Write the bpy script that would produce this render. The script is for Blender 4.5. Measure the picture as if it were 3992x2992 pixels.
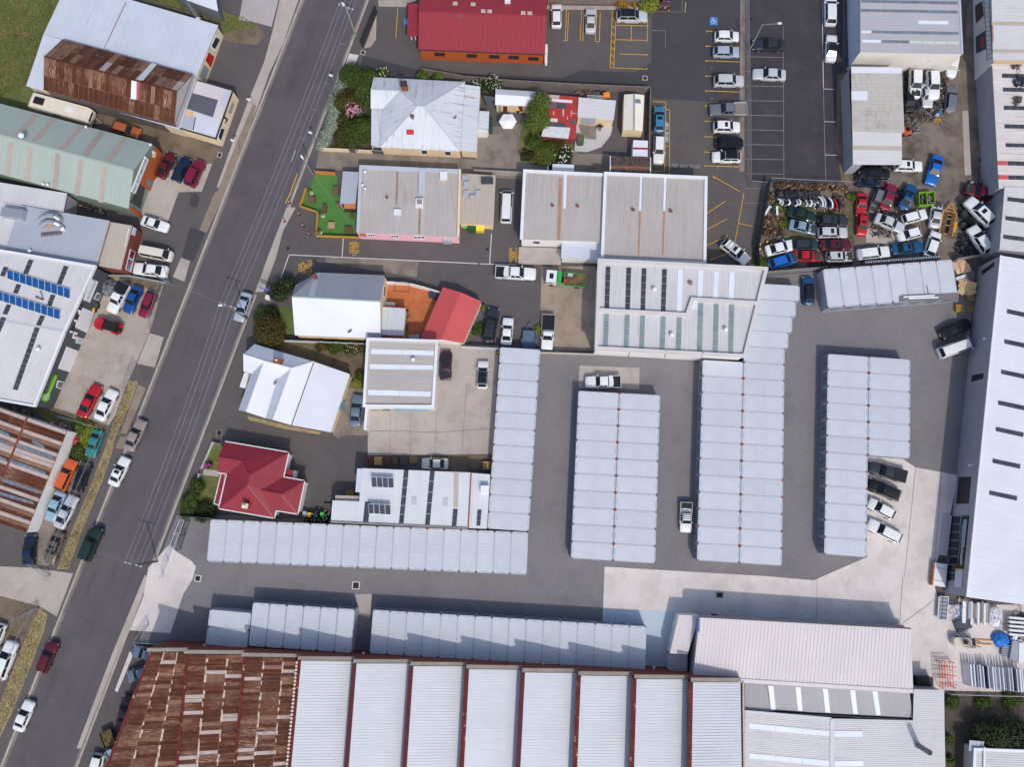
import bpy,bmesh,math,random
from mathutils import Vector,Matrix
R=math.radians
random.seed(7)
scene=bpy.context.scene
for o in list(bpy.data.objects):
 bpy.data.objects.remove(o)
COL=scene.collection

FPX,CAMH,PITCH,ROLL=3082.33,119.648,R(8.37085),R(0.91572)
ROT=Matrix.Rotation(ROLL,3,'Y') @ Matrix.Rotation(PITCH,3,'X')
cam=bpy.data.cameras.new('camera')
cam.sensor_fit='HORIZONTAL'
cam.sensor_width=36.0
cam.lens=36.0*FPX/3992.0
cam.clip_start=1.0
cam.clip_end=3000.0
camo=bpy.data.objects.new('camera',cam)
COL.objects.link(camo)
camo.matrix_world=Matrix.Translation((0,0,CAMH)) @ ROT.to_4x4()
scene.camera=camo

SUN_EL,SUN_AZ=R(51.0),R(110.0+180.0)       # azimuth of the sun in the xy plane, from +x
world=bpy.data.worlds.new('World')
scene.world=world
world.use_nodes=True
wn=world.node_tree
wn.nodes.clear()
wo=wn.nodes.new('ShaderNodeOutputWorld')
wb=wn.nodes.new('ShaderNodeBackground')
ws=wn.nodes.new('ShaderNodeTexSky')
ws.sky_type='NISHITA'
ws.sun_disc=False
ws.sun_elevation=SUN_EL
ws.sun_rotation=R(90)-SUN_AZ
ws.air_density=1.0
ws.dust_density=2.5
ws.ozone_density=1.0
wb.inputs['Strength'].default_value=0.15
wn.links.new(ws.outputs[0],wb.inputs[0])
wn.links.new(wb.outputs[0],wo.inputs[0])
sun=bpy.data.lights.new('sun','SUN')
sun.energy=2.05
sun.angle=R(0.55)
sun.color=(1.0,0.95,0.86)
suno=bpy.data.objects.new('sun',sun)
COL.objects.link(suno)
sd=Vector((math.cos(SUN_EL)*math.cos(SUN_AZ),math.cos(SUN_EL)*math.sin(SUN_AZ),math.sin(SUN_EL)))
suno.rotation_euler=sd.to_track_quat('Z','Y').to_euler()
suno.location=sd*200
vs=scene.view_settings
vs.view_transform='Standard'
vs.look='None'
vs.exposure=-0.02
vs.gamma=1.0
vs.use_curve_mapping=False
scene.cycles.use_denoising=True
scene.cycles.max_bounces=6
scene.cycles.diffuse_bounces=3
scene.cycles.glossy_bounces=3

TL={'S': (0,0,1.0),'B': (1150,660,5.527),'J': (2940,680,4.422),'K': (3400,680,4.422),'Y': (3500,2250,3.685)}
for _r,_y in enumerate((0,750,1500,2242)):
 for _c,_x in enumerate((0,1000,2000,2992)):
  TL[_r*10+_c]=(_x,_y,2.2112)
def P(t,x,y,z=0.0):
 ox,oy,s=TL[t]
 d=ROT @ Vector(((ox+x/s-1996)/FPX,-(oy+y/s-1496)/FPX,-1.0))
 k=(z-CAMH)/d.z
 return Vector((d.x*k,d.y*k,z))
def PP(t,pts,z=0.0):
 return [P(t,p[0],p[1],p[2] if len(p) >2 else z) for p in pts]

MATS={}
class NG:
 def __init__(s,name):
  s.m=bpy.data.materials.new(name); s.m.use_nodes=True
  s.t=s.m.node_tree; s.t.nodes.clear()
  s.out=s.n('ShaderNodeOutputMaterial'); s.b=s.n('ShaderNodeBsdfPrincipled')
  s.l(s.b.outputs[0],s.out.inputs[0])
 def n(s,k): return s.t.nodes.new(k)
 def l(s,a,b): s.t.links.new(a,b)
 def coord(s,kind='Object',scale=(1,1,1)):
  c=s.n('ShaderNodeTexCoord'); mp=s.n('ShaderNodeMapping')
  mp.inputs['Scale'].default_value=scale
  s.l(c.outputs[kind],mp.inputs[0]); return mp.outputs[0]
 def noise(s,vec,scale,detail=4,rough=.55):
  n=s.n('ShaderNodeTexNoise'); n.inputs['Scale'].default_value=scale
  n.inputs['Detail'].default_value=detail; n.inputs['Roughness'].default_value=rough
  s.l(vec,n.inputs['Vector']); return n.outputs['Fac']
 def ramp(s,fac,a,b,lo=0.,hi=1.):
  m=s.n('ShaderNodeMapRange'); m.inputs[1].default_value=a; m.inputs[2].default_value=b
  m.inputs[3].default_value=lo; m.inputs[4].default_value=hi
  s.l(fac,m.inputs[0]); return m.outputs[0]
 def mix(s,fac,a,b,mode='MIX'):
  m=s.n('ShaderNodeMix'); m.data_type='RGBA'; m.blend_type=mode
  for i,v in ((0,fac),(6,a),(7,b)):
   if hasattr(v,'links'): s.l(v,m.inputs[i])
   elif i ==0: m.inputs[0].default_value=v
   else: m.inputs[i].default_value=(v[0],v[1],v[2],1)
  return m.outputs[2]
 def math(s,op,a,b):
  m=s.n('ShaderNodeMath'); m.operation=op
  for i,v in ((0,a),(1,b)):
   if hasattr(v,'links'): s.l(v,m.inputs[i])
   else: m.inputs[i].default_value=v
  return m.outputs[0]
def lin(c):
 return tuple(((v/255)/12.92 if v <11 else ((v/255+.055)/1.055)** 2.4) for v in c)
def M(name,c,rough=.7,metal=0.,mott=.12,ms=.35,grain=.06,gs=9.,c2=None,c2s=.5,c2t=(.52,.62),c2a=1.,c3=None,c3s=1.5,c3t=(.6,.66),c3a=.8,
      streak=0.,sc=None,sa=.5,st=(.5,.7),ss=(2.2,.18,1),bump=0.,bs=20.,rnd=0.,uv=False,coat=0.,spec=.5,warp=0.):
 """c,c2,c3,sc: sRGB 0-255 surface colours; mott = soft large variation, grain = fine, c2/c3 = patches, streak along UV v"""
 if name in MATS: return MATS[name]
 g=NG(name)
 v=g.coord('UV' if uv else 'Object')
 col=lin(c)
 cur=g.mix(g.ramp(g.noise(v,ms,5),.3,.7),tuple(x*(1-mott) for x in col),tuple(min(1,x*(1+mott)) for x in col))
 if c2 is not None:
  cur=g.mix(g.math('MULTIPLY',g.ramp(g.noise(v,c2s,6,.65),*c2t),c2a),cur,lin(c2))
 if c3 is not None:
  cur=g.mix(g.math('MULTIPLY',g.ramp(g.noise(v,c3s,6,.7),*c3t),c3a),cur,lin(c3))
 if sc is not None:
  vs_=g.coord('UV',ss)
  n1=g.noise(vs_,1.0,6,.65)
  n2=g.noise(g.coord('UV'),.22,3)
  f=g.math('MULTIPLY',g.ramp(n1,*st),g.ramp(n2,.38,.62))
  cur=g.mix(g.math('MULTIPLY',f,sa),cur,lin(sc))
 if streak:
  n1=g.noise(g.coord('UV',(3.5,.12,1)),1.0,3)
  cur=g.mix(1.0,cur,g.mix(g.ramp(n1,.3,.7),(1-streak,)*3,(1+streak*.6,)*3),'MULTIPLY')
 if grain:
  n2=g.noise(v,gs,3,.7)
  cur=g.mix(1.0,cur,g.mix(g.ramp(n2,.25,.75),(1-grain,)*3,(1+grain,)*3),'MULTIPLY')
 if rnd:
  oi=g.n('ShaderNodeObjectInfo')
  r_=g.ramp(oi.outputs['Random'],0,1,1-rnd,1+rnd)
  cc=g.n('ShaderNodeCombineColor')
  for i in range(3): g.l(r_,cc.inputs[i])
  cur=g.mix(1.0,cur,cc.outputs[0],'MULTIPLY')
 g.l(cur,g.b.inputs['Base Color'])
 g.b.inputs['Roughness'].default_value=rough
 g.b.inputs['Metallic'].default_value=metal
 g.b.inputs['Specular IOR Level'].default_value=spec
 if coat: g.b.inputs['Coat Weight'].default_value=coat; g.b.inputs['Coat Roughness'].default_value=.08
 if bump:
  bp=g.n('ShaderNodeBump'); bp.inputs['Strength'].default_value=bump; bp.inputs['Distance'].default_value=.05
  g.l(g.noise(v,bs,3,.6),bp.inputs['Height']); g.l(bp.outputs[0],g.b.inputs['Normal'])
 MATS[name]=g.m
 return g.m
def plain(name,c,rough=.5,metal=0.,**k):
 return M(name,c,rough,metal,mott=k.pop('mott',.06),grain=k.pop('grain',.03),**k)
def paint(name,c,metal=.0,rough=.28):
 if name in MATS: return MATS[name]
 g=NG(name); col=lin(c)
 v=g.coord('Object')
 cur=g.mix(g.ramp(g.noise(v,2.2,3),.35,.7),tuple(x*.93 for x in col),col)
 g.l(cur,g.b.inputs['Base Color'])
 g.b.inputs['Roughness'].default_value=rough; g.b.inputs['Metallic'].default_value=metal
 g.b.inputs['Coat Weight'].default_value=.5; g.b.inputs['Coat Roughness'].default_value=.06
 MATS[name]=g.m; return g.m
def leafmat(name,cols,rough=.6):
 if name in MATS: return MATS[name]
 g=NG(name)
 ge=g.n('ShaderNodeNewGeometry')
 cr=g.n('ShaderNodeValToRGB'); e=cr.color_ramp.elements
 for i,c in enumerate(cols):
  x=e[i] if i <2 else e.new(0)
  x.color=(*lin(c),1)
 for i,x in enumerate(e): x.position=i/max(1,len(cols)-1)
 g.l(ge.outputs['Random Per Island'],cr.inputs[0]); g.l(cr.outputs[0],g.b.inputs['Base Color'])
 g.b.inputs['Roughness'].default_value=rough; g.b.inputs['Specular IOR Level'].default_value=.25
 MATS[name]=g.m; return g.m

class MB:
 def __init__(s): s.v=[]; s.f=[]; s.mi=[]; s.uv=[]; s.cur=0
 def face(s,pts,axis=None):
  b=len(s.v); s.v += [tuple(p) for p in pts]; s.f.append(tuple(range(b,b+len(pts)))); s.mi.append(s.cur)
  if axis is None: s.uv.append(None)
  else:
   a=Vector(axis).normalized(); n=Vector((0,0,0))
   q=[Vector(p) for p in pts]
   for i in range(len(q)):
    n += q[i].cross(q[(i+1)%len(q)])
   n=n.normalized() if n.length >1e-9 else Vector((0,0,1))
   u=a.cross(n)
   s.uv.append([(p.dot(u),p.dot(a)) for p in q])
  return s
 def prism(s,pts,z0,z1,axis=None):
  """pts: plan polygon (x,y[,..]); top and bottom flat"""
  q=[Vector((p[0],p[1],0)) for p in pts]
  if sum(q[i].x*q[(i+1)%len(q)].y-q[(i+1)%len(q)].x*q[i].y for i in range(len(q))) <0: q.reverse()
  s.face([(p.x,p.y,z1) for p in q],axis)
  s.face([(p.x,p.y,z0) for p in reversed(q)])
  for i in range(len(q)):
   a,b=q[i],q[(i+1)%len(q)]
   s.face([(a.x,a.y,z0),(b.x,b.y,z0),(b.x,b.y,z1),(a.x,a.y,z1)])
  return s
 def slab(s,pts,th,axis=None):
  """3-D polygon thickened straight down"""
  q=[Vector(p) for p in pts]
  ar=sum(q[i].x*q[(i+1)%len(q)].y-q[(i+1)%len(q)].x*q[i].y for i in range(len(q)))
  if ar <0: q.reverse()
  d=Vector((0,0,th))
  s.face(q,axis); s.face([p-d for p in reversed(q)])
  for i in range(len(q)):
   a,b=q[i],q[(i+1)%len(q)]
   s.face([a-d,b-d,b,a])
  return s
 def box(s,c,d,rz=0.,mat=None):
  """centre, full size, rotation about z"""
  m=Matrix.Rotation(rz,3,'Z') if mat is None else mat
  c=Vector(c); x,y,z=d[0]/2,d[1]/2,d[2]/2
  k=[c+m @ Vector((sx*x,sy*y,sz*z)) for sz in (-1,1) for sy in (-1,1) for sx in (-1,1)]
  for f in ((0,2,3,1),(4,5,7,6),(0,1,5,4),(1,3,7,5),(3,2,6,7),(2,0,4,6)):
   s.face([k[i] for i in f])
  return s
 def bar(s,a,b,w,h=None):
  """rectangular bar from a to b"""
  a,b=Vector(a),Vector(b); h=h or w
  d=b-a; L=d.length
  if L <1e-6: return s
  q=d.to_track_quat('X','Z').to_matrix()
  return s.box((a+b)/2,(L,w,h),mat=q)
 def cyl(s,a,b,r0,r1=None,n=8,cap=True):
  a,b=Vector(a),Vector(b); r1=r0 if r1 is None else r1
  q=(b-a).to_track_quat('Z','Y').to_matrix()
  A=[a+q @ Vector((math.cos(i*2*math.pi/n)*r0,math.sin(i*2*math.pi/n)*r0,0)) for i in range(n)]
  B=[b+q @ Vector((math.cos(i*2*math.pi/n)*r1,math.sin(i*2*math.pi/n)*r1,0)) for i in range(n)]
  for i in range(n):
   j=(i+1)%n; s.face([A[i],A[j],B[j],B[i]])
  if cap: s.face(B); s.face(list(reversed(A)))
  return s
 def tube(s,pts,r,n=6):
  for a,b in zip(pts[:-1],pts[1:]): s.cyl(a,b,r,n=n,cap=True)
  return s
 def lathe(s,c,prof,n=12):
  c=Vector(c)
  rings=[[c+Vector((math.cos(i*2*math.pi/n)*r,math.sin(i*2*math.pi/n)*r,z)) for i in range(n)] for r,z in prof]
  for A,B in zip(rings[:-1],rings[1:]):
   for i in range(n):
    j=(i+1)%n; s.face([A[i],A[j],B[j],B[i]])
  s.face(rings[-1]); s.face(list(reversed(rings[0])))
  return s
 def mesh(s,name,off=None):
  me=bpy.data.meshes.new(name)
  o=Vector(off) if off is not None else Vector((0,0,0))
  me.from_pydata([(p[0]-o.x,p[1]-o.y,p[2]-o.z) for p in s.v],[],s.f)
  if any(u is not None for u in s.uv):
   ul=me.uv_layers.new(name='UVMap'); k=0; d=ul.data
   for u,f in zip(s.uv,s.f):
    for i in range(len(f)):
     d[k].uv=u[i] if u is not None else (s.v[f[i]][0],s.v[f[i]][1]); k += 1
  if any(s.mi): me.polygons.foreach_set('material_index',s.mi)
  me.update(); return me
 def build(s,name,mats,parent=None,smooth=False,weld=False):
  off=woff(parent)
  me=s.mesh(name,off)
  if weld:
   bm=bmesh.new(); bm.from_mesh(me); bmesh.ops.remove_doubles(bm,verts=bm.verts,dist=.0005); bm.to_mesh(me); bm.free()
  for m in (mats if isinstance(mats,(list,tuple)) else [mats]): me.materials.append(m)
  if smooth: me.polygons.foreach_set('use_smooth',[True]*len(me.polygons))
  return link(name,me,parent)
def woff(o):
 v=Vector((0,0,0))
 while o is not None: v += o.location; o=o.parent
 return v
def link(name,data,parent=None):
 o=bpy.data.objects.new(name,data); COL.objects.link(o)
 if parent is not None: o.parent=parent
 return o
def tag(o,label=None,cat=None,group=None,kind=None):
 if label: o['label']=label
 if cat: o['category']=cat
 if group: o['group']=group
 if kind: o['kind']=kind
 return o
def thing(name,label,cat,loc=(0,0,0),rz=0.,group=None):
 o=link(name,None); o.empty_display_size=.5; o.location=Vector(loc); o.rotation_euler=(0,0,rz)
 return tag(o,label,cat,group)
def cen(pts):
 return sum((Vector((p[0],p[1],0)) for p in pts),Vector())/len(pts)
def lerp(a,b,t): return Vector(a)*(1-t)+Vector(b)*t
def quadpt(q,u,v):
 """bilinear point on quad q (0,1 top edge; 3,2 bottom edge)"""
 return lerp(lerp(q[0],q[1],u),lerp(q[3],q[2],u),v)
def clipline(poly,p,d):
 """clip the line p+t*d (plan) to a convex plan polygon -> (t0,t1) or None"""
 q=[Vector((a[0],a[1])) for a in poly]
 ar=sum(q[i].x*q[(i+1)%len(q)].y-q[(i+1)%len(q)].x*q[i].y for i in range(len(q)))
 if ar <0: q.reverse()
 t0,t1=-1e9,1e9
 for i in range(len(q)):
  a=q[i]; e=q[(i+1)%len(q)]-a; n=Vector((-e.y,e.x))
  den=n.dot(d); num=n.dot(a-p)
  if abs(den) <1e-9:
   if num >0: return None
  elif den >0: t0=max(t0,num/den)
  else: t1=min(t1,num/den)
 return (t0,t1) if t1-t0 >.1 else None
def ribs(mb,poly,axis,spacing,w=.05,h=.035,inset=.05):
 """standing ribs running along 'axis' over a planar convex 3-D polygon"""
 q=[Vector(p) for p in poly]
 n=Vector((0,0,0))
 for i in range(len(q)): n += q[i].cross(q[(i+1)%len(q)])
 n.normalize()
 if n.z <0: n=-n
 d=Vector((axis[0],axis[1])).normalized(); s=Vector((-d.y,d.x))
 ks=[Vector((p.x,p.y)).dot(s) for p in q]
 k=min(ks)+spacing*.5
 zz=lambda x,y: q[0].z-(n.x*(x-q[0].x)+n.y*(y-q[0].y))/n.z
 while k <max(ks)-spacing*.2:
  r=clipline(q,s*k,d)
  if r and r[1]-r[0] >.3:
   for_=[]
   for t in (r[0]+inset,r[1]-inset):
    for off,up in ((-w*.8,.002),(-w*.3,h),(w*.3,h),(w*.8,.002)):
     x,y=s.x*(k+off)+d.x*t,s.y*(k+off)+d.y*t
     for_.append(Vector((x,y,zz(x,y)+up)))
   a=for_
   for i in range(3): mb.face([a[i],a[i+1],a[i+5],a[i+4]],(d.x,d.y,0))
  k += spacing
 return mb
def text_mesh(txt,bold=False):
 cu=bpy.data.curves.new('lettering','FONT'); cu.body=txt; cu.size=1.0; cu.extrude=.0; cu.resolution_u=2
 cu.space_character=1.08
 if bold: cu.offset=.02
 o=bpy.data.objects.new('lettering',cu); COL.objects.link(o)
 me=bpy.data.meshes.new_from_object(o)
 bpy.data.objects.remove(o)
 return me
def lettering(name,txt,p0,p1,up,height,mat,parent=None,lift=.006,bold=True):
 """flat letters on the baseline p0->p1, letter height along up"""
 me=text_mesh(txt,bold); p0,p1,up=Vector(p0),Vector(p1),Vector(up).normalized()
 xs=[v.co.x for v in me.vertices]; ys=[v.co.y for v in me.vertices]
 x0,w=min(xs),max(max(xs)-min(xs),1e-3); y0,h=0.,.72
 d=p1-p0; n=d.cross(up).normalized(); off=woff(parent)
 for v in me.vertices:
  v.co=p0+d*((v.co.x-x0)/w)+up*(height*v.co.y/h)+n*lift-off
 me.materials.append(mat); me.update()
 return link(name,me,parent)
ORD='first second third fourth fifth sixth seventh eighth ninth tenth eleventh twelfth thirteenth fourteenth fifteenth sixteenth seventeenth eighteenth nineteenth twentieth'.split()
ORD += ['twenty-'+w for w in ORD[:9]]+['thirtieth']
# ================================================================ GROUND
m_base=M('asphalt_old',(92,87,88),.9,mott=.10,ms=.10,grain=.12,gs=6,c2=(80,76,78),c2s=.5,c2t=(.48,.72),c2a=.6,c3=(110,104,102),c3s=1.1,c3t=(.62,.75),c3a=.4)
m_road=M('asphalt_road',(92,87,92),.9,sc=(70,67,72),sa=.55,st=(.46,.66),ss=(.55,.012,1),mott=.08,ms=.07,grain=.10,gs=7,c2=(72,70,75),c2s=.12,c2t=(.48,.7),c2a=.6,c3=(97,95,97),c3s=.5,c3t=(.6,.8),c3a=.35)
m_dark=M('asphalt_new',(66,64,69),.9,mott=.07,ms=.12,grain=.15,gs=3.5,c2=(80,77,80),c2s=.4,c2t=(.55,.75),c2a=.4)
m_brown=M('asphalt_brown',(90,85,85),.9,mott=.09,ms=.14,grain=.10,gs=8,c2=(76,72,74),c2s=.3,c2t=(.5,.7),c2a=.6)
m_yard=M('asphalt_yard',(124,121,124),.9,mott=.07,ms=.09,grain=.13,gs=3.2,c2=(110,108,111),c2s=.18,c2t=(.46,.66),c2a=.75,c3=(92,90,94),c3s=.42,c3t=(.62,.78),c3a=.5)
m_conc=M('concrete_pale',(212,204,201),.85,mott=.08,ms=.12,grain=.07,gs=4,c2=(186,179,175),c2s=.3,c2t=(.46,.68),c2a=.7,c3=(156,149,144),c3s=.9,c3t=(.62,.78),c3a=.45)
m_conc2=M('concrete_worn',(176,167,160),.9,mott=.10,ms=.2,grain=.08,gs=6,c2=(152,143,136),c2s=.5,c2t=(.48,.7),c2a=.7,c3=(120,112,106),c3s=1.1,c3t=(.62,.78),c3a=.5)
m_conc3=M('concrete_stained',(136,126,117),.9,mott=.14,ms=.25,grain=.1,gs=6,c2=(98,90,84),c2s=.45,c2t=(.46,.68),c2a=.8,c3=(160,150,140),c3s=.8,c3t=(.6,.75),c3a=.5)
m_oil=M('yard_oily',(122,111,101),.9,mott=.18,ms=.22,grain=.14,gs=5,c2=(70,65,62),c2s=.28,c2t=(.46,.64),c2a=.85,c3=(150,139,126),c3s=.5,c3t=(.58,.72),c3a=.6)
m_dirt=M('bare_dirt',(118,104,88),.95,mott=.18,ms=.3,grain=.16,gs=5,c2=(92,84,60),c2s=.5,c2t=(.45,.65),c2a=.8)
m_soil=M('dark_soil',(82,74,68),.95,mott=.2,ms=.4,grain=.2,gs=5,c2=(58,60,40),c2s=.6,c2t=(.5,.62),c2a=.8)
m_gravel=M('pale_gravel',(170,160,152),.95,mott=.1,ms=.2,grain=.16,gs=9,c2=(146,135,125),c2s=.35,c2t=(.46,.66),c2a=.8,c3=(190,184,178),c3s=.6,c3t=(.6,.72),c3a=.6)
m_lawn=M('lawn',(92,103,52),.95,mott=.25,ms=.4,grain=.25,gs=7,c2=(126,112,70),c2s=.28,c2t=(.5,.64),c2a=.85,c3=(60,76,30),c3s=1.2,c3t=(.55,.7))
m_dry=M('dry_grass_ground',(160,144,108),.95,mott=.2,ms=.5,grain=.25,gs=8,c2=(100,92,66),c2s=.5,c2t=(.46,.64),c2a=.8)
m_turf=M('artificial_turf',(78,128,58),.9,mott=.08,ms=.5,grain=.12,gs=10,c2=(66,112,50),c2s=1.1,c2t=(.5,.65),c2a=.6)
m_terra=M('terracotta_paving',(186,108,66),.9,mott=.10,ms=.4,grain=.14,gs=8,c2=(160,92,58),c2s=.9,c2t=(.48,.64),c2a=.6,c3=(196,140,108),c3s=.5,c3t=(.62,.76),c3a=.5)
m_bluefloor=M('painted_blue_slab',(182,196,210),.8,mott=.04,ms=.2,grain=.04)
m_yellow=M('yellow_line_paint',(214,168,58),.8,mott=.12,ms=1.5,grain=.2,gs=6)
m_white=M('white_line_paint',(214,212,210),.8,mott=.08,ms=1.5,grain=.12,gs=6)
m_faint=M('faded_line_paint',(140,138,140),.85,mott=.2,ms=1.,grain=.25,gs=6)
m_kerb=M('kerb_concrete',(172,164,154),.9,mott=.14,ms=.6,grain=.1,gs=7,c2=(140,132,122),c2s=.9,c2t=(.5,.66),rnd=.08)
m_crack=plain('joint_dark',(96,90,86),.95)
def sheet(name,pts,z,m,parent=None):
 mb=MB(); q=[Vector((p[0],p[1],z)) for p in pts]
 if sum(q[i].x*q[(i+1)%len(q)].y-q[(i+1)%len(q)].x*q[i].y for i in range(len(q))) <0: q.reverse()
 mb.face(q)
 o=mb.build(name,m,parent)
 if parent is None: tag(o,kind='structure')
 bm=bmesh.new(); bm.from_mesh(o.data); bmesh.ops.triangulate(bm,faces=bm.faces,ngon_method='EAR_CLIP'); bm.to_mesh(o.data); bm.free()
 return o
SHN=[0]
def sh(name,t,pts,lvl,m):
 SHN[0] += 1
 return sheet(name,PP(t,pts),lvl*.004+SHN[0]*.0007,m)
MARK=.07     # paint lies above every sheet of paving
def stripe(parent,t,x0,y0,x1,y1,w=.1,m=None,z=.02,name='painted_line'):
 a,b=P(t,x0,y0),P(t,x1,y1); d=(b-a).normalized(); n=Vector((-d.y,d.x,0))*w/2
 if z >0: z += MARK
 mb=MB(); mb.face([Vector((p.x,p.y,z)) for p in (a+n,a-n,b-n,b+n)])
 if mb.v and (b-a).cross(n).z <0: mb.f=[tuple(reversed(f)) for f in mb.f]
 return mb.build(name,m or m_yellow,parent)
ROADR=lambda y: 1430-y*(1136/2992.)
ROADL=lambda y: 1179-y*(1170/2992.)
g=MB(); g.face([(-900,-900,-.14),(900,-900,-.14),(900,900,-.14),(-900,900,-.14)])
tag(g.build('ground',m_base),kind='structure')
ys=(-900,3900)
road=MB(); road.face([P('S',ROADL(ys[0])-8,ys[0],-.12),P('S',ROADL(ys[1])-8,ys[1],-.12),P('S',ROADR(ys[1])+8,ys[1],-.12),P('S',ROADR(ys[0])+8,ys[0],-.12)],P('S',ROADL(ys[1]),ys[1])-P('S',ROADL(ys[0]),ys[0]))
road=tag(road.build('road',m_road),kind='structure')
kw=.32
def block(name,fn,side):
 a,b=P('S',fn(ys[0]),ys[0]),P('S',fn(ys[1]),ys[1])
 d=(b-a).normalized(); n=Vector((-d.y,d.x,0))
 if (n.x >0) != (side >0): n=-n
 mb=MB()
 a2,b2=a+n*(kw+.01),b+n*(kw+.01)
 mb.prism([a2,b2,b2+n*230,a2+n*230],-.13,0)
 tag(mb.build(name,m_base),kind='structure')
 k=tag(link('kerb',None),kind='structure'); k.location=a
 L=(b-a).length; proto=None; step=2.4; i=0
 while i*step <L:
  c=a+d*(i*step+step/2)
  if proto is None:
   pm=MB(); pm.box((0,0,-.055),(step-.03,kw,.15)); proto=pm.mesh('kerb_stone'); proto.materials.append(m_kerb)
  o=link('kerb_stone',proto,k); o.location=c+n*kw/2-a; o.rotation_euler.z=math.atan2(d.y,d.x); i += 1
 gm=MB(); gm.face([a-n*.001+Vector((0,0,-.114)),b-n*.001+Vector((0,0,-.114)),b-n*.34+Vector((0,0,-.114)),a-n*.34+Vector((0,0,-.114))])
 if side <0: gm.f=[tuple(reversed(f)) for f in gm.f]
 tag(gm.build('gutter',M('gutter_concrete',(128,122,118),.9,mott=.12,ms=.5,grain=.12,c2=(104,100,98),c2s=.3,c2t=(.45,.65))),kind='structure')
block('footpath',ROADR,1)
block('footpath',ROADL,-1)
sh('grass_field',0,[(-400,-400),(650,-400),(510,0),(225,735),(380,800),(250,980),(-400,950)],1,m_lawn)
sh('grass_verge',0,[(1050,-60),(1700,-60),(1770,50),(2211,190),(2230,330),(1920,300),(1880,150)],1,m_lawn)
sh('weedy_yard',0,[(300,820),(900,860),(1640,1180),(1900,1290),(1830,1420),(1420,1300),(1200,1180),(800,1060),(250,980)],1,m_dirt)
sh('gravel_lot',1,[(-110,-60),(205,-60),(130,230),(0,195),(-150,170)],1,M('gravel_pavers',(168,164,164),.95,mott=.08,ms=.3,grain=.2,gs=5))
sh('concrete_footpath','S',[(1110,-120),(1212,-120),(1158,15),(1105,165),(1048,290),(1003,420),(930,600),(880,735),(845,730),(905,560),(965,400),(1030,240),(1060,130),(1090,0)],1,m_conc2)
sh('concrete_pad',0,[(1380,1490),(1660,1420),(1830,1410),(1740,1650),(1540,1658),(1440,1930),(1160,1830),(1260,1655)],1,m_conc2)
sh('concrete_crossing',10,[(1560,565),(1640,592),(1590,770),(1490,730)],1,m_conc2)
sh('concrete_crossing',10,[(1290,1215),(1412,1250),(1335,1510),(1180,1478)],1,m_conc2)
sh('gravel_yard',10,[(930,730),(1120,745),(1410,790),(1300,1180),(1175,1470),(1080,1690),(990,1930),(930,2020),(440,1870),(560,1600),(750,1200)],1,m_gravel)
sh('weed_strip',10,[(1120,735),(1400,785),(1380,860),(1060,770)],2,m_dirt)
sh('grass_verge',20,[(1110,-30),(1190,-30),(1130,150),(1010,420),(960,600),(880,840),(740,1180),(590,1590),(490,1595),(590,1330),(760,930),(900,560),(990,290),(1060,120)],1,m_dry)
sh('overgrown_yard',20,[(300,190),(560,280),(900,390),(890,430),(800,640),(620,650),(690,440),(400,330)],1,m_lawn)
sh('weed_strip',20,[(440,190),(930,350),(930,395),(600,300),(430,240)],2,m_dirt)
sh('concrete_yard',20,[(620,640),(800,640),(420,1560),(320,1560),(300,1290),(360,1200)],1,m_conc3)
sh('concrete_driveway',30,[(-200,-80),(270,-60),(630,-10),(490,362),(345,275),(-200,130)],1,m_conc2)
sh('dirt_yard',30,[(-300,110),(340,275),(300,380),(200,560),(0,1000),(-300,1700)],1,m_dirt)
sh('grass_verge',30,[(345,280),(410,345),(375,500),(230,880),(100,1200),(-60,1530),(-120,1400),(30,1030),(180,640),(290,400)],2,m_dry)
sh('asphalt_apron',20,[(-200,1250),(210,1290),(300,1290),(320,1560),(-200,1500)],1,m_brown)
m_tanp=M('footpath_tan',(140,126,112),.9,mott=.1,ms=.3,grain=.1,c2=(118,106,96),c2s=.5,c2t=(.48,.68),c2a=.7)
sh('footpath_strip',0,[(2060,1180),(2180,900),(2211,910),(2100,1300),(1960,1658),(1870,1658)],1,m_tanp)
sh('footpath_strip',10,[(1850,0),(1945,0),(1780,350),(1715,335)],1,m_tanp)
sh('asphalt_patch',10,[(1640,300),(1770,345),(1665,605),(1565,560)],1,m_dark)
sh('asphalt_patch',0,[(1890,340),(2010,330),(2040,380),(2211,380),(2211,620),(2080,860),(1800,700)],1,m_brown)
sh('dirt_edge',0,[(1900,300),(2211,200),(2290,300),(2211,385),(2030,370),(1920,335)],2,m_dirt)
sh('footpath_strip',20,[(1100,440),(1060,560),(990,545),(1040,450)],2,m_conc3)
sh('footpath_strip',20,[(1190,0),(1260,30),(1090,430),(1040,420)],1,m_tanp)
sh('footpath_strip',30,[(1250,0),(1290,30),(1010,700),(700,1500),(660,1500),(960,700)],1,m_conc2)
cp=sh('carpark','S',[(1475,25),(1640,15),(1640,-260),(2895,-260),(2888,700),(2885,1020),(2690,1020),(2690,690),(2540,690),(2530,352),(2000,322),(1420,280),(1408,212),(1472,165)],1,m_brown)
sh('carpark_resurfaced',2,[(1240,-500),(1985,-500),(1960,888),(1205,850),(1178,785),(960,775),(0,722),(-1000,640),(-1330,600),(-1290,480),(-760,615),(420,672),(590,606),(1050,622),(1190,540),(1200,110)],2,m_dark)
sh('gravel_bed',1,[(1035,130),(1030,340),(985,405),(930,415)],2,m_gravel)
sh('gravel_bed',1,[(1050,0),(1420,-10),(1310,25),(1290,60),(1050,55)],2,m_gravel)
sh('gravel_bed',2,[(290,45),(1180,55),(1190,85),(290,82)],3,m_gravel)
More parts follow.
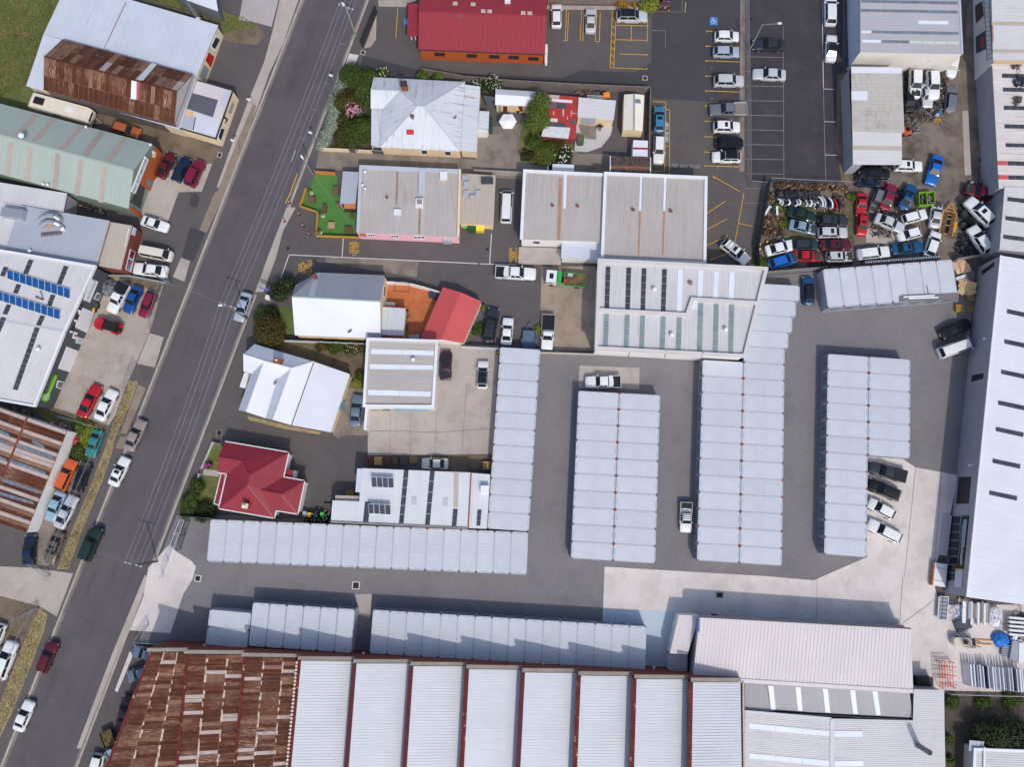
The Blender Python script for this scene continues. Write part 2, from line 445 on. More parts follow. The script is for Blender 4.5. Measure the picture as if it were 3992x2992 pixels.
sh('gravel_strip',2,[(1960,-100),(2000,-100),(1995,1480),(1950,1480)],3,m_conc3)
sh('concrete_crossing',1,[(800,460),(880,475),(850,560),(770,548)],1,m_conc)
cpr=sh('carpark','S',[(2915,-260),(3285,-260),(3284,260),(3290,712),(2990,712),(2925,706)],1,M('asphalt_dark',(60,58,63),.9,mott=.1,ms=.15,grain=.16,gs=3.5,c2=(76,72,74),c2s=.25,c2t=(.5,.68),c2a=.7))
sh('weed_strip',3,[(600,640),(660,630),(690,1560),(640,1570),(590,1250)],2,m_dirt)
sh('wrecking_yard','S',[(3288,258),(3760,200),(3790,-260),(3830,-260),(3830,300),(3880,620),(3880,985),(3600,1030),(3320,1050),(2935,1065),(2975,715),(3290,718)],1,m_oil)
sh('weedy_ground','J',[(300,520),(1550,620),(1680,380),(1740,400),(1720,1300),(480,1150)],2,M('weedy_ground',(104,94,72),.95,mott=.2,ms=.4,grain=.2,gs=5,c2=(70,78,36),c2s=.6,c2t=(.5,.62),c2a=.85,c3=(60,54,48),c3s=.5,c3t=(.56,.7)))
sh('concrete_lane',3,[(1678,955),(1730,955),(1755,1510),(1700,1510)],2,m_conc2)
sh('concrete_slab','J',[(1930,930),(2700,1000),(2600,1210),(1930,1180)],2,m_conc2)
lane=sh('lane',11,[(-40,860),(240,300),(410,160),(500,390),(890,405),(1750,445),(2040,290),(2211,-130),(2440,-130),(2440,1380),(1960,1300),(1900,900),(1600,680),(540,700),(120,960)],1,m_base)
sh('concrete_lane_slab',11,[(600,558),(1395,590),(1380,735),(1110,690),(590,605)],2,m_conc3)
sh('concrete_yard',12,[(245,640),(715,640),(705,1370),(228,1368)],2,M('concrete_tan',(160,143,130),.9,mott=.12,ms=.25,grain=.07,c2=(128,112,102),c2s=.4,c2t=(.48,.68),c2a=.8,c3=(180,166,154),c3s=.5,c3t=(.6,.75),c3a=.6))
sh('concrete_path',11,[(150,420),(260,130),(340,130),(230,330),(170,560),(60,860),(-10,860),(70,640)],1,m_conc2)
sh('concrete_yard','S',[(1858,500),(2060,480),(2260,600),(2370,600),(2420,640),(2380,690),(2040,700),(1855,690)],1,m_conc3)
sh('concrete_drive',1,[(540,1300),(900,1320),(1900,1375),(1900,1500),(510,1460)],1,m_conc3)
sh('concrete_slab',2,[(545,1070),(860,1090),(840,1170),(760,1270),(640,1312),(530,1305)],2,M('concrete_new',(188,186,186),.9,mott=.06,ms=.4))
sh('concrete_slab',2,[(560,1070),(720,1080),(715,1205),(600,1195)],3,m_conc3)
sh('lawn',2,[(80,1030),(330,1100),(520,1260),(480,1390),(80,1390),(40,1280)],2,m_lawn)
sh('garden_bed',1,[(640,800),(740,640),(1010,640),(990,1290),(570,1290)],1,m_soil)
sh('artificial_lawn','B',[(435,110),(900,140),(1000,750),(1310,760),(1290,1430),(500,1430),(530,930),(130,800),(280,480)],3,m_turf)
sh('terracotta_courtyard',11,[(1100,770),(1280,790),(1430,830),(1600,870),(1420,1275),(1255,1275),(1290,1000),(1090,950)],3,m_terra)
sh('lawn',11,[(30,990),(310,990),(330,1240),(180,1290),(0,1290)],2,m_lawn)
sh('back_garden',11,[(170,1290),(950,1320),(930,1690),(840,1620),(490,1460),(0,1310)],2,M('brown_lawn',(112,98,76),.95,mott=.14,ms=.4,grain=.16,gs=6,c2=(92,84,58),c2s=.7,c2t=(.48,.66)))
cy=sh('concrete_yard','S',[(1704,1340),(1945,1350),(1922,1775),(1810,1778),(1434,1778),(1434,1600),(1700,1600)],2,m_conc2)
for x0,y0,x1,y1 in ((960,400,1330,405),(1330,405,1540,415),(1540,415,2020,380),(1155,240,1150,605),(1330,250,1325,610),(1550,240,1535,605),(1810,0,1770,605)):
 stripe(cy,21,x0,y0,x1,y1,.035,m_crack,.013,'slab_joint')
sh('concrete_drive',21,[(760,30),(945,20),(965,440),(760,440),(705,470),(655,420),(720,240)],2,m_conc3)
sh('driveway',20,[(1760,400),(2000,270),(2300,360),(2560,420),(2990,480),(3080,760),(3080,900),(2860,1000),(2600,1150),(2500,900),(2450,560),(1900,460)],1,m_brown)
sh('lawn',20,[(1830,500),(1940,540),(1880,1090),(1620,1110),(1760,790),(1740,720)],2,m_lawn)
sh('garden_path',20,[(1760,728),(1900,745),(1885,795),(1750,780)],3,m_conc2)
sh('weed_strip',21,[(-80,270),(300,360),(560,412),(540,432),(250,385),(-60,310)],2,m_dry)
sh('weed_strip',21,[(950,615),(2025,600),(2020,680),(1830,760),(1430,730),(1420,620)],3,m_dirt)
sh('dirt_strip',21,[(430,1090),(640,1090),(640,1200),(380,1190)],2,m_soil)
yd=sh('storage_yard','S',[(690,2010),(905,2010),(1930,2070),(1945,1360),(2105,1362),(2320,1385),(2890,1405),(2990,1075),(3180,1060),(3760,1040),(3800,1060),(3740,1850),(3600,2240),(3560,2460),(2640,2660),(600,2500),(545,2505),(590,2260)],2,m_yard)
ap=sh('concrete_apron',23,[(830,610),(1165,642),(1275,716),(1640,782),(1560,1200),(1420,1658),(1480,1900),(2300,1900),(2300,2660),(1450,2665),(1000,2300),(250,2400),(-150,2290),(-560,2260),(-1430,2260),(-1404,1572),(0,1655),(400,1690),(488,1650),(856,1490)],3,m_conc)
for x0,y0,x1,y1 in ((1275,716,1180,1658),(1500,760,1430,1658),):
 stripe(ap,23,x0,y0,x1,y1,.04,m_crack,.016,'slab_joint')
for x0,y0,x1,y1 in ((428,35,420,400),(1165,0,1135,440),(1440,215,1150,430)):
 stripe(ap,33,x0,y0,x1,y1,.04,m_crack,.016,'slab_joint')
sh('blue_slab',32,[(783,288),(1130,310),(1420,322),(1330,840),(1140,825),(780,780)],4,m_bluefloor)
sh('concrete_patch',12,[(572,1495),(1090,1515),(1085,1700),(565,1690)],3,M('concrete_patch',(172,164,160),.9,mott=.06,ms=.4,c2=(150,142,138),c2s=.7,c2t=(.5,.7)))
sh('concrete_crossing',30,[(1280,-60),(1460,-260),(1520,-200),(1650,-120),(1690,-70),(1660,40),(1580,170),(1470,505),(1120,480),(1240,180)],4,m_conc)
sh('concrete_strip',30,[(1120,660),(1150,690),(1015,1015),(990,1000)],1,m_conc)
sh('concrete_strip',31,[(850,170),(995,165),(985,345),(890,330)],3,m_conc2)
sh('garden_ground',33,[(1525,1000),(2500,1020),(2500,2000),(1540,2000)],2,m_soil)
sh('tar_patch',10,[(1640,60),(1670,5),(1700,10),(1720,50),(1700,125),(1660,130),(1635,95)],2,plain('tar',(66,62,64),.8))
for a in ((460,85,450,350),(478,108,468,352),(592,90,578,352),(612,110,600,356),(722,90,708,360),(752,108,742,360),(435,350,468,352),(704,358,748,360),(855,95,836,582),(888,95,868,585),(836,584,1152,598),(1152,585,1152,605),(888,218,1162,224),(883,343,1158,349),(920,466,1155,474),(1020,225,1016,360),(1160,165,1156,365),(1156,465,1156,480)):
 stripe(cp,2,*a)
for i in range(7): stripe(cp,2,852-i*2.3,150+i*62,884-i*2.3,196+i*62)
for y in (270,398,525,656,785,914,1046,1180,1312,1430):
 stripe(cp,2,1668-(y-270)*.012,y,1950,y+10); stripe(cp,2,1666-(y-270)*.012,y-8,1666-(y-270)*.012,y+10)
for a in ((1205,876,1316,882),(1316,882,1306,1478),(1200,1134,1310,1138),(1195,1476,1306,1480),(1350,944,1346,1510),(1316,944,1350,946),(1310,1258,1348,1260),(1766,1440,1760,1455),(1722,1520,1952,1652),(1720,1515,1735,1545),(1345,60,1342,105),(1488,20,1482,108),(1475,105,1490,106)):
 stripe(cp,2,*a)
for a in ((1240,98,1456,106),(1456,106,1458,0),(1195,262,1314,264),(1314,264,1312,410),(1712,330,1712,345),(1708,335,1735,337),(1706,592,1734,594),(1706,585,1706,600),(1700,720,1726,722),(1698,850,1728,854),(1700,842,1700,858)):
 stripe(cp,2,*a,w=.06,m=m_faint)
for a in ((1660,188,1832,76),(1655,330,1842,230),(1655,466,1850,376),(1695,586,1842,530),(1988,10,1912,430),(1945,268,2062,294),(1672,0,1664,95),(1660,60,1675,58),(1660,25,1676,22)):
 stripe(cp,12,*a,z=.013)
for a in ((1735,92,1728,560),(1670,86,1735,92),(1850,75,1950,130),(1840,240,2020,330),(1665,358,1730,358)): stripe(cp,12,*a,w=.06,m=plain('faded_yellow',(138,118,70),.9),z=.013)
stripe(cp,1,1218,70,1202,330,.1)
bay=sheet('disabled_bay_marking',PP(2,[(1695,148),(1765,150),(1763,220),(1695,218)]),.084,M('blue_paint',(72,122,190),.8,mott=.1,ms=2))
bay.parent=cp
bay2=sheet('disabled_bay_marking',PP(1,[(1270,160),(1340,160),(1338,215),(1268,215)]),.079,MATS['blue_paint']); bay2.parent=cp
def wheelchair(t,cx,cy,s,z):
 mb=MB(); c=P(t,cx,cy); c.z=z
 def B_(a,b,w=.1): mb.bar(c+Vector((a[0]*s,a[1]*s,0)),c+Vector((b[0]*s,b[1]*s,0)),w*s,.003)
 for i in range(14):
  a0,a1=R(100+i*19),R(100+(i+1)*19)
  B_((math.cos(a0)*.3-.05,math.sin(a0)*.3-.12),(math.cos(a1)*.3-.05,math.sin(a1)*.3-.12),.07)
 B_((-.08,.45),(-.04,.0)); B_((-.04,0),(.22,-.02)); B_((.22,-.02),(.36,-.32)); B_((-.06,.2),(.16,.18),.07)
 mb.cyl(c+Vector((-.1*s,.56*s,-.001)),c+Vector((-.1*s,.56*s,.002)),.08*s,n=10)
 tag(mb.build('wheelchair_symbol',m_white,cp),kind='stuff')
wheelchair(2,1729,184,1.0,.092); wheelchair(1,1300,190,.8,.088)
for i in range(12):   # right car park bays
 y=470+i*126-100
 if i: stripe(cpr,3,-200,y-6,134,y,.08,m_faint,.013)
stripe(cpr,3,134,225,140,1560,.07,m_faint,.013)
stripe(cpr,3,470,0,480,760,.09,m_white,.013); stripe(cpr,3,480,760,500,1560,.08,m_faint,.013)
for y in (768,1050,1337): stripe(cpr,3,484+(y-768)*.02,y,575+(y-768)*.05,y+3,.08,m_white,.013)
for a in ((282,540,1905,616),(1925,618,2240,626),(750,400,738,556),(2025,360,2010,618),(282,540,208,745)): stripe(lane,11,*a,w=.12,m=m_white,z=.016)
lw=Vector((1,0,0))
for txt,t,x,y0,y1,h in (('NO 10',11,858,438,525,.52),('TENANTS',11,830,420,548,.52),('ACCESS',11,803,430,528,.52),
                          ('STRICTLY',11,446,586,728,.55),('NO 12',11,417,622,700,.52),('ACCESS',11,390,600,706,.52),('ONLY',11,362,616,690,.52),
                          ('STORAGE',12,22,478,614,.52),('UNIT',12,-8,512,588,.52),('PARKING',11,2176,480,612,.52)):
 a,b=P(t,x,y0),P(t,x,y1); a.z=b.z=.086
 d=(b-a).normalized(); lettering('painted_lettering',txt,a,b,Vector((-d.y,d.x,0)),h,m_yellow,lane,.003)
a,b=P(2,1337,1226),P(2,1340,1055); a.z=b.z=.086; d=(b-a).normalized()
lettering('painted_lettering','DENTAL  STAFF',a,b,Vector((-d.y,d.x,0)),.55,m_white,cp,.003)
a,b=P(2,1612,1422),P(2,1352,1414); a.z=b.z=.086; d=(b-a).normalized()
lettering('painted_lettering','DENTAL  STAFF  ONLY',a,b,Vector((-d.y,d.x,0)),.62,plain('faded_white',(158,155,154),.9,mott=.2),cp,.003)
for a in ((650,1520,690,1400),): pass
mk=stripe(road,20,635,1650,690,1515,.2,m_yellow,-.10); stripe(road,30,445,485,492,368,.24,m_yellow,-.10)
stripe(road,1,296,1650,355,1495,.14,m_yellow,.004); stripe(road,11,250,100,300,-10,.14,m_yellow,.004); stripe(road,1,300,1390,334,1295,.08,m_white,-.1)
for a in ((585,705,635,720),(475,938,530,952),(372,1186,428,1205),(715,365,765,380)): stripe(road,1,*a,w=.07,m=m_faint,z=-.11)
m_grate=plain('drain_iron',(58,56,60),.7,.3)
def drain(t,x,y,w,h,frame,rz=0.,label='',n=5):
 c=P(t,x,y); c.z=.09
 o=thing('drain_grate',label,'drain',c,rz)
 mb=MB()
 for sx,sy,dx,dy in ((0,.5,w+.24,.14),(0,-.5,w+.24,.14)): mb.box(c+Vector((0,sy*(h+.1),0)),(dx,dy,.02))
 for sx in (-.5,.5): mb.box(c+Vector((sx*(w+.1),0,.0)),(.14,h-.04,.018))
 f=mb.build('frame',frame,o); tag(f,kind='stuff')
 mb=MB(); mb.box(c-Vector((0,0,.012)),(w,h,.01)); mb.build('pit',plain('pit_dark',(20,20,22),.9),o)
 for i in range(n):
  mb=MB(); mb.box(c+Vector((-w/2+(i+.5)*w/n,0,.0)),(w/n*.5,h-.02,.015)); mb.build('bar',m_grate,o)
drain(30,1707,32,.75,.75,m_conc,R(-8),'square drain grate in pale frame near the yard entrance')
drain(31,858,93,.9,.9,m_conc,R(-3),'square drain grate in the asphalt between two container rows')
drain(32,1780,175,.8,.6,m_conc3,R(-3),'drain grate in the pale concrete beside the long cream roof')
drain(2,1137,675,.6,.6,m_conc2,R(-3),'square drain grate in the dark car park by the timber fence')
drain(11,272,485,.5,.55,m_crack,R(-3),'black drain grate at the end of the lane gutter')
drain(20,1892,418,.7,.75,m_conc3,R(-3),'drain grate in the driveway above the red roofed house')
drain(1,918,455,.55,.6,m_conc2,R(-20),'small drain cover at the car park entry')
drain(11,1990,492,.5,.5,m_crack,R(-3),'dark drain cover in the lane by the yellow bin')
drain(0,1895,1338,.55,.7,m_conc2,R(-20),'pale framed pit cover beside the footpath')
# ================================================================ SHIPPING CONTAINERS
m_cont=M('container_grey_white',(196,201,210),.55,mott=.04,ms=.5,grain=.03,gs=4,rnd=.035,c3=(178,184,196),c3s=1.2,c3t=(.6,.75),c3a=.5)
m_cont_side=M('container_side_grey',(178,184,194),.6,mott=.06,ms=.8,grain=.05,gs=4,rnd=.05)
m_cont_end=M('container_end_shaded',(126,136,150),.6,mott=.06,ms=.8,grain=.05,gs=4,rnd=.05)  # pale containers; the shade on their ends is put into this darker colour
m_rustc=M('casting_rust',(150,82,44),.9,mott=.3,ms=4,grain=.2,gs=14)
m_castg=plain('casting_grey',(120,124,134),.7)
m_castb=plain('casting_dark',(70,74,84),.7)
m_code=[plain('code_grey',(136,140,150),.8),plain('code_blue',(118,142,178),.8),plain('code_tan',(168,154,140),.8)]
m_rod=plain('lock_rod_steel',(170,176,184),.5,.3)
CL,CW,CH=6.058,2.438,2.591
def cont_meshes():
 d={}
 b=MB()   # walls with trapezoid corrugation on the long sides
 n=22; hx=CL/2-.02
 for sy in (-1,1):
  y0,y1=sy*(CW/2-.015),sy*(CW/2-.05); xs=[]
  for i in range(n):
   a=-hx+i*2*hx/n; w=2*hx/n
   xs += [(a,y0),(a+w*.35,y0),(a+w*.5,y1),(a+w*.85,y1)]
  xs.append((hx,y0))
  for p,q in zip(xs[:-1],xs[1:]):
   f=[(p[0],p[1],.16),(q[0],q[1],.16),(q[0],q[1],CH-.1),(p[0],p[1],CH-.1)]
   b.face(f if sy <0 else list(reversed(f)))
  b.box((0,sy*(CW/2-.06),.08),(CL-.02,.12,.16)); b.box((0,sy*(CW/2-.05),CH-.06),(CL-.34,.1,.1))
 b.box((0,0,.1),(CL-.1,CW-.26,.1))
 for sx in (-1,1):
  for sy in (-1,1): b.box((sx*(CL/2-.08),sy*(CW/2-.08),CH/2),(.15,.15,CH-.26))
  b.box((sx*(CL/2-.06),0,CH-.065),(.12,CW-.34,.12)); b.box((sx*(CL/2-.06),0,.08),(.12,CW-.34,.16))
 d['body']=b.mesh('body')
 r=MB()   # roof sheet: ribbed panel between flat margins
 N=21; x0,x1=-CL/2+.32,CL/2-.32; zt,zb=CH-.012,CH-.035; hw=CW/2-.1; prof=[(-CL/2+.12,zb),(x0,zb)]
 for i in range(N):
  a=x0+(x1-x0)*i/N; w=(x1-x0)/N
  prof += [(a+w*.08,zt),(a+w*.78,zt),(a+w*.86,zb),(a+w,zb)]
 prof.append((CL/2-.12,zb))
 for p,q in zip(prof[:-1],prof[1:]):
  if abs(p[0]-q[0]) >1e-6: r.face([(p[0],-hw,p[1]),(q[0],-hw,q[1]),(q[0],hw,q[1]),(p[0],hw,p[1])])
 d['roof']=r.mesh('roof')
 c=MB(); c.box((0,0,0),(.2,.17,.125)); c.box((0,0,.064),(.1,.06,.004)); d['cast']=c.mesh('corner_casting')
 w=MB()   # plain ribbed end wall (far end)
 w.box((0,0,0),(.04,CW-.3,CH-.28))
 for i in range(9): w.box((.03,-1.0+i*.25,0),(.03,.12,CH-.32))
 d['end']=w.mesh('end_wall')
 o=MB(); o.box((0,0,0),(.05,CW/2-.17,CH-.3))
 for i in range(4): o.box((.03,0,-.85+i*.57),(.02,CW/2-.24,.4))
 d['door']=o.mesh('door')
 l=MB(); l.cyl((0,0,-CH/2+.2),(0,0,CH/2-.2),.022,n=6); l.box((.02,.08,-.25),(.03,.2,.05)); d['rod']=l.mesh('lock_rod')
 k=MB(); rnd_=random.Random(3)
 x=-.36
 for i in range(11):
  if i not in (4,): k.box((0,x,0),(.085,.045,.002))
  x += .07
 d['code']=k.mesh('code_marking')
 return d
CM=cont_meshes()
for k_,m_ in (('body',m_cont_side),('roof',m_cont),('cast',m_castg),('end',m_cont_end),('door',m_cont_end),('rod',m_rod),('code',m_code[0])):
 CM[k_].materials.append(m_)
def setmat(o,m):
 o.material_slots[0].link='OBJECT'; o.material_slots[0].material=m
crng=random.Random(11)
def container(center,ang,label,group,door=1,rust=(.5,.5,.5,.5),markends=(1,1),z=.05):
 """door: +1/-1 = local end with the doors; rust = chance for castings (-x-y, -x+y, +x-y, +x+y)"""
 o=thing('shipping_container',label,'container',(center[0],center[1],z),ang,group)
 link('body',CM['body'],o); rf=link('roof',CM['roof'],o)
 i=0
 for sx in (-1,1):
  for sy in (-1,1):
   c=link('corner_casting',CM['cast'],o); c.location=(sx*(CL/2-.1),sy*(CW/2-.085),CH-.055)
   setmat(c,m_rustc if crng.random() <rust[i] else crng.choice((m_castg,m_castg,m_castb))); i += 1
 e=link('end_wall',CM['end'],o); e.location=(-door*(CL/2-.08),0,CH/2); e.rotation_euler.z=math.pi if door >0 else 0
 for sy in (-1,1):
  dd=link('door',CM['door'],o); dd.location=(door*(CL/2-.07),sy*(CW/4-.03),CH/2); dd.rotation_euler.z=0 if door >0 else math.pi
  for k in (-.25,.25):
   rr=link('lock_rod',CM['rod'],dd); rr.location=(.06,k,0)
 for sx,on in zip((-1,1),markends):
  if on:
   k=link('code_marking',CM['code'],o); k.location=(sx*(CL/2-.23),crng.uniform(-.15,.2),CH-.03); k['kind']='stuff'
   setmat(k,crng.choice(m_code)); k.rotation_euler.z=0 if sx <0 else math.pi
 return o
PITCHC=2.456
def cblock(org,a_deg,rows,cols,flip,lab,group,door,rust,v0=0,skew=0.,gap=.06,u0=0):
 a=R(a_deg); du=Vector((math.cos(a),math.sin(a),0)); dv=Vector((math.sin(a),-math.cos(a),0))*(-1 if flip else 1)
 for c in range(cols):
  for r in range(rows):
   p=Vector((org[0],org[1],0))+du*((c+u0+.5)*CL+(c+u0)*gap+skew*r)+dv*((r+v0+.5)*PITCHC)
   ang=a if not flip else a
   container(p,ang,lab(r,c),group,door if isinstance(door,int) else door[c],rust if not isinstance(rust[0],tuple) else rust[c])
dvn=('top','bottom')
cblock((8.0587,16.1035),-3.3054,10,2,False,lambda r,c: 'pale grey container, %s from the top in the %s column of the ten-row block'%(ORD[r],('left','right')[c]),'containers of the ten-row double block',(-1,1),((.05,.05,.9,.9),(.9,.9,.05,.05)))
cblock((26.6854,20.7503),-3.6287,12,1,False,lambda r,c: 'pale grey container, %s from the top in the left column of the tallest double block'%ORD[r],'containers of the twelve-row double block',-1,(.8,.8,.9,.9))
cblock((26.6854,20.7503),-3.6287,13,1,False,lambda r,c: 'pale grey container, %s from the bottom in the long right column beside the twelve-row column'%ORD[12-r],'containers of the long straight column',1,(.9,.9,.8,.8),v0=-1,u0=1)
for i in range(4):
 a=R(-3.6287); du=Vector((math.cos(a),math.sin(a),0)); dv=Vector((math.sin(a),-math.cos(a),0))
 p=Vector((26.6854,20.7503,0))+du*(1.5*CL+.06+.53*(i+1))+dv*(-1.5-i)*PITCHC
 container(p,a,'pale grey container, %s stepped outwards beside the stepped-roof warehouse'%ORD[i],'stepped containers beside the warehouse',1,(.9,.5,.2,.2))
cblock((-46.1256,-2.8606),-92.251,19,1,True,lambda r,c: 'pale grey container, %s from the street in the nineteen-unit row below the red-roofed house'%ORD[r],'containers of the nineteen-unit row',1,(.8,.8,.1,.1))
cblock((-3.6465,22.7809),-3.8762,11,1,False,lambda r,c: 'pale grey container, %s from the top in the single column beside the concrete yard'%ORD[r],'containers of the eleven-unit single column',1,(.8,.8,.3,.3))
cblock((45.3676,21.6034),-4.3599,12,1,False,lambda r,c: 'pale grey container, %s from the top in the column facing the parked utes'%ORD[r],'containers of the right-hand block',-1,(.9,.9,.9,.9))
cblock((45.3676,21.6034),-4.3599,6,1,False,lambda r,c: 'pale grey container, %s from the top in the short six-unit column near the black sedan'%ORD[r],'containers of the short six-unit column',1,(.9,.9,.2,.2),u0=1)
cblock((-21.877,-15.6869),-93.2825,16,1,True,lambda r,c: 'pale grey container, %s from the left in the sixteen-unit row along the sawtooth factory'%ORD[r],'containers of the sixteen-unit row',-1,(.05,.05,.95,.95))
def cquad(t,tl,tr,n,lab,group,door,rust,down=True,markends=(1,1)):
 """row of n containers side by side from tl to tr (roof corners), lengths running down the picture"""
 a,b=P(t,*tl,CH),P(t,*tr,CH); d=(b-a).normalized(); n_=Vector((d.y,-d.x,0))
 st=(b-a).length/n
 for i in range(n):
  p=a+d*st*(i+.5)+n_*CL/2
  container(p,math.atan2(n_.y,n_.x),lab(i),group,door,rust)
cquad(31,(-30,240),(850,300),6,lambda i: 'pale grey container, %s from the left in the six-unit row left of the gap'%ORD[i],'containers of the six-unit row',-1,(.1,.1,.95,.95))
cquad(13,(475,665),(1590,580),8,lambda i: 'pale grey container, %s from the left in the tilted row below the wrecking yard'%ORD[i],'containers of the tilted eight-unit row',1,(.95,.95,.5,.5))
a,b=P(30,1810,300,CH),P(30,2160,330,CH); d=(b-a).normalized(); n_=Vector((d.y,-d.x,0))
for i in range(2):
 container(a+d*CL/2+n_*PITCHC*(i+.5),math.atan2(d.y,d.x),('upper','lower')[i]+' of the two crosswise pale containers at the row\'s street end','crosswise containers by the gate',1,(.3,.3,.6,.6))
# ================================================================ BUILDINGS
TL.update({'H': (860,1320,4.0944),'G': (720,1680,4.0944),'D': (1850,320,4.0944)})
def roofmat(name,c,streak=.06,**k):
 return M(name,c,k.pop('rough',.5),k.pop('metal',0.),mott=k.pop('mott',.05),ms=.25,grain=.035,gs=5,streak=streak,uv=True,**k)
m_rblue=roofmat('roof_pale_blue',(200,207,220),sc=(150,140,140),sa=.35,st=(.58,.72))
m_rgrey=roofmat('roof_weathered_grey',(184,178,175),.10,sc=(150,128,108),sa=.6,st=(.52,.7),mott=.07)
m_rtan=roofmat('roof_tan',(186,176,164),.08,sc=(150,134,118),sa=.5)
m_rwhite=roofmat('roof_bright_white',(218,221,230),.03,c3=(205,206,210),c3s=.5,c3t=(.58,.75),c3a=.5)
m_rlight=roofmat('roof_light_grey',(206,205,208),.07,sc=(164,152,142),sa=.45)
m_riron=roofmat('roof_old_iron',(204,210,217),.09,sc=(150,92,66),sa=.9,st=(.54,.64),mott=.05)
m_rgreen=roofmat('roof_sage_green',(164,177,169),.04)
m_rred=roofmat('roof_maroon',(140,38,52),.05,mott=.07)
m_rdental=roofmat('roof_brick_red',(146,46,58),.04)
m_rsalmon=roofmat('roof_salmon_red',(196,84,84),.04)
m_rcream=roofmat('roof_cream_white',(216,208,210),.04)
m_rshadepatch=roofmat('roof_shade_and_patch_grey',(150,154,166),.06)  # painted shade of one roof slope, and a plain grey roof patch
m_rdull=roofmat('roof_iron_dull',(170,176,188),.06)  # dull grey iron, shared by roofs, hoods and small metal parts
m_zinc=roofmat('zinc_white',(210,213,219),.05,sc=(170,120,92),sa=.5,st=(.6,.7))
m_rust=[M('rust_sheet_dark',(80,38,20),.9,mott=.25,ms=.9,grain=.25,gs=8,uv=True,streak=.25,rnd=.1,sc=(160,124,98),sa=.55,ss=(9,.9,1),st=(.5,.64)),
          M('rust_sheet_mid',(94,48,28),.9,mott=.3,ms=1.2,grain=.3,gs=7,uv=True,streak=.25,rnd=.1,sc=(184,156,136),sa=.75,ss=(9,.9,1),st=(.44,.6)),
          M('rust_sheet_pale',(140,106,86),.85,mott=.2,ms=.8,grain=.12,gs=9,uv=True,streak=.2,rnd=.1,sc=(112,56,34),sa=.9,ss=(8,1.8,1),st=(.44,.58)),
          M('zinc_worn',(184,168,164),.7,mott=.12,ms=.8,grain=.1,gs=9,uv=True,streak=.12,rnd=.06,sc=(124,66,44),sa=.8,ss=(6,.8,1),st=(.56,.66))]
m_trimw=plain('trim_white',(226,228,232),.6)
m_trimg=plain('flashing_grey',(184,190,200),.5)
m_wcream=M('wall_cream',(226,206,170),.85,mott=.06,ms=.6)
m_wwhite=M('wall_white',(228,226,224),.85,mott=.06,ms=.5,c3=(190,186,182),c3s=.7,c3t=(.6,.75),c3a=.5)
m_wgrey=M('wall_grey_panel',(160,158,166),.85,mott=.05,ms=.5)
m_wdark=M('wall_charcoal',(74,78,84),.8,mott=.08,ms=.6)
m_wpink=M('wall_pink',(240,186,198),.85,mott=.05,ms=.6)
m_wbrick=M('wall_red_brick',(128,62,50),.9,mott=.12,ms=.8,grain=.15,gs=7)
m_worange=M('wall_orange_brick',(170,84,40),.9,mott=.08,ms=.8,grain=.1,gs=7)
m_wgreen=M('wall_sage',(122,138,124),.8,mott=.05)
m_wdarkbrick=M('wall_soot_brick',(88,80,78),.9,mott=.18,ms=.8,grain=.2,gs=6)
m_wtimber=M('wall_orange_timber',(176,84,36),.8,mott=.08,ms=1.2)
m_glass=plain('window_glass',(38,44,52),.12,mott=.1)
m_sky1=M('skylight_blue_grey',(112,124,138),.4,mott=.1,ms=1.5,rnd=.12)
m_sky2=M('skylight_dark',(64,66,76),.4,mott=.15,ms=1.5,rnd=.15)
m_sky3=M('skylight_teal',(128,146,150),.4,mott=.1,ms=1.5,rnd=.08)
m_sky4=plain('skylight_white',(224,230,240),.4)
m_sky5=M('skylight_brownish',(170,158,148),.5,mott=.1,ms=1.5,rnd=.08)
m_brickred=M('chimney_brick',(132,74,60),.9,mott=.15,ms=2,grain=.2,gs=9)
m_conccop=M('coping_concrete',(142,136,128),.9,mott=.15,ms=.6,grain=.12)
m_steel=plain('galvanised_steel',(176,182,190),.4,.5)
m_black=plain('black_plastic',(26,26,28),.5)
m_dframe=plain('frame_dark',(60,50,48),.6)

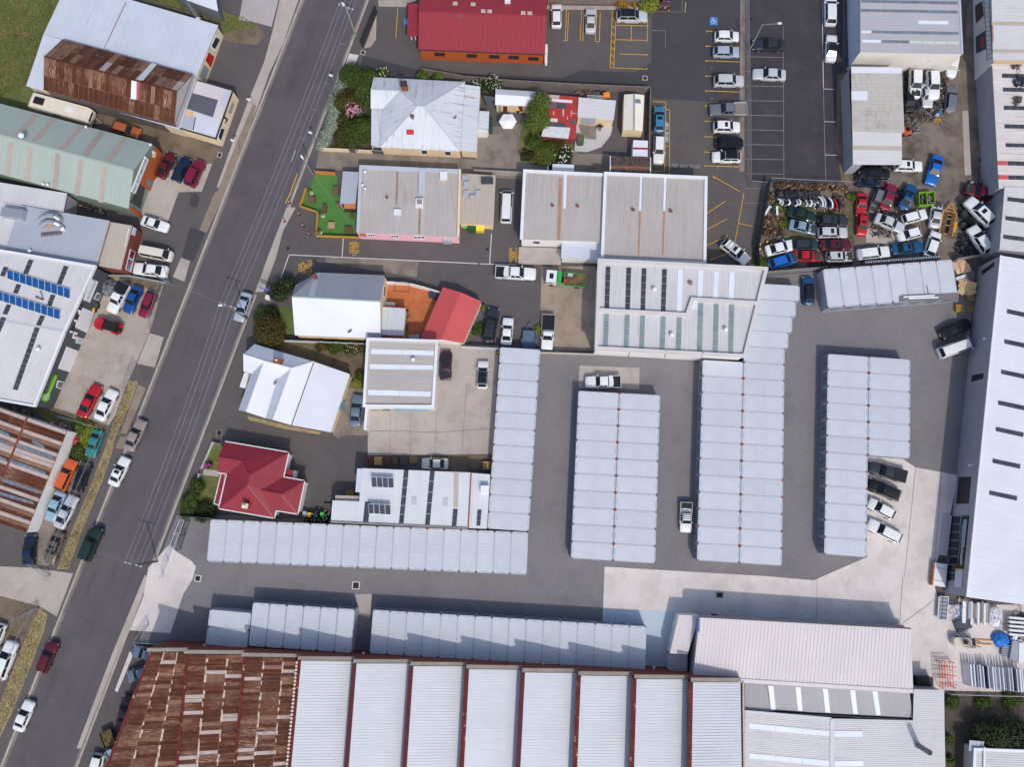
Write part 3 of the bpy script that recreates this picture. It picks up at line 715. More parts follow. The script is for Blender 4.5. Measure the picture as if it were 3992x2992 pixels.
def nrm(pl):
 q=[Vector(p) for p in pl]; n=Vector((0,0,0))
 for i in range(len(q)): n += q[i].cross(q[(i+1)%len(q)])
 return n.normalized()
def on(pl,t,x,y):
 """where the sight line through a surveyed point meets a roof or wall plane"""
 ox,oy,s=TL[t]; n=nrm(pl); o=Vector((0,0,CAMH))
 d=ROT @ Vector(((ox+x/s-1996)/FPX,-(oy+y/s-1496)/FPX,-1.0))
 return o+d*((Vector(pl[0])-o).dot(n)/d.dot(n))
def apex(t,x,y,a,b):
 """ridge end standing in the vertical plane through eave corners a, b"""
 return on([a,b,b+Vector((0,0,1))],t,x,y)
class Bld:
 def __init__(s,name,label,cat,pts,group=None):
  s.o=thing(name,label,cat,cen(pts),0,group)
 def roof(s,pts,m,axis=None,rib=0,th=.1,name='roof',rh=.035,rw=.05,ribm=None):
  pts=[Vector(p) for p in pts]
  ax=Vector(axis) if axis is not None else pts[1]-pts[0]
  mb=MB(); mb.slab(pts,th,(ax.x,ax.y,ax.z)); r=mb.build(name,m,s.o)
  if rib:
   k=MB(); ribs(k,pts,(ax.x,ax.y),rib,rw,rh)
   if k.f: tag(k.build('roof_ribs',ribm or m,s.o),kind='stuff')
  return r
 def walls(s,pts,m,z0=-.1,name='wall',th=0,inset=.25,zt=None):
  c=cen(pts); q=[]
  for p in pts:
   v=Vector((c.x-p[0],c.y-p[1],0)); v=v.normalized()*inset if v.length else v
   q.append(Vector((p[0],p[1],(p[2] if zt is None else zt)-.06))+v)
  ar=sum(q[i].x*q[(i+1)%len(q)].y-q[(i+1)%len(q)].x*q[i].y for i in range(len(q)))
  if ar <0: q.reverse()
  mb=MB()
  for i in range(len(q)):
   a,b=q[i],q[(i+1)%len(q)]
   mb.face([(a.x,a.y,z0),(b.x,b.y,z0),b,a],(0,0,1))
  mb.build(name,m,s.o); return q
 def gable(s,a,b,c,m,inset=.2,name='gable_wall'):
  ce=s.o.location; mb=MB(); q=[]
  n=(b-a).cross(Vector((0,0,1))).normalized()
  if n.dot(Vector((ce.x,ce.y,0))-Vector((a.x,a.y,0))) <0: n=-n
  tri=[p+n*inset+Vector((0,0,-.08)) for p in (a,b,c)]
  mb.face(tri); mb.face(list(reversed([p+n*.1 for p in tri]))); return mb.build(name,m,s.o)
 def feat(s,pl,t,px,name,m,out=.04,parent=None,off=0.):
  """thin panel on a wall or roof plane, outlined by surveyed points"""
  n=nrm(pl)
  if n.dot(Vector((0,0,CAMH))-Vector(pl[0])) <0: n=-n
  q=[on(pl,t,x,y)+n*off for x,y in px]
  mb=MB(); f=[p+n*out for p in q]
  fn=nrm(f)
  if fn.dot(n) <0: f.reverse(); q.reverse()
  mb.face(f,(q[1]-q[0])); b=[p-n*.02 for p in q]
  for i in range(len(f)):
   j=(i+1)%len(f); mb.face([b[i],b[j],f[j],f[i]])
  return mb.build(name,m,parent or s.o)
 def window(s,pl,t,px,fm=None,pm=None,name='window',bars=0):
  f=s.feat(pl,t,px,name,fm or m_trimw,.05)
  c=(sum(p[0] for p in px)/len(px),sum(p[1] for p in px)/len(px)); k=.84
  s.feat(pl,t,[(c[0]+(x-c[0])*k,c[1]+(y-c[1])*(k-.08)) for x,y in px],'pane',pm or m_glass,.065,f)
  return f
 def strip(s,pl,t,px,n,m,out=.05,name='skylight_panel',gap=.06,long_first=True):
  """row of n panes: px = 4 corners, split along px0->px1"""
  q=[on(pl,t,x,y) for x,y in px]; nn=nrm(pl); nn=nn if nn.z >0 else-nn
  for i in range(n):
   a,b=(i+gap/2)/n,(i+1-gap/2)/n
   f=[lerp(q[0],q[1],a),lerp(q[0],q[1],b),lerp(q[3],q[2],b),lerp(q[3],q[2],a)]
   f=[p+nn*out for p in f]
   mb=MB()
   if nrm(f).z <0: f.reverse()
   mb.face(f)
   for k in range(4): mb.face([f[k]-nn*out,f[(k+1)%4]-nn*out,f[(k+1)%4],f[k]])
   mb.build(name,m,s.o)
 def sheets(s,q,nu,nv,pick,name='roof_sheet',gap=.03,ju=0.,axis='v',lift=.0,rng=None):
  """individual roofing sheets over quad q (q0,q1 / q3,q2), nu across q0->q1, nv along q0->q3"""
  n=nrm(q); n=n if n.z >0 else-n; rng=rng or random.Random(5); k=0
  ax=(q[3]-q[0]) if axis =='v' else (q[1]-q[0])
  for j in range(nv):
   for i in range(nu):
    a0,a1=i/nu,(i+1)/nu; b0,b1=j/nv,(j+1)/nv
    gu=gap/max(.1,(q[1]-q[0]).length); gv=gap/max(.1,(q[3]-q[0]).length)
    f=[quadpt(q,a0+gu,b0+gv),quadpt(q,a1-gu,b0+gv),quadpt(q,a1-gu,b1-gv),quadpt(q,a0+gu,b1-gv)]
    up=lift+.02+rng.random()*.025
    f=[p+n*(up+(.015 if jj >1 else 0)) for jj,p in enumerate(f)]
    mb=MB()
    if nrm(f).z <0: f.reverse()
    mb.face(f,ax)
    for e in range(4): mb.face([f[e]-n*.06,f[(e+1)%4]-n*.06,f[(e+1)%4],f[e]])
    mb.build(name,pick(i,j,rng),s.o)
 def bar(s,a,b,w,h,m,name): 
  mb=MB(); mb.bar(a,b,w,h); return mb.build(name,m,s.o)
 def parapet(s,pts,m,w=.3,h=.35,up=.12,closed=True,name='parapet'):
  n=len(pts)
  for i in range(n if closed else n-1):
   a,b=Vector(pts[i]),Vector(pts[(i+1)%n]); d=(b-a).normalized()
   mb=MB(); mb.bar(a-d*w/2*(i%2)+Vector((0,0,up-h/2+.002*i)),b+d*w/2*(i%2)+Vector((0,0,up-h/2+.002*i)),w,h); mb.build(name,m,s.o)
 def turbine(s,p,r=.3,m=None):
  p=Vector(p); mb=MB(); mb.cyl(p-Vector((0,0,.05)),p+Vector((0,0,.25)),r*.62,n=10)
  v=mb.build('roof_vent',m_steel,s.o)
  mb=MB(); mb.lathe(p+Vector((0,0,.25)),[(r*.6,0),(r,.1),(r*1.05,.25),(r*.8,.4),(r*.3,.48)],12); mb.build('cowl',m or m_trimw,v,smooth=True)
 def pipe(s,p,r=.12,h=.6,m=None,name='flue'):
  p=Vector(p); mb=MB(); mb.cyl(p,p+Vector((0,0,h)),r,n=10); f=mb.build(name,m or m_steel,s.o)
  mb=MB(); mb.cyl(p+Vector((0,0,h+.06)),p+Vector((0,0,h+.2)),r*1.7,r*.4,n=10); mb.build('flue_cap',m or m_steel,f)
 def boxp(s,p,d,rz,m,name): 
  mb=MB(); mb.box(Vector(p)+Vector((0,0,d[2]/2)),d,rz); return mb.build(name,m,s.o)
 def wallp(s,a,b,inset=.0):
  a,b=Vector((a[0],a[1],0)),Vector((b[0],b[1],0)); n=(b-a).cross(Vector((0,0,1))).normalized(); ce=s.o.location
  if n.dot(Vector((ce.x,ce.y,0))-a) <0: n=-n
  return [a+n*inset,b+n*inset,b+n*inset+Vector((0,0,1))]
 def dish(s,p,ang=0.):
  p=Vector(p); mb=MB(); mb.cyl(p,p+Vector((0,0,.5)),.03,n=6); st=mb.build('dish_mast',m_steel,s.o)
  q=Matrix.Rotation(ang,3,'Z') @ Matrix.Rotation(R(50),3,'Y'); mb=MB(); c=p+Vector((0,0,.6))
  ring=lambda r,z: [c+q @ Vector((math.cos(i*math.pi/6)*r,math.sin(i*math.pi/6)*r,z)) for i in range(12)]
  rs=[ring(.05,0),ring(.25,.04),ring(.42,.12)]
  for A,B in zip(rs[:-1],rs[1:]):
   for i in range(12): mb.face([A[i],A[(i+1)%12],B[(i+1)%12],B[i]])
  mb.face(list(reversed(rs[0]))); mb.build('dish',plain('dish_grey',(128,134,144),.5),st)
def grp(t,pts,z): return PP(t,pts,z)

E1,E2=P(0,587,-160,3.0),P(0,1880,215,3.0); L1,L2=P(0,225,740,3.0),P(0,1545,1115,3.0)
R1,R2=apex(0,370,288,E1,L1),apex(0,1693,672,E2,L2)
R1.z=R2.z=(R1.z+R2.z)/2
b=Bld('warehouse','long warehouse under pale blue corrugated iron behind the rusty hall','warehouse',[E1,E2,L2,L1])
b.roof([R1,R2,E2,E1],m_rblue,E1-R1,.76,rh=.02); b.roof([R1,R2,L2,L1],m_rblue,L1-R1,.76,rh=.02)
b.walls([E1,E2,L2,L1],M('wall_cream_stained',(214,198,170),.85,mott=.1,ms=.6)); b.gable(E2,L2,R2,m_wcream); b.gable(E1,L1,R1,m_wdarkbrick)
pl=b.wallp(E2,L2,.2)
b.window(pl,0,[(1858,300),(1900,330),(1850,440),(1815,405)],m_trimw); w=b.feat(pl,0,[(1800,450),(1845,490),(1815,580),(1770,520)],'sign_board',plain('sign_red',(180,24,30),.6),.06)
b.feat(pl,0,[(1760,555),(1800,600),(1762,695),(1712,660)],'roller_door',plain('door_grey',(132,140,150),.6),.04)
b.bar(R1,R2,.25,.05,m_trimg,'ridge_cap')
b.bar(P(0,1085,20,3.2),on([R1,R2,E2],0,900,410),.06,.06,m_brickred,'seam_strip')
ms=thing('lattice_mast','thin lattice mast standing at the eave of the pale blue warehouse','mast',P(0,1720,160))
mb=MB(); base=P(0,1715,165,2.6)
for dx,dy in ((-.3,-.2),(.3,-.2),(0,.3)): mb.cyl(base+Vector((dx,dy,-2.6)),base+Vector((dx*.3,dy*.3,4.5)),.03,n=5)
for i in range(6): mb.bar(base+Vector((-.3+.035*i,-.2,i*.7)),base+Vector((.28-.035*i,-.18,i*.7+.5)),.025)
tag(mb.build('lattice',m_steel,ms),kind='stuff')
mb=MB(); mb.box(base+Vector((-.1,0,.1)),(.7,.4,.3)); mb.build('equipment_box',m_trimw,ms)

A,B_=P(0,540,335,4.6),P(0,1660,640,4.6); D,C=P(0,375,775,4.4),P(0,1500,1070,4.4)
RA,RB=apex(0,385,490,A,D),apex(0,1520,783,B_,C); RA.z=RB.z=(RA.z+RB.z)/2
b=Bld('rusty_hall','tall old hall with a rust-red corrugated gable roof and sooty brick side','hall',[A,B_,C,D])
rr=random.Random(21)
b.roof([RA,RB,B_,A],m_rust[2],A-RA,0,name='roof_deck'); b.roof([RA,RB,C,D],m_rust[2],D-RA,0,name='roof_deck')
def pk(wts): return lambda i,j,r: r.choices(m_rust,wts)[0]
b.sheets([A,B_,RB,RA],22,2,pk((4,4,2,1)),rng=rr)
mid=[lerp(RA,D,.56),lerp(RB,C,.56)]
b.sheets([RA,RB,mid[1],mid[0]],32,1,pk((3,6,1.5,0)),rng=rr,lift=.03); b.sheets([mid[0],mid[1],C,D],26,1,pk((8,1.2,0,0)),rng=rr)
plu,pll=[RA,RB,B_],[RA,RB,C]
b.feat(plu,0,[(1310,545),(1352,555),(1235,695),(1188,682)],'patch_sheet',m_zinc,.09); b.feat(plu,0,[(880,430),(935,440),(885,500),(825,488)],'patch_sheet',plain('patch_teal',(86,96,96),.7),.09)
b.feat(pll,0,[(1137,692),(1180,702),(1178,858),(1130,850)],'skylight_panel',m_sky4,.1); b.feat(pll,0,[(1182,702),(1207,708),(1200,862),(1180,858)],'patch_sheet',plain('patch_pink',(170,90,96),.7),.1)
b.bar(RA,RB,.3,.06,m_rust[0],'ridge_cap')
b.walls([A,B_,C,D],m_wdarkbrick); b.gable(B_,C,RB,M('wall_render_grey',(176,172,174),.9,mott=.06),-.05); b.gable(A,D,RA,m_wdarkbrick)
gw=MB(); e=.12; q=[B_+Vector((e,-e*.2,-.1)),C+Vector((e,-e*.2,-.1))]
gw.face([Vector((q[1].x,q[1].y,0)),Vector((q[0].x,q[0].y,0)),q[0],q[1]]); gw.build('rendered_end_wall',MATS['wall_render_grey'],b.o)
pl=b.wallp(D,C,.2)
for i,x in enumerate((480,700,940,1010,1290)):
 y=800+(x-400)*.30
 b.window(pl,0,[(x,y),(x+55,y+15),(x+85,y+55),(x+30,y+40)],m_wcream if i in (0,2,3) else m_dframe)
S_=PP(0,[(1690,690),(2005,780),(1860,1195),(1535,1100)],2.9)
b=Bld('shop','low cream shop with patched flat roof on the street front of the rusty hall','shop',S_)
b.roof(S_,roofmat('roof_patched_pale',(206,200,204),.03),S_[3]-S_[0],0,.15); b.walls(S_,m_wcream,inset=.02)
b.parapet(S_,m_dframe,.14,.3,.1)
for px,c in (([(1655,800),(1880,862),(1835,1010),(1605,935)],(88,90,104)),([(1590,945),(1670,965),(1660,1003),(1578,985)],(212,176,130)),([(1690,980),(1900,1030),(1868,1180),(1660,1125)],(200,206,220)),([(1580,990),(1690,1010),(1670,1120),(1550,1095)],(168,174,184)),([(1935,770),(1990,790),(1940,930),(1890,905)],(190,194,206))):
 b.feat(S_[:3],0,px,'roof_patch',plain('patch_%d_%d_%d'%c,c,.8),.03)
pl=b.wallp(S_[1],S_[2])
b.window(pl,0,[(1995,870),(2025,885),(1985,1000),(1958,975)],plain('frame_sand',(208,190,150),.7),plain('pane_pale',(150,160,160),.3)); b.window(pl,0,[(1935,985),(1968,1030),(1940,1080),(1912,1050)],m_trimw); b.window(pl,0,[(1905,1090),(1940,1100),(1900,1230),(1875,1190)],m_trimw)
w=b.feat(pl,0,[(1928,1020),(1945,1030),(1930,1075),(1915,1060)],'sign_board',m_wcream,.08)

U0,U1=P(0,70,910,3.6),P(0,1315,1240,3.6); D1=P(0,1107,1798,3.9); D0=D1+(U0-U1)
AP=apex(0,1150,1468,U1,D1); ex=(U0-U1)*.35
U0e,D0e=U0+ex,D0+ex; A0=AP+(U0e-U1)
b=Bld('green_workshop','sage green gabled workshop with orange brick front and white PRO AUTOMOTIVE sign','workshop',[U0e,U1,D1,D0e])
b.roof([A0,AP,U1,U0e],m_rgreen,U1-AP,.76,rh=.02); b.roof([A0,AP,D1,D0e],m_rgreen,D1-AP,.76,rh=.02)
b.bar(A0,AP,.3,.05,m_rgreen,'ridge_cap'); b.walls([U0e,U1,D1,D0e],m_wgreen,inset=.15); b.gable(U1,D1,AP,m_wgreen,.1)
plu,pll=[A0,AP,U1],[A0,AP,D1]
for x0,y0,x1,y1 in ((290,975,110,1180),(440,1015,270,1222),(680,1080,505,1290),(865,1125,700,1338),(1065,1182,900,1390)): b.strip(plu,0,[(x0,y0),(x1,y1),(x1+48,y1+12),(x0+48,y0+12)],1,m_sky5)
for x0,y0,x1,y1 in ((80,1215,48,1510),(240,1252,210,1560),(480,1312,450,1625),(682,1365,640,1690),(884,1430,845,1750)): b.strip(pll,0,[(x0,y0),(x1,y1),(x1+42,y1+10),(x0+42,y0+10)],1,m_sky5)
for p in ((197,1178),): b.turbine(on(pll,0,*p),.45)
for p in ((755,1105),(1308,1258),(388,1595),(425,1600)): b.turbine(on(plu if p[1] <1400 else pll,0,*p),.2)
pl=b.wallp(U1,D1,.02)
b.feat(pl,0,[(1336,1262),(1402,1330),(1306,1655),(1208,1590)],'brick_front',m_worange,.12); b.feat(pl,10,[(1130,125),(1226,192),(1224,228),(1118,160)],'brick_pier',m_worange,.12)
b.feat(pl,0,[(1208,1592),(1250,1620),(1210,1800),(1120,1740)],'roller_door',plain('doorway_shade',(60,60,58),.7),.02)  # open doorway: a dark sheet painted for the shade inside, no door leaf
sg=b.feat(pl,0,[(1246,1345),(1274,1374),(1158,1668),(1125,1650)],'sign_board',m_trimw,.2)
m_ink=plain('ink_black',(24,26,34),.6)
n=nrm(pl); n=n if n.dot(Vector((0,0,CAMH))-pl[0]) >0 else-n
p0,p1=on(pl,0,1147,1654)+n*.2,on(pl,0,1256,1376)+n*.2
lettering('sign_lettering','PRO AUTOMOTIVE',p0,p1,Vector((0,0,1)),.5,m_ink,sg,.01)
p0,p1=on(pl,0,1163,1652)+n*.2,on(pl,0,1268,1385)+n*.2
sw=b.feat(pl,0,[(1318,1300),(1345,1315),(1330,1365),(1305,1350)],'notice_board',m_trimw,.15); b.feat(pl,0,[(1332,1308),(1345,1315),(1330,1365),(1320,1358)],'orange_band',plain('sign_orange',(236,160,84),.6),.16,sw)
b.window(pl,0,[(1312,1398),(1325,1410),(1305,1452),(1293,1445)],m_dframe)
b.feat(pl,0,[(1265,1542),(1325,1580),(1310,1620),(1258,1592)],'door',plain('door_blue_grey',(108,124,134),.6),.15)

q1=PP(10,[(-330,-140),(578,8),(545,168),(175,108),(-330,20)],3.7); q2=PP(10,[(175,108),(945,245),(835,632),(48,492)],4.0)
qf=PP(10,[(-330,20),(175,108),(48,492),(-330,430)],3.8)
b=Bld('grey_workshop','wide grey iron roofed workshop with two bent ducts and a brick shopfront','workshop',q2)
b.roof(q1,m_rlight,q1[2]-q1[1],.76,rh=.02); b.roof(q2,m_rdull,q2[3]-q2[0],.76,rh=.02); b.roof(qf,m_rlight,q2[3]-q2[0],.76,rh=.02)
b.walls(q2,m_wgrey); b.walls([q1[0],q1[1],q1[2],q1[3],qf[3]],m_wgrey)
qt=PP(10,[(952,255),(1140,287),(1042,668),(840,633)],3.4)
b.roof(qt,m_rtan,qt[3]-qt[0],.3); b.walls(qt,m_wbrick,inset=.05); b.bar(qt[0]+Vector((0,0,.1)),qt[3]+Vector((0,0,.1)),.3,.12,M('flashing_rust',(168,120,96),.8),'flashing'); b.bar(P(10,1115,305,3.6),P(10,1078,465,3.6),.12,.12,m_trimw,'gutter')
pl=b.wallp(qt[1],qt[2])
b.feat(pl,10,[(1150,300),(1172,315),(1158,375),(1132,362)],'sign_board',plain('sign_pale',(206,206,226),.6),.12)
fr=b.feat(pl,10,[(1122,488),(1165,515),(1130,690),(1082,665)],'shop_window',m_trimw,.06)
for px,c in (([(1126,498),(1158,520),(1140,575),(1108,560)],(120,30,60)),([(1104,570),(1118,578),(1092,668),(1086,660)],(150,24,34)),([(1116,578),(1128,584),(1102,670),(1092,664)],(40,130,190)),([(1128,585),(1138,590),(1112,678),(1104,672)],(176,60,70))):
 b.feat(pl,10,px,'poster',plain('poster_%d'%c[0],c,.6),.08,fr)
du=thing('roof_ducts','pair of fat bent silver ducts on the grey workshop roof','duct',P(10,430,240,4.0))
for k,dy in enumerate((0,55)):
 mb=MB(); pts=[P(10,345+10*k,215+dy+20,4.5),P(10,400,200+dy,4.9),P(10,470,205+dy,4.9),P(10,515,235+dy*.9,4.5),P(10,520,250+dy*.9,4.0)]
 for a_,b_ in zip(pts[:-1],pts[1:]): mb.cyl(a_,b_,.42,n=12)
 mb.build('duct',m_steel,du)
ac=thing('roof_air_handler','big pale air handling box at the left end of the grey workshop roof','air unit',P(10,120,185,3.9))
mb=MB(); mb.box(P(10,120,185,4.5),(3.4,1.4,1.1),R(-8)); mb.build('casing',m_steel,ac); mb=MB(); mb.box(P(10,200,200,4.4),(.5,1.6,1.2),R(-8)); mb.build('hood',m_rdull,ac)
lv=thing('roof_louvre','rusty louvred frame beside the bent ducts','louvre',P(10,445,355,4.0))
for i in range(14): mb=MB(); mb.bar(P(10,358+i*13,345-i*1.2,4.1),P(10,356+i*13,385-i*1.4,4.5),.1,.04); mb.build('blade',plain('louvre_brown',(110,96,90),.8),lv)
mb=MB(); mb.bar(P(10,400,300,4.05),P(10,540,210,4.05),1.1,.03); mb.build('catch_tray',M('tray_rust',(190,160,130),.8,mott=.2,ms=2),lv)
b.pipe(on(q2[:3],10,553,325),.22,.5,m_trimw); b.pipe(on(q2[:3],10,268,512),.18,.4,m_trimw)

T0,T1=P(10,-330,445,5.0),P(10,820,640,5.0); B1=P(20,300,186,4.6); B0=B1+(T0-T1)
RR=lerp(T1,B1,.475); RR.z += .55; RL=RR+(T0-T1)
b=Bld('solar_workshop','white-edged light grey workshop with charcoal front and two rows of solar panels','workshop',[T0,T1,B1,B0])
b.roof([RL,RR,T1,T0],m_rlight,T1-RR,.38,rh=.03); b.roof([RL,RR,B1,B0],m_rlight,B1-RR,.38,rh=.03)
b.walls([T0,T1,B1,B0],m_wdark,inset=.1); b.parapet([T0,T1,RR,B1,B0],m_trimw,.32,.5,.22,False)
b.bar(RL,RR,.35,.05,m_trimg,'ridge_cap')
plu,pll=[RL,RR,T1],[RL,RR,B1]
for x,y,x2,y2,n in ((250,578,200,700,3),(552,632,490,790,4),(145,790,112,870,2),(440,880,405,975,2),(60,965,22,1050,3),(350,1060,312,1145,3),(35,640,0,720,2)):
 b.strip(plu,10,[(x,y),(x2,y2),(x2+40,y2+8),(x+40,y+8)],n,m_sky2)
for x,y,x2,y2,n in ((302,1160,110,1700,12),(12,1075,-40,1200,4)): b.strip(pll,10,[(x,y),(x2,y2),(x2+42,y2+10),(x+42,y+10)],n,m_sky2)
m_solar=M('solar_blue',(26,84,146),.25,mott=.1,ms=1.5,grain=.08,gs=14,rnd=.06); m_solar2=M('solar_navy',(52,58,78),.25,mott=.1,ms=1.5,grain=.1,gs=14,rnd=.06)
def solar(b,pl,t,px,n,m,tilt=.28):
 q=[on(pl,t,x,y) for x,y in px]; hi=Vector((0,0,tilt)); lo=Vector((0,0,.1))
 q=[q[0]+hi,q[1]+hi,q[2]+lo,q[3]+lo]
 for i in range(n):
  a,c=(i+.02)/n,(i+.98)/n
  f=[lerp(q[0],q[1],a),lerp(q[0],q[1],c),lerp(q[3],q[2],c),lerp(q[3],q[2],a)]
  mb=MB(); mb.slab(f,.05); s_=mb.build('solar_panel',m_trimw,b.o)
  c0=sum(f,Vector())/4; g_=[c0+(p-c0)*.94+Vector((0,0,.012)) for p in f]
  mb=MB(); g_=g_ if nrm(g_).z >0 else list(reversed(g_)); mb.face(g_); mb.build('cells',m,s_)
solar(b,plu,10,[(70,668),(612,835),(606,922),(66,748)],10,m_solar); solar(b,plu,10,[(-18,850),(528,1018),(520,1102),(-22,928)],10,m_solar)
b.turbine(on(pll,10,342,1355),.3)
b.pipe(on(plu,10,372,925),.14,1.5,M('flue_rusty',(104,90,84),.8))
pl=b.wallp(T1,B1,.05)
b.feat(pl,10,[(690,985),(812,1035),(745,1212),(648,1165)],'roller_door',plain('door_white',(222,222,226),.6),.08); b.feat(pl,10,[(575,1330),(688,1375),(602,1552),(500,1520)],'roller_door',MATS['door_white'],.08)
s1=b.feat(pl,10,[(785,745),(842,768),(768,952),(718,930)],'sign_board',m_trimw,.12)
n=nrm(pl); n=n if n.dot(Vector((0,0,CAMH))-pl[0]) >0 else-n
lettering('sign_lettering','AUTOTECH',on(pl,10,755,925)+n*.12,on(pl,10,826,770)+n*.12,Vector((0,0,1)),.55,plain('sign_slate',(120,140,176),.6),s1,.01)
for px in (((790,752),(812,760),(815,765),(790,758)),((724,926),(760,942),(764,950),(722,932))): b.feat(pl,10,px,'border',plain('sign_border',(150,110,130),.6),.13,s1)
b.window(pl,10,[(838,862),(872,878),(850,935),(805,918)],m_trimw,plain('pane_grey',(110,112,120),.2)); b.window(pl,10,[(668,1248),(722,1265),(700,1310),(650,1298)],m_trimw,plain('pane_pale2',(170,180,180),.2)); b.window(pl,20,[(498,-36),(552,-22),(530,42),(482,24)],m_trimw,MATS['pane_grey'])
lo=b.feat(pl,10,[(640,1202),(665,1212),(650,1268),(622,1258)],'oval_sign',m_trimw,.1); b.feat(pl,10,[(638,1222),(660,1228),(652,1245),(630,1240)],'emblem',plain('emblem_red',(190,70,80),.6),.11,lo)
for x,y in ((700,970),(668,1055),(630,1150)): b.feat(pl,10,[(x,y-3),(x+10,y),(x-8,y+48),(x-22,y+42)],'flag_sign',plain('flag_dark',(52,22,32),.6),.15); b.feat(pl,10,[(x-25,y+42),(x-8,y+46),(x-14,y+62),(x-30,y+58)],'round_sign',m_trimw,.15)
m_lime=plain('sign_lime',(150,200,44),.6); m_dkgreen=plain('sign_green',(60,140,40),.6)
TL['L']=(140,1400,8.29)
ls=b.feat(pl,'L',[(600,490),(690,500),(690,560),(470,1090),(440,1290),(370,1370),(260,1400),(160,1330),(170,1200),(210,1110),(330,1090),(390,1000),(560,540)],'spanner_sign',m_dkgreen,.1)
b.feat(pl,'L',[(610,520),(655,530),(640,600),(440,1090),(410,1270),(350,1340),(265,1360),(195,1310),(205,1215),(240,1140),(345,1120),(410,1020),(580,570)],'inner_sign',m_lime,.115,ls)
b.feat(pl,'L',[(370,1090),(410,1110),(390,1200),(280,1330),(230,1310),(240,1230),(320,1160)],'emblem',plain('emblem_pale',(170,196,190),.6),.13,ls)
for i in range(6): b.feat(pl,'L',[(672-i*38,565+i*88),(692-i*38,572+i*88),(668-i*38,632+i*88),(650-i*38,625+i*88)],'sign_strip',m_trimg,.1)

T1,B1=P(20,578,402,2.9),P(20,226,1278,2.9); T0=P(20,-110,160,2.9); B0=B1+(T0-T1)
RT,RBt=apex(20,236,284,T0,T1),None; RBt=RT+(B1-T1)
b=Bld('striped_shed','low shed with rust and white striped iron roof and long white fascia','shed',[T0,T1,B1,B0])
b.roof([RT,RBt,B1,T1],m_rust[2],T1-RT,0,name='roof_deck'); b.roof([RT,RBt,B0,T0],m_rust[2],T0-RT,0,name='roof_deck')
def pks(i,j,r):
 return m_rust[3] if i%2 ==0 and r.random() <.85 else r.choice((m_rust[0],m_rust[1],m_rust[1]))
def pks(i,j,r): return (m_rust[3],m_rust[2],m_rust[0])[i%3] if r.random() <.8 else r.choice(m_rust)
b.sheets([RT,RBt,B1,T1],27,1,pks); b.sheets([RT,RBt,B0,T0],27,1,pks)
b.bar(RT,RBt,.35,.08,M('ridge_rust',(120,62,46),.9,mott=.2),'ridge_cap'); b.walls([T0,T1,B1,B0],m_wwhite,inset=.02)
pr,pl_=[RT,RBt,B1],[RT,RBt,B0]
for x,y,x2,y2,n in ((280,505,390,555,4),(145,540,470,648,6),(90,675,405,782,6),(20,838,345,945,6),(-30,945,300,1040,6)): b.strip(pr,20,[(x,y),(x2,y2),(x2-12,y2-30),(x-0,y-32)],n,m_sky1,.09)
for x,y,x2,y2,n in ((0,420,90,450,2),(0,500,100,540,2),(0,645,70,672,1)): b.strip(pl_,20,[(x,y),(x2,y2),(x2-12,y2-28),(x,y-30)],n,m_sky1,.09)
fp=P(20,660,412),P(20,362,1192)
q=PP(0,[(1200,-330),(1840,-150),(1880,95),(1500,-40)],3.2)
b=Bld('white_roof_building','white roof corner at the top edge above the grass strip','building',q); b.roof(q,m_rwhite,q[3]-q[0],.76); b.walls(q,M('wall_slate',(104,110,116),.8))
# ================================================================ BUILDINGS, right of the street (upper half)
rl,rr_=P(1,1400,92,4.6),P(2,292,128,4.6); el,er=P(1,1394,430,3.05),P(2,275,472,3.05); ul,ur=P(1,1412,-270,3.05),P(2,300,-235,3.05)
b=Bld('red_roof_office','office with broad brick-red metal roof and orange timber wall in the car park','office',[el,er,ur,ul])
b.roof([rl,rr_,er,el],m_rdental,el-rl,.76,rh=.02); b.roof([rl,rr_,ur,ul],m_rdental,ul-rl,.76,rh=.02); b.bar(rl,rr_,.3,.05,m_rdental,'ridge_cap')
b.walls([el,er,ur,ul],m_wtimber,inset=.3); b.gable(er,ur,rr_,m_wtimber,.3); b.gable(el,ul,rl,m_wtimber,.3)
q=PP(1,[(1308,28),(1408,28),(1394,312),(1298,308)],2.7); b.roof(q,m_rdental,q[1]-q[0],.76,name='porch_roof'); b.boxp(P(1,1375,345),(.15,.15,2.7),0,m_trimw,'porch_post'); b.boxp(P(1,1340,340),(.15,.15,2.7),0,m_trimw,'porch_post')
b.bar(el,er,.14,.12,m_dframe,'gutter')
pl=b.wallp(el,er,.22); n_=nrm(pl); n_=n_ if n_.dot(Vector((0,0,CAMH))-pl[0]) >0 else-n_
for t,x,y in ((1,1532,448),(1,1810,460),(1,2003,468),(1,2170,474),(2,130,486)): b.window(pl,t,[(x,y),(x+92,y+4),(x+92,y+36),(x,y+32)],plain('frame_maroon',(96,32,40),.6))
for k in range(9): # board battens
 mb=MB(); a=pl[0]+n_*.02+Vector((0,0,.3+k*.3)); c=pl[1]+n_*.02+Vector((0,0,.3+k*.3)); mb.bar(a,c,.03,.04); mb.build('weatherboard',m_wtimber,b.o)
up=[rl,rr_,ur]
for t,x,y in ((1,1713,30),(1,1868,37),(1,1955,96),(1,2010,98),(2,88,112),(2,145,114)):
 px=[(x-20,y-13),(x+20,y-12),(x+20,y+14),(x-20,y+13)]; b.feat(up,t,px,'roof_window',plain('skylight_sand',(196,186,172),.4),.12)
b.boxp(on(up,1,2165,15),(.9,.8,.7),0,m_trimw,'air_conditioner')
an=thing('roof_aerial','thin tv aerial on the red office roof','aerial',on([rl,rr_,er],1,1748,185))
p=on([rl,rr_,er],1,1748,185); mb=MB(); mb.cyl(p,p+Vector((0,0,1.6)),.025,n=5); mb.build('mast',m_steel,an)
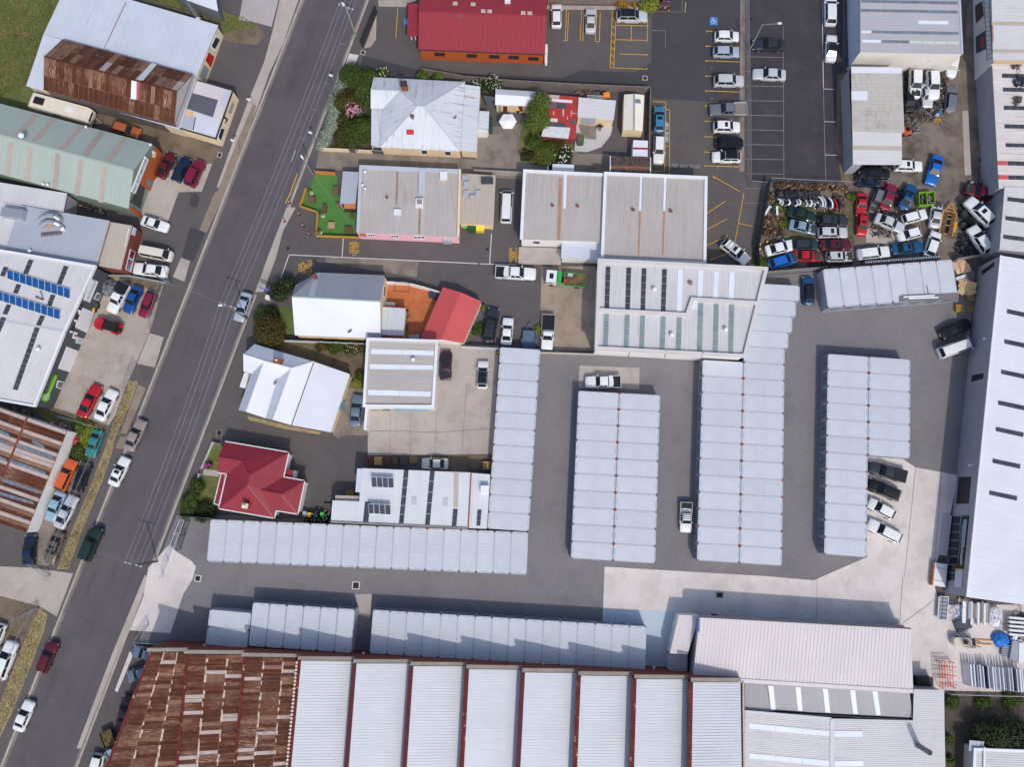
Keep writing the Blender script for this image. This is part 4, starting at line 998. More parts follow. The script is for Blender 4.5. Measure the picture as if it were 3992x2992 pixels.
for i in range(5): mb=MB(); mb.bar(p+Vector((-.5+i*.25,-.35,1.5)),p+Vector((-.5+i*.25,.35,1.5)),.025); mb.build('element',m_steel,an)
for k,(x,y) in enumerate(((287,430),(284,515))):
 ac=thing('air_conditioner',('upper','lower')[k]+' white air conditioner on the right wall of the red-roofed office','air conditioner',P(2,x,y)); mb=MB(); mb.box(P(2,x,y,.9),(.4,1.5,.9)); mb.build('casing',m_trimw,ac); mb=MB(); mb.box(P(2,x,y,.9)+Vector((.21,0,0)),(.02,.8,.6)); mb.build('grille',m_trimg,ac)

z=2.9; A=P(1,1010,664,z); B_=P(1,1797,705,z); C=P(1,1757,1303,z); D=P(1,1062,1269,z); R1=P(1,1386,912,5.3); R2=P(1,1442,915,5.3)
G=P(1,985,770,4.1); V=P(1,1236,781,4.3); F1=P(1,1086,940,z); F2=P(1,984,936,z)
b=Bld('iron_roof_house','cream house under a pale rust-streaked hipped iron roof with brick chimney','house',[A,B_,C,D])
def poly_roof(b,pts,m,ax,rib=.76,name='roof'):
 mb=MB(); mb.slab(pts,.08,ax); r=mb.build(name,m,b.o)
 bm=bmesh.new(); bm.from_mesh(r.data); bmesh.ops.triangulate(bm,faces=[f for f in bm.faces if len(f.verts) >4]); bm.to_mesh(r.data); bm.free(); return r
poly_roof(b,[G,V,R1,R2,B_,A],m_riron,Vector((0,-1,0))); poly_roof(b,[R2,C,B_],m_riron,Vector((1,0,0))); poly_roof(b,[R1,D,C,R2],m_riron,Vector((0,1,0))); poly_roof(b,[V,F1,D,R1],m_riron,Vector((1,.1,0))); poly_roof(b,[G,F2,F1,V],m_riron,Vector((0,1,0)))
for p,q in ((R1,R2),(R1,D),(R2,C),(R2,B_),(R1,V),(V,G)): b.bar(p+Vector((0,0,.03)),q+Vector((0,0,.03)),.22,.05,m_trimg,'ridge_cap')
q=PP(1,[(990,940),(1086,943),(1060,1267),(988,1252)],2.6); b.roof(q,m_rblue,q[1]-q[0],.76,name='verandah_roof')
q=PP(1,[(1797,728),(1930,745),(1896,1309),(1759,1299)],2.75); b.roof(q,m_riron,q[1]-q[0],.76,name='lean_to_roof'); b.walls(q,m_wcream)
q2=PP(1,[(1921,955),(2006,961),(1999,1121),(1909,1115)],2.4); b.roof(q2,m_riron,q2[1]-q2[0],.76,name='lean_to_roof'); b.walls(q2,m_trimw)
b.walls([A,B_,C,D],m_wcream); b.walls([A,lerp(A,B_,.3),F1,F2],m_wcream)
pl=b.wallp(D,C,.15)
b.window(pl,1,[(1420,1290),(1472,1292),(1476,1330),(1424,1326)]); b.window(pl,1,[(1620,1300),(1675,1302),(1680,1340),(1626,1336)]); pl2=b.wallp(P(1,988,1252,2.6),P(1,1060,1267,2.6),0); b.walls(q,m_wcream,name='verandah_wall',inset=.05) if 0 else None; b.window(pl2,1,[(994,1262),(1082,1266),(1092,1300),(1004,1296)])
pc=on([G,V,B_],1,1282,770); b.boxp(pc,(.9,.8,1.7),0,m_brickred,'chimney'); b.boxp(pc+Vector((0,0,1.7)),(1.05,.95,.12),0,m_dframe,'chimney_cap')
b.pipe(on([R1,D,C],1,1347,1020),.2,.6,M('flue_rusty',(104,90,84),.8)); b.feat([R1,D,C],1,[(1294,1116),(1357,1118),(1355,1162),(1293,1160)],'red_skylight',plain('skylight_red',(186,36,48),.4),.08); b.dish(on([R2,C,B_],1,1718,1030),2.4)
b.boxp(P(1,1950,1150,0),(1.6,1.4,2.2),0,m_trimw,'porch')
q0,q1_,q2_,q3=P('D',335,110,2.5),P('D',985,150,2.5),P('D',970,385,2.4),P('D',328,362,2.4); ra,rb=P('D',332,195,3.0),P('D',978,238,3.0)
b=Bld('cream_outbuilding','small cream outbuilding with white iron roof beside the big white parasol','outbuilding',[q0,q1_,q2_,q3])
b.roof([ra,rb,q1_,q0],m_zinc,q0-ra,.76); b.roof([ra,rb,q2_,q3],m_rwhite,q3-ra,.76); b.walls([q0,q1_,q2_,q3],m_wcream,inset=.2)
pl=b.wallp(q3,q2_,.12)
for x in (455,700): b.feat(pl,'D',[(x,378),(x+68,380),(x+68,470),(x,465)],'door',plain('door_redbrown',(112,48,38),.7),.05)
rq=PP('D',[(1120,195),(1650,235),(1615,910),(1070,860)],2.3)
b=Bld('patchwork_shed','shed with red tin roof patched with grey and white sheets','shed',rq)
b.roof(rq,M('roof_red_tin',(168,54,54),.8,mott=.12,ms=.8,uv=True,streak=.1),rq[1]-rq[0],0); b.walls(rq,m_wbrick)
for px,c in (([(1120,198),(1355,212),(1350,270),(1115,255)],(186,168,160)),([(1190,265),(1560,290),(1558,335),(1188,305)],(214,214,218)),([(1170,330),(1305,340),(1300,415),(1165,400)],(92,96,106)),([(1310,345),(1470,355),(1468,428),(1306,415)],(64,72,88)),([(1410,430),(1430,432),(1422,542),(1405,540)],(214,190,180)),([(1540,450),(1553,450),(1547,552),(1535,552)],(206,180,172)),([(1555,490),(1630,495),(1630,508),(1555,503)],(196,160,156)),([(1475,550),(1493,552),(1490,598),(1470,596)],(196,160,156)),([(1255,460),(1273,462),(1270,530),(1252,528)],(196,170,160)),([(1200,575),(1328,585),(1322,640),(1190,630)],(216,208,204)),([(1190,640),(1450,655),(1445,722),(1180,705)],(70,74,90)),([(1536,608),(1625,614),(1620,675),(1532,668)],(88,90,98)),([(1110,705),(1528,730),(1495,905),(1065,865)],(206,208,214))):
 b.feat(rq[:3],'D',px,'patch_sheet',M('tin_%d_%d'%(c[0],c[1]),c,.7,mott=.12,ms=2,c3=(150,90,70),c3s=1.5,c3t=(.6,.68),c3a=.7),.05)
q=PP(2,[(565,838),(888,866),(868,1035),(555,1008)],2.6)
b=Bld('cream_shed','cream walled shed with wide pale iron roof and grey roller door','shed',q); b.roof(q,m_rlight,q[1]-q[0],.3,rh=.02); b.walls(q,m_wcream,inset=.1)
pl=b.wallp(q[3],q[2],.05); b.feat(pl,2,[(590,1012),(712,1018),(706,1074),(585,1070)],'roller_door',m_rdull,.06)
gl,gr=P(2,958,815,2.3),P(2,1132,820,2.3); gr2,gl2=P(2,1116,1132,2.3),P(2,948,1120,2.3); r0,r1=P(2,1045,808,2.9),P(2,1043,1118,2.9)
b=Bld('cream_garage','narrow cream gabled garage with a blue-grey ridge strip','garage',[gl,gr,gr2,gl2]); b.roof([r0,r1,gl2,gl],plain('roof_cream',(232,224,208),.6),gl-r0,.76,rh=.02); b.roof([r0,r1,gr2,gr],MATS['roof_cream'],gr-r0,.76,rh=.02); b.bar(r0+Vector((0,0,.03)),r1+Vector((0,0,.03)),.2,.05,plain('ridge_blue',(126,142,168),.5),'ridge_cap')
b.walls([gl,gr,gr2,gl2],m_wcream,inset=.03); b.gable(gl2,gr2,r1,m_wcream,.03); b.feat([r0,r1,gr2],2,[(1053,852),(1125,860),(1125,895),(1052,888)],'skylight_panel',m_sky1,.05)
q=PP(2,[(1037,1207),(1163,1213),(1160,1352),(1030,1346)],2.2); b=Bld('white_garden_shed','small white metal shed with a red ridge strip','shed',q); b.roof(q,m_rwhite,q[1]-q[0],.3); b.walls(q,m_trimw,inset=.03); b.feat(q[:3],2,[(1036,1272),(1162,1276),(1162,1290),(1035,1287)],'ridge_strip',plain('strip_crimson',(150,34,58),.6),.07)
q=PP(2,[(838,1345),(1185,1358),(1183,1560),(832,1550)],2.6); r0,r1=P(2,838,1435,3.3),P(2,1184,1447,3.3)
b=Bld('tiled_garage','garage with brown terracotta tiled roof and white barge boards','garage',q); m_tile=[M('tile_brown_%d'%i,c,.9,mott=.15,ms=2,rnd=.12) for i,c in enumerate(((96,80,72),(82,70,66),(110,90,78)))]
b.roof([r0,r1,q[1],q[0]],m_tile[0],q[0]-r0,name='roof_deck'); b.roof([r0,r1,q[2],q[3]],m_tile[0],q[3]-r0,name='roof_deck')
b.sheets([q[0],q[1],r1,r0],24,6,lambda i,j,r: r.choice(m_tile),name='roof_tile',gap=.012); b.sheets([r0,r1,q[2],q[3]],24,6,lambda i,j,r: r.choice(m_tile),name='roof_tile',gap=.012)
b.walls(q,m_wcream); b.bar(r0,r1,.25,.1,plain('ridge_tile',(150,92,66),.8),'ridge_cap')
for a,c in ((q[0],r0),(r0,q[3]),(q[1],r1),(r1,q[2])): b.bar(a+Vector((0,0,.06)),c+Vector((0,0,.06)),.14,.14,m_trimw,'barge_board')

q=[P(1,888,1428,3.1),P(1,1752,1466,3.1),P(11,1737,385,3.1),P(11,862,346,3.1)]
b=Bld('pink_cafe','cafe with pink side wall under a long ribbed grey roof beside the turf','cafe',q)
b.roof(q,m_rgrey,q[3]-q[0],.3,rh=.04); b.walls(q,m_wpink,inset=.02)
b.bar(q[0]+Vector((0,-.3,.12)),q[1]+Vector((0,-.3,.12)),.7,.1,m_trimg,'parapet'); b.bar(q[0]+Vector((.25,0,.13)),q[3]+Vector((.25,0,.13)),.5,.1,m_trimg,'box_gutter'); b.bar(q[1]+Vector((.05,0,.12)),q[2]+Vector((.05,0,.12)),.35,.5,m_wcream,'parapet')
pl=b.wallp(q[3],q[2]); 
for x,y,w in ((958,357,60),(1157,366,64),(1352,376,96)):
 f=b.feat(pl,11,[(x,y),(x+w,y+3),(x+w+6,y+30),(x+8,y+26)],'window',m_trimw,.06)
 for k in range(3): b.feat(pl,11,[(x+6+k*w/3,y+3),(x+w/3-2+k*w/3,y+4),(x+w/3+k*w/3,y+16),(x+8+k*w/3,y+15)],'pane',m_glass,.075,f)
b.feat(pl,11,[(884,352),(940,356),(948,380),(894,376)],'timber_sign',plain('timber_tan',(176,120,84),.8),.06); b.feat(pl,11,[(1605,398),(1680,402),(1685,430),(1612,428)],'window_hood',m_rdull,.35)
pt=q[:3]
for t,x,y,r in ((1,940,1490,.22),(1,918,1605,.2),(1,940,1635,.2),(11,1128,55,.2)): b.turbine(on(pt,t,x,y),r,m_trimw if t ==1 else m_brickred)
b.boxp(on(pt,1,1615,1520),(1.1,1.2,.5),0,m_trimw,'air_conditioner'); b.boxp(on(pt,11,1218,175),(1.1,.8,.5),0,m_trimw,'air_conditioner'); b.boxp(on(pt,11,1408,100),(1.2,1.3,.7),0,m_trimw,'roof_cooler'); b.boxp(on(pt,11,1410,95)+Vector((0,0,.7)),(.8,.8,.05),0,plain('grille_tan',(150,134,130),.7),'cooler_grille'); b.boxp(on(pt,1,1430,1570),(1.0,4.2,.35),0,m_trimg,'duct'); b.bar(on(pt,11,1225,200)+Vector((0,0,.06)),on(pt,11,1215,300)+Vector((0,0,.06)),.06,.06,m_trimw,'conduit')
for t,x,y,x2,y2 in ((1,1205,1470,1200,1658),(11,1200,0,1195,105)): b.feat(pt,t,[(x,y),(x+20,y),(x2+20,y2),(x2,y2)],'rusty_strip',M('strip_rust',(152,130,112),.8,mott=.2,ms=2),.045)
b.feat(pt,11,[(1398,140),(1418,140),(1412,360),(1394,358)],'stain_strip',M('strip_rust',(152,130,112)),.045)
qe=[P(1,1768,1494,2.6),P(1,2062,1512,2.6),P(11,2043,282,2.6),P(11,1746,266,2.6)]
b.roof(qe,m_rtan,qe[3]-qe[0],.25,rh=.02,name='annex_roof'); b.walls(qe,m_wcream,name='annex_wall')
for t,x,y in ((1,1793,1538),(1,1812,1592),(11,1808,12),(11,1910,12),(11,1860,50)): b.boxp(on(qe[:3],t,x,y),(.8,.8,.4),0,m_rdull,'roof_unit')
for k in range(2): b.boxp(P(1,1965+k*50,1565,2.65),(.9,.9,.6),0,plain('cond_dark',(60,64,70),.6),'condenser')
qa=PP('B',[(1030,42),(1382,56),(1303,748),(968,742)],2.5)
b.roof(qa,m_rdull,qa[1]-qa[0],.2,th=.05,name='awning_roof')
for p in qa[0],qa[3]: b.boxp((p.x+.1,p.y-.05,0),(.1,.1,2.45),0,m_trimg,'awning_post')

qa=[P(2,100,1476,3.7),P(2,792,1510,3.7),P(12,766,425,3.7),P(12,72,405,3.7)]
b=Bld('storage_unit','left of the twin ribbed flat roofs, with white lower wall and brown stains','storage unit',qa)
b.roof(qa,m_rgrey,qa[3]-qa[0],.3,rh=.04); b.walls(qa,m_wwhite,inset=.03); b.parapet([qa[3],qa[0],qa[1]],m_trimw,.45,.4,.22,False)
b.feat(qa[:3],12,[(396,-120),(425,-120),(408,410),(378,408)],'rusty_strip',M('strip_rust2',(170,130,108),.8,mott=.2,ms=2),.05); b.feat(qa[:3],12,[(440,-150),(462,-150),(454,138),(432,136)],'skylight_panel',m_sky4,.06)
for x,y in ((340,122),(556,128)): b.turbine(on(qa[:3],12,x,y),.22,m_brickred)
pl=b.wallp(qa[3],qa[2]); b.window(pl,12,[(170,415),(235,418),(235,445),(170,441)])
q=PP(12,[(422,418),(762,430),(752,575),(412,568)],2.6); b.roof(q,m_rblue,q[1]-q[0],.2,name='carport_roof'); b.walls(q,m_wwhite,name='carport_wall'); q=PP(12,[(50,470),(420,482),(412,625),(45,612)],.55); b.roof(q,m_conc2,q[1]-q[0],.0,name='loading_ramp',th=.5)
qa=[P(2,796,1498,4.2),P(2,1662,1536,4.2),P(12,1650,615,4.2),P(12,768,585,4.2)]
b=Bld('storage_unit','right of the twin ribbed flat roofs, framed all round by a white parapet','storage unit',qa)
b.roof(qa,m_rgrey,qa[3]-qa[0],.3,rh=.04); b.walls(qa,m_wwhite,inset=.02); b.parapet(qa,m_trimw,.45,.5,.25)
for x in (1095,1303): b.feat(qa[:3],12,[(x,-140),(x+18,-140),(x+8,160),(x-10,160)],'skylight_panel',m_sky4,.06); b.feat(qa[:3],12,[(x-9,165),(x+8,165),(x-6,540),(x-18,540)],'stain_strip',MATS['strip_rust2'],.045)
for x,y in ((1035,160),(1358,170)): b.turbine(on(qa[:3],12,x,y),.25,m_brickred)

q=PP(12,[(742,592),(2178,664),(1990,1415),(718,1346)],5.3)
b=Bld('stepped_warehouse','light grey warehouse with stepped parapet and rows of skylights above the containers','warehouse',q)
b.roof(q,m_rlight,q[3]-q[0],.36,rh=.04); b.walls(q,m_wwhite,inset=.02); b.parapet(q,m_conccop if False else plain('parapet_pale',(206,202,200),.8),.5,.55,.45)
st=PP(12,[(742,1020),(1495,1062),(1542,928),(2105,962)],5.3); b.parapet(st,MATS['parapet_pale'],.55,.6,.5,False,'step_parapet')
for x,y0,y1 in ((800,640,1008),(978,648,1020),(1110,655,1028),(1286,662,1036)): b.strip(q[:3],12,[(x,y0),(x-12,y1),(x+28,y1),(x+40,y0)],6,m_sky2,.06)
for x,y0,y1 in ((1420,655,1042),(1598,662,920),(1732,672,928),(1865,680,936)): b.strip(q[:3],12,[(x,y0),(x-10,y1),(x+32,y1),(x+42,y0)],1,m_sky4,.06)
for x,y0,y1,n in ((785,1047,1340,5),(963,1056,1350,5),(1096,1062,1356,5),(1274,1070,1366,5),(1412,1078,1372,5),(1596,955,1380,7),(1730,962,1390,7),(1864,968,1396,7)): b.strip(q[:3],12,[(x,y0),(x-10,y1),(x+32,y1),(x+42,y0)],n,m_sky3,.06)
for x,y in ((1215,840),(1365,1232),(1828,1185)): b.turbine(on(q[:3],12,x,y),.32)
b.turbine(on(q[:3],12,1527,790),.32,M('vent_rust',(150,116,96),.8)); b.boxp(on(q[:3],12,1558,968),(.8,1.2,.4),0,m_trimw,'air_conditioner')
pl=b.wallp(q[3],q[2])
for x in (1005,1320,1640): b.feat(pl,12,[(x,1370),(x+6,1370),(x-12,1425),(x-18,1425)],'panel_joint',m_crack,.01)

z=3.6; a0=P(11,335,800,z); a1=P(11,535,692,z); a2=P(11,1107,716,z); c1=P(11,1070,1262,z-.5); c0=P(11,330,1232,z-.5); r1=apex(11,1066,940,a2,c1); r0=P(11,304,900,r1.z)
b=Bld('grey_gable_house','grey gabled house with shade painted on its upper slope and cream end wall beside the terracotta courtyard','house',[a0,a1,a2,c1,c0])
poly_roof(b,[r0,r1,a2,a1,a0],m_rshadepatch,Vector((0,1,0))); b.roof([r0,r1,c1,c0],m_rwhite,c1-r1,.38,rh=.02)  # upper slope faces away from the sun; its shade is put into the grey
b.bar(r0,r1,.25,.06,plain('ridge_green',(158,184,176),.6),'ridge_cap'); b.walls([a1,a2,c1,c0,a0],m_wcream,inset=.15); b.gable(a2,c1,r1,m_wcream,.15)
b.feat([r0,r1,a2],11,[(505,695),(548,697),(497,898),(448,894)],'pale_sheet',m_rdull,.04); pc=on([r0,r1,a2],11,515,740); b.boxp(pc,(.5,.5,1.3),.3,m_brickred,'chimney')
b.dish(on([r0,r1,c1],11,815,1210),2.2); b.feat([r0,r1,c1],11,[(958,1212),(1066,1216),(1066,1258),(955,1252)],'roof_patch',m_rshadepatch,.04)
pl=b.wallp(a2,c1,.1); b.window(pl,11,[(1098,800),(1112,805),(1102,905),(1088,900)],m_trimw)
q=PP(11,[(1088,985),(1286,998),(1266,1240),(1074,1234)],2.6); b.roof(q,m_riron,q[3]-q[0],.3,name='lean_to_roof'); b.walls(q,m_wcream,name='lean_to_wall'); b.bar(q[0],q[1],.12,.14,plain('fascia_red',(150,40,50),.6),'fascia'); b.bar(q[3],q[2],.12,.14,MATS['fascia_red'],'fascia')
q0,q1_,q2_,q3=P(11,1606,818,2.3),P(11,1940,943,2.3),P(11,1783,1302,2.3),P(11,1408,1277,2.3); r0=apex(11,1760,862,q0,q1_); r1=apex(11,1590,1272,q3,q2_); r0.z=r1.z=max(2.8,min(3.4,(r0.z+r1.z)/2))
r0,r1=P(11,1760,862,2.95),P(11,1590,1270,2.95)
b=Bld('red_garage','salmon red gabled garage closing the terracotta courtyard','garage',[q0,q1_,q2_,q3]); b.roof([r0,r1,q3,q0],m_rsalmon,q0-r0,.38,rh=.02); b.roof([r0,r1,q2_,q1_],m_rsalmon,q1_-r0,.38,rh=.02); b.bar(r0,r1,.25,.06,m_rsalmon,'ridge_cap'); b.walls([q0,q1_,q2_,q3],m_wwhite,inset=.15); b.gable(q3,q2_,r1,m_wwhite,.1); b.gable(q0,q1_,r0,m_wwhite,.1)

q=[P(11,962,1268,4.7),P(11,1556,1286,4.7),P(21,1522,190,4.7),P(21,930,185,4.7)]
b=Bld('white_workshop','boxy white workshop with grey ribbed roof and white skylight bands','workshop',q); b.roof(q,m_rgrey,q[1]-q[0],.3,rh=.04); b.walls(q,m_wwhite,inset=.02); b.parapet(q,m_trimw,.4,.45,.3)
for t,px in ((11,[(988,1352),(1530,1368),(1530,1406),(985,1394)]),(11,[(978,1482),(1525,1492),(1525,1532),(975,1524)]),(21,[(962,45),(1505,60),(1503,104),(960,90)])): b.strip(q[:3],t,px,2,m_sky4,.06,gap=.01)
b.turbine(on(q[:3],11,1352,1445),.3)
pl=b.wallp(q[3],q[2]); b.feat(pl,21,[(1090,212),(1150,214),(1150,250),(1088,248)],'door',m_wdark,.1); b.feat(pl,21,[(1190,206),(1480,214),(1495,236),(1192,230)],'blue_roller_door',plain('door_sky_blue',(118,176,206),.6),.1)
b.boxp(P(21,968,300,0),(.4,3.6,2.3),R(-3),m_trimw,'wing_wall')

z=3.0
def h(x,y,zz=z): return P('H',x,y,zz)
A,B2,C2=h(540,90),h(1490,372),h(285,1145); r0,r1=h(362,255,4.6),h(1132,478,4.6); Vv=h(703,365,4.55)
b=Bld('white_iron_house','white iron roofed house with twin ridges, brick chimney and satellite dish','house',[A,B2,h(1130,1385),C2])
poly_roof(b,[r0,Vv,r1,B2,A],m_rblue,Vector((.3,1,0))); W=m_rwhite
e1=h(365,525); e2=h(490,565); k0=h(412,1175,4.3); v0=h(900,650,3.4); v1=h(715,1275,3.3); k1=h(840,1303,4.3); e3=h(1130,1387,2.9)
poly_roof(b,[r0,Vv,e2,e1],W,Vector((.3,1,0))); poly_roof(b,[Vv,k0,C2,e2],m_rblue,Vector((1,-.3,0))); poly_roof(b,[Vv,k0,v1,v0],W,Vector((1,-.3,0))); poly_roof(b,[Vv,v0,r1],W,Vector((.3,1,0))); poly_roof(b,[r1,v0,v1,k1],m_rblue,Vector((1,-.3,0))); poly_roof(b,[r1,k1,e3,B2],W,Vector((1,-.3,0)))  # slopes turned from the sun get the pale blue: shade painted into a white roof
q_sk=q=[B2,h(2065,572,2.75),h(1760,1500,2.6),e3]; b.roof(q,W,q[1]-q[0],.76,rh=.02,name='skillion_roof'); b.bar(B2+Vector((0,0,.03)),e3+Vector((0,0,.03)),.12,.05,m_dframe,'flashing')
b.walls([A,h(2065,572,2.75),h(1760,1500,2.7),C2],m_wcream,inset=.3)
for p,qq in ((r0,Vv),(Vv,r1),(Vv,k0),(r1,k1),(r1,B2)): b.bar(p+Vector((0,0,.04)),qq+Vector((0,0,.04)),.18,.05,m_trimw,'ridge_cap')
pc=on([r0,r1,B2],'H',935,370); b.boxp(pc-Vector((0,0,.5)),(1.1,.7,1.7),R(-14),m_brickred,'chimney'); b.pipe(pc+Vector((0,0,1.2)),.12,.25,m_wcream,'chimney_pot'); b.dish(on([Vv,k0,v1],'H',900,720),2.5)
q=PP('H',[(380,535),(490,570),(400,800),(302,775)],2.3); b.roof(q,m_trimw,q[1]-q[0],0,name='porch_roof')
pl=b.wallp(q_sk[1],q_sk[2],.15); b.feat(pl,'H',[(1960,1000),(1985,1010),(1925,1140),(1895,1130)],'blue_window',plain('pane_blue',(90,170,210),.3),.1)

def g_(x,y,zz=2.9): return P('G',x,y,zz)
A,B2,C2,D2=g_(648,172),g_(1667,345),g_(1435,1402),g_(540,1248)
r0=g_(535,418,4.2); Vv=g_(920,487,4.3); T=g_(1035,705,4.9); T2=g_(1005,868,4.9); f1=g_(528,672); f2=g_(668,695); x1=g_(1583,738); x2=g_(1920,800); x3=g_(1808,1338); x4=g_(1462,1280); s0=g_(1212,950,4.15); s1=g_(1548,1018,4.15)
b=Bld('maroon_house','house with a maroon hipped roof and white gutters beside the street','house',[A,B2,C2,D2])
dn=Vector((.2,1,0)); ac_=Vector((1,-.2,0))
poly_roof(b,[A,B2,T,Vv,r0],m_rred,dn); poly_roof(b,[r0,Vv,f2,f1],m_rred,dn); poly_roof(b,[Vv,T,T2,D2,f2],m_rred,ac_); poly_roof(b,[T2,C2,D2],m_rred,dn)
poly_roof(b,[T,B2,x1,s0,T2],m_rred,ac_); poly_roof(b,[T2,s0,s1,x3,x4,C2],m_rred,dn); poly_roof(b,[s0,x1,x2,s1],m_rred,dn); poly_roof(b,[s1,x2,x3],m_rred,ac_)
for p,qq in ((r0,Vv),(Vv,T),(T,T2),(T,B2),(T2,D2),(T2,C2),(s0,s1),(s1,x2),(s1,x3)): b.bar(p+Vector((0,0,.04)),qq+Vector((0,0,.04)),.22,.06,m_rred,'ridge_cap')
per=[A,B2,x1,x2,x3,x4,C2,D2,f2,f1]
for p,qq in zip(per,per[1:]+per[:1]):
 if (p-f1).length >.1: b.bar(p,qq,.14,.13,m_trimw,'gutter')
b.walls([A,B2,C2,D2],m_wwhite,inset=.45); b.walls([lerp(s0,x1,.3)-Vector((0,0,.6)),x1,x2,x3,x4],m_wwhite,inset=.4,zt=2.9)
q=PP('G',[(582,690),(668,700),(548,1190),(468,1168)],2.5); b.roof(q,m_rred,q[1]-q[0],0,name='verandah_roof'); 
for p,qq in ((q[0],q[3]),(q[3],q[2]),(q[1],q[2])): b.bar(p+Vector((0,0,.02)),qq+Vector((0,0,.02)),.12,.12,m_trimw,'gutter')
q=PP('G',[(1612,612),(1742,636),(1722,752),(1590,735)],2.5); b.roof(q,m_rred,q[1]-q[0],0,name='porch_roof'); b.walls(q,m_wwhite,name='porch_wall',inset=.05)
pc=on([T2,C2,D2],'G',1010,1200); b.boxp(pc-Vector((0,0,.3)),(.7,.6,1.5),R(-10),m_brickred,'chimney'); b.boxp(pc+Vector((0,0,1.1)),(.85,.75,.25),R(-10),m_wcream,'chimney_cap'); b.turbine(pc+Vector((0,0,1.35)),.22)

z=3.4; q=PP(21,[(905,722),(1850,760),(1825,1242),(640,1185),(655,1000),(885,1008)],z)
b=Bld('solar_shed','pale patched workshop with two small solar arrays above the container row','workshop',q)
poly_roof(b,q,m_zinc,Vector((0,1,0))); b.walls(q,m_wwhite,inset=.1); pt=q[:3]
q2=PP(21,[(1852,762),(2015,776),(1985,1245),(1828,1240)],z-.3); b.roof(q2,m_zinc,q2[3]-q2[0],.76,name='lean_to_roof'); b.walls(q2,m_conccop,name='lean_to_wall')
q3=PP(21,[(868,724),(912,728),(890,930),(852,928)],z+.25); b.roof(q3,m_rblue,q3[3]-q3[0],0,name='front_canopy'); q4=PP(21,[(680,955),(882,962),(878,1006),(676,996)],2.9); b.roof(q4,m_rtan,q4[1]-q4[0],.2,name='awning')
b.bar(q[1]+Vector((0,0,.05)),q[2]+Vector((0,0,.05)),.2,.1,M('flashing_rustred',(150,84,70),.8,mott=.2),'rusty_flashing')
for x,y0,y1,n in ((1272,735,1200,6),(1497,742,1212,5)): b.strip(pt,21,[(x,y0),(x-44,y1),(x-4,y1),(x+40,y0)],n,m_sky2,.05)
b.strip(pt,21,[(1696,1072),(1683,1222),(1723,1222),(1735,1072)],3,m_sky2,.05); b.strip(q2[:3],21,[(1905,1078),(1895,1220),(1928,1220),(1940,1078)],3,m_sky2,.05); b.feat(pt,21,[(936,1010),(980,1012),(965,1185),(918,1183)],'dark_sheet',m_sky2,.04); b.feat(pt,21,[(1700,752),(1745,754),(1738,1060),(1698,1058)],'old_sheet',m_rtan,.03)
for x,y in ((1358,1002),(1630,1015)): b.feat(pt,21,[(x-22,y-35),(x+24,y-33),(x+20,y+35),(x-24,y+33)],'hatch',m_trimg,.06)
solar(b,pt,21,[(996,798),(1190,806),(1186,894),(994,886)],4,m_solar2,.9); solar(b,pt,21,[(970,1026),(1164,1038),(1160,1125),(967,1114)],4,m_solar2,.9)
b.boxp(on(q2[:3],21,1970,905),(1.2,1.1,.9),0,m_trimw,'roof_cooler')
b.bar(q[3]+Vector((0,0,.02)),q[2]+Vector((0,0,.02)),.25,.3,m_conccop,'parapet')
# ================================================================ BUILDINGS, bottom and right
HI,LO=6.4,4.7
tops=[(30,1285,672),(30,1605,688),(30,2098,712),(31,372,742),(31,850,768),(31,1340,790),(31,1820,815),(32,90,845),(32,572,872),(32,1052,900),(32,1538,928),(32,1968,928)]
bots=[(30,905,1658),(30,1512,1658),(30,2012,1658),(31,285,1658),(31,782,1658),(31,1282,1658),(31,1775,1658),(32,50,1658),(32,540,1658),(32,1030,1658),(32,1525,1658),(32,1978,1658)]
T_,B_l=[],[]
for i,(t,bo) in enumerate(zip(tops,bots)):
 zz=HI if i <11 else LO
 a,c=P(*t,zz),P(*bo,zz); c=a+(c-a)*1.2; T_.append(a); B_l.append(c)
b=Bld('sawtooth_factory','long sawtooth factory, three rusty bays then eight white bays, with brick parapet','factory',[T_[0],T_[-1],B_l[-1],B_l[0]])
rs=random.Random(31)
m_saw=roofmat('roof_sawtooth_white',(200,204,212),.05,sc=(150,110,110),sa=.35,st=(.62,.72),ss=(1.2,.8,1))
m_strip=M('ridge_rust_strip',(98,34,28),.9,mott=.3,ms=.8,grain=.15,c2=(190,160,140),c2s=1.1,c2t=(.6,.66),c2a=.7)
m_strip2=M('ridge_maroon_strip',(84,28,38),.8,mott=.12,ms=.5)
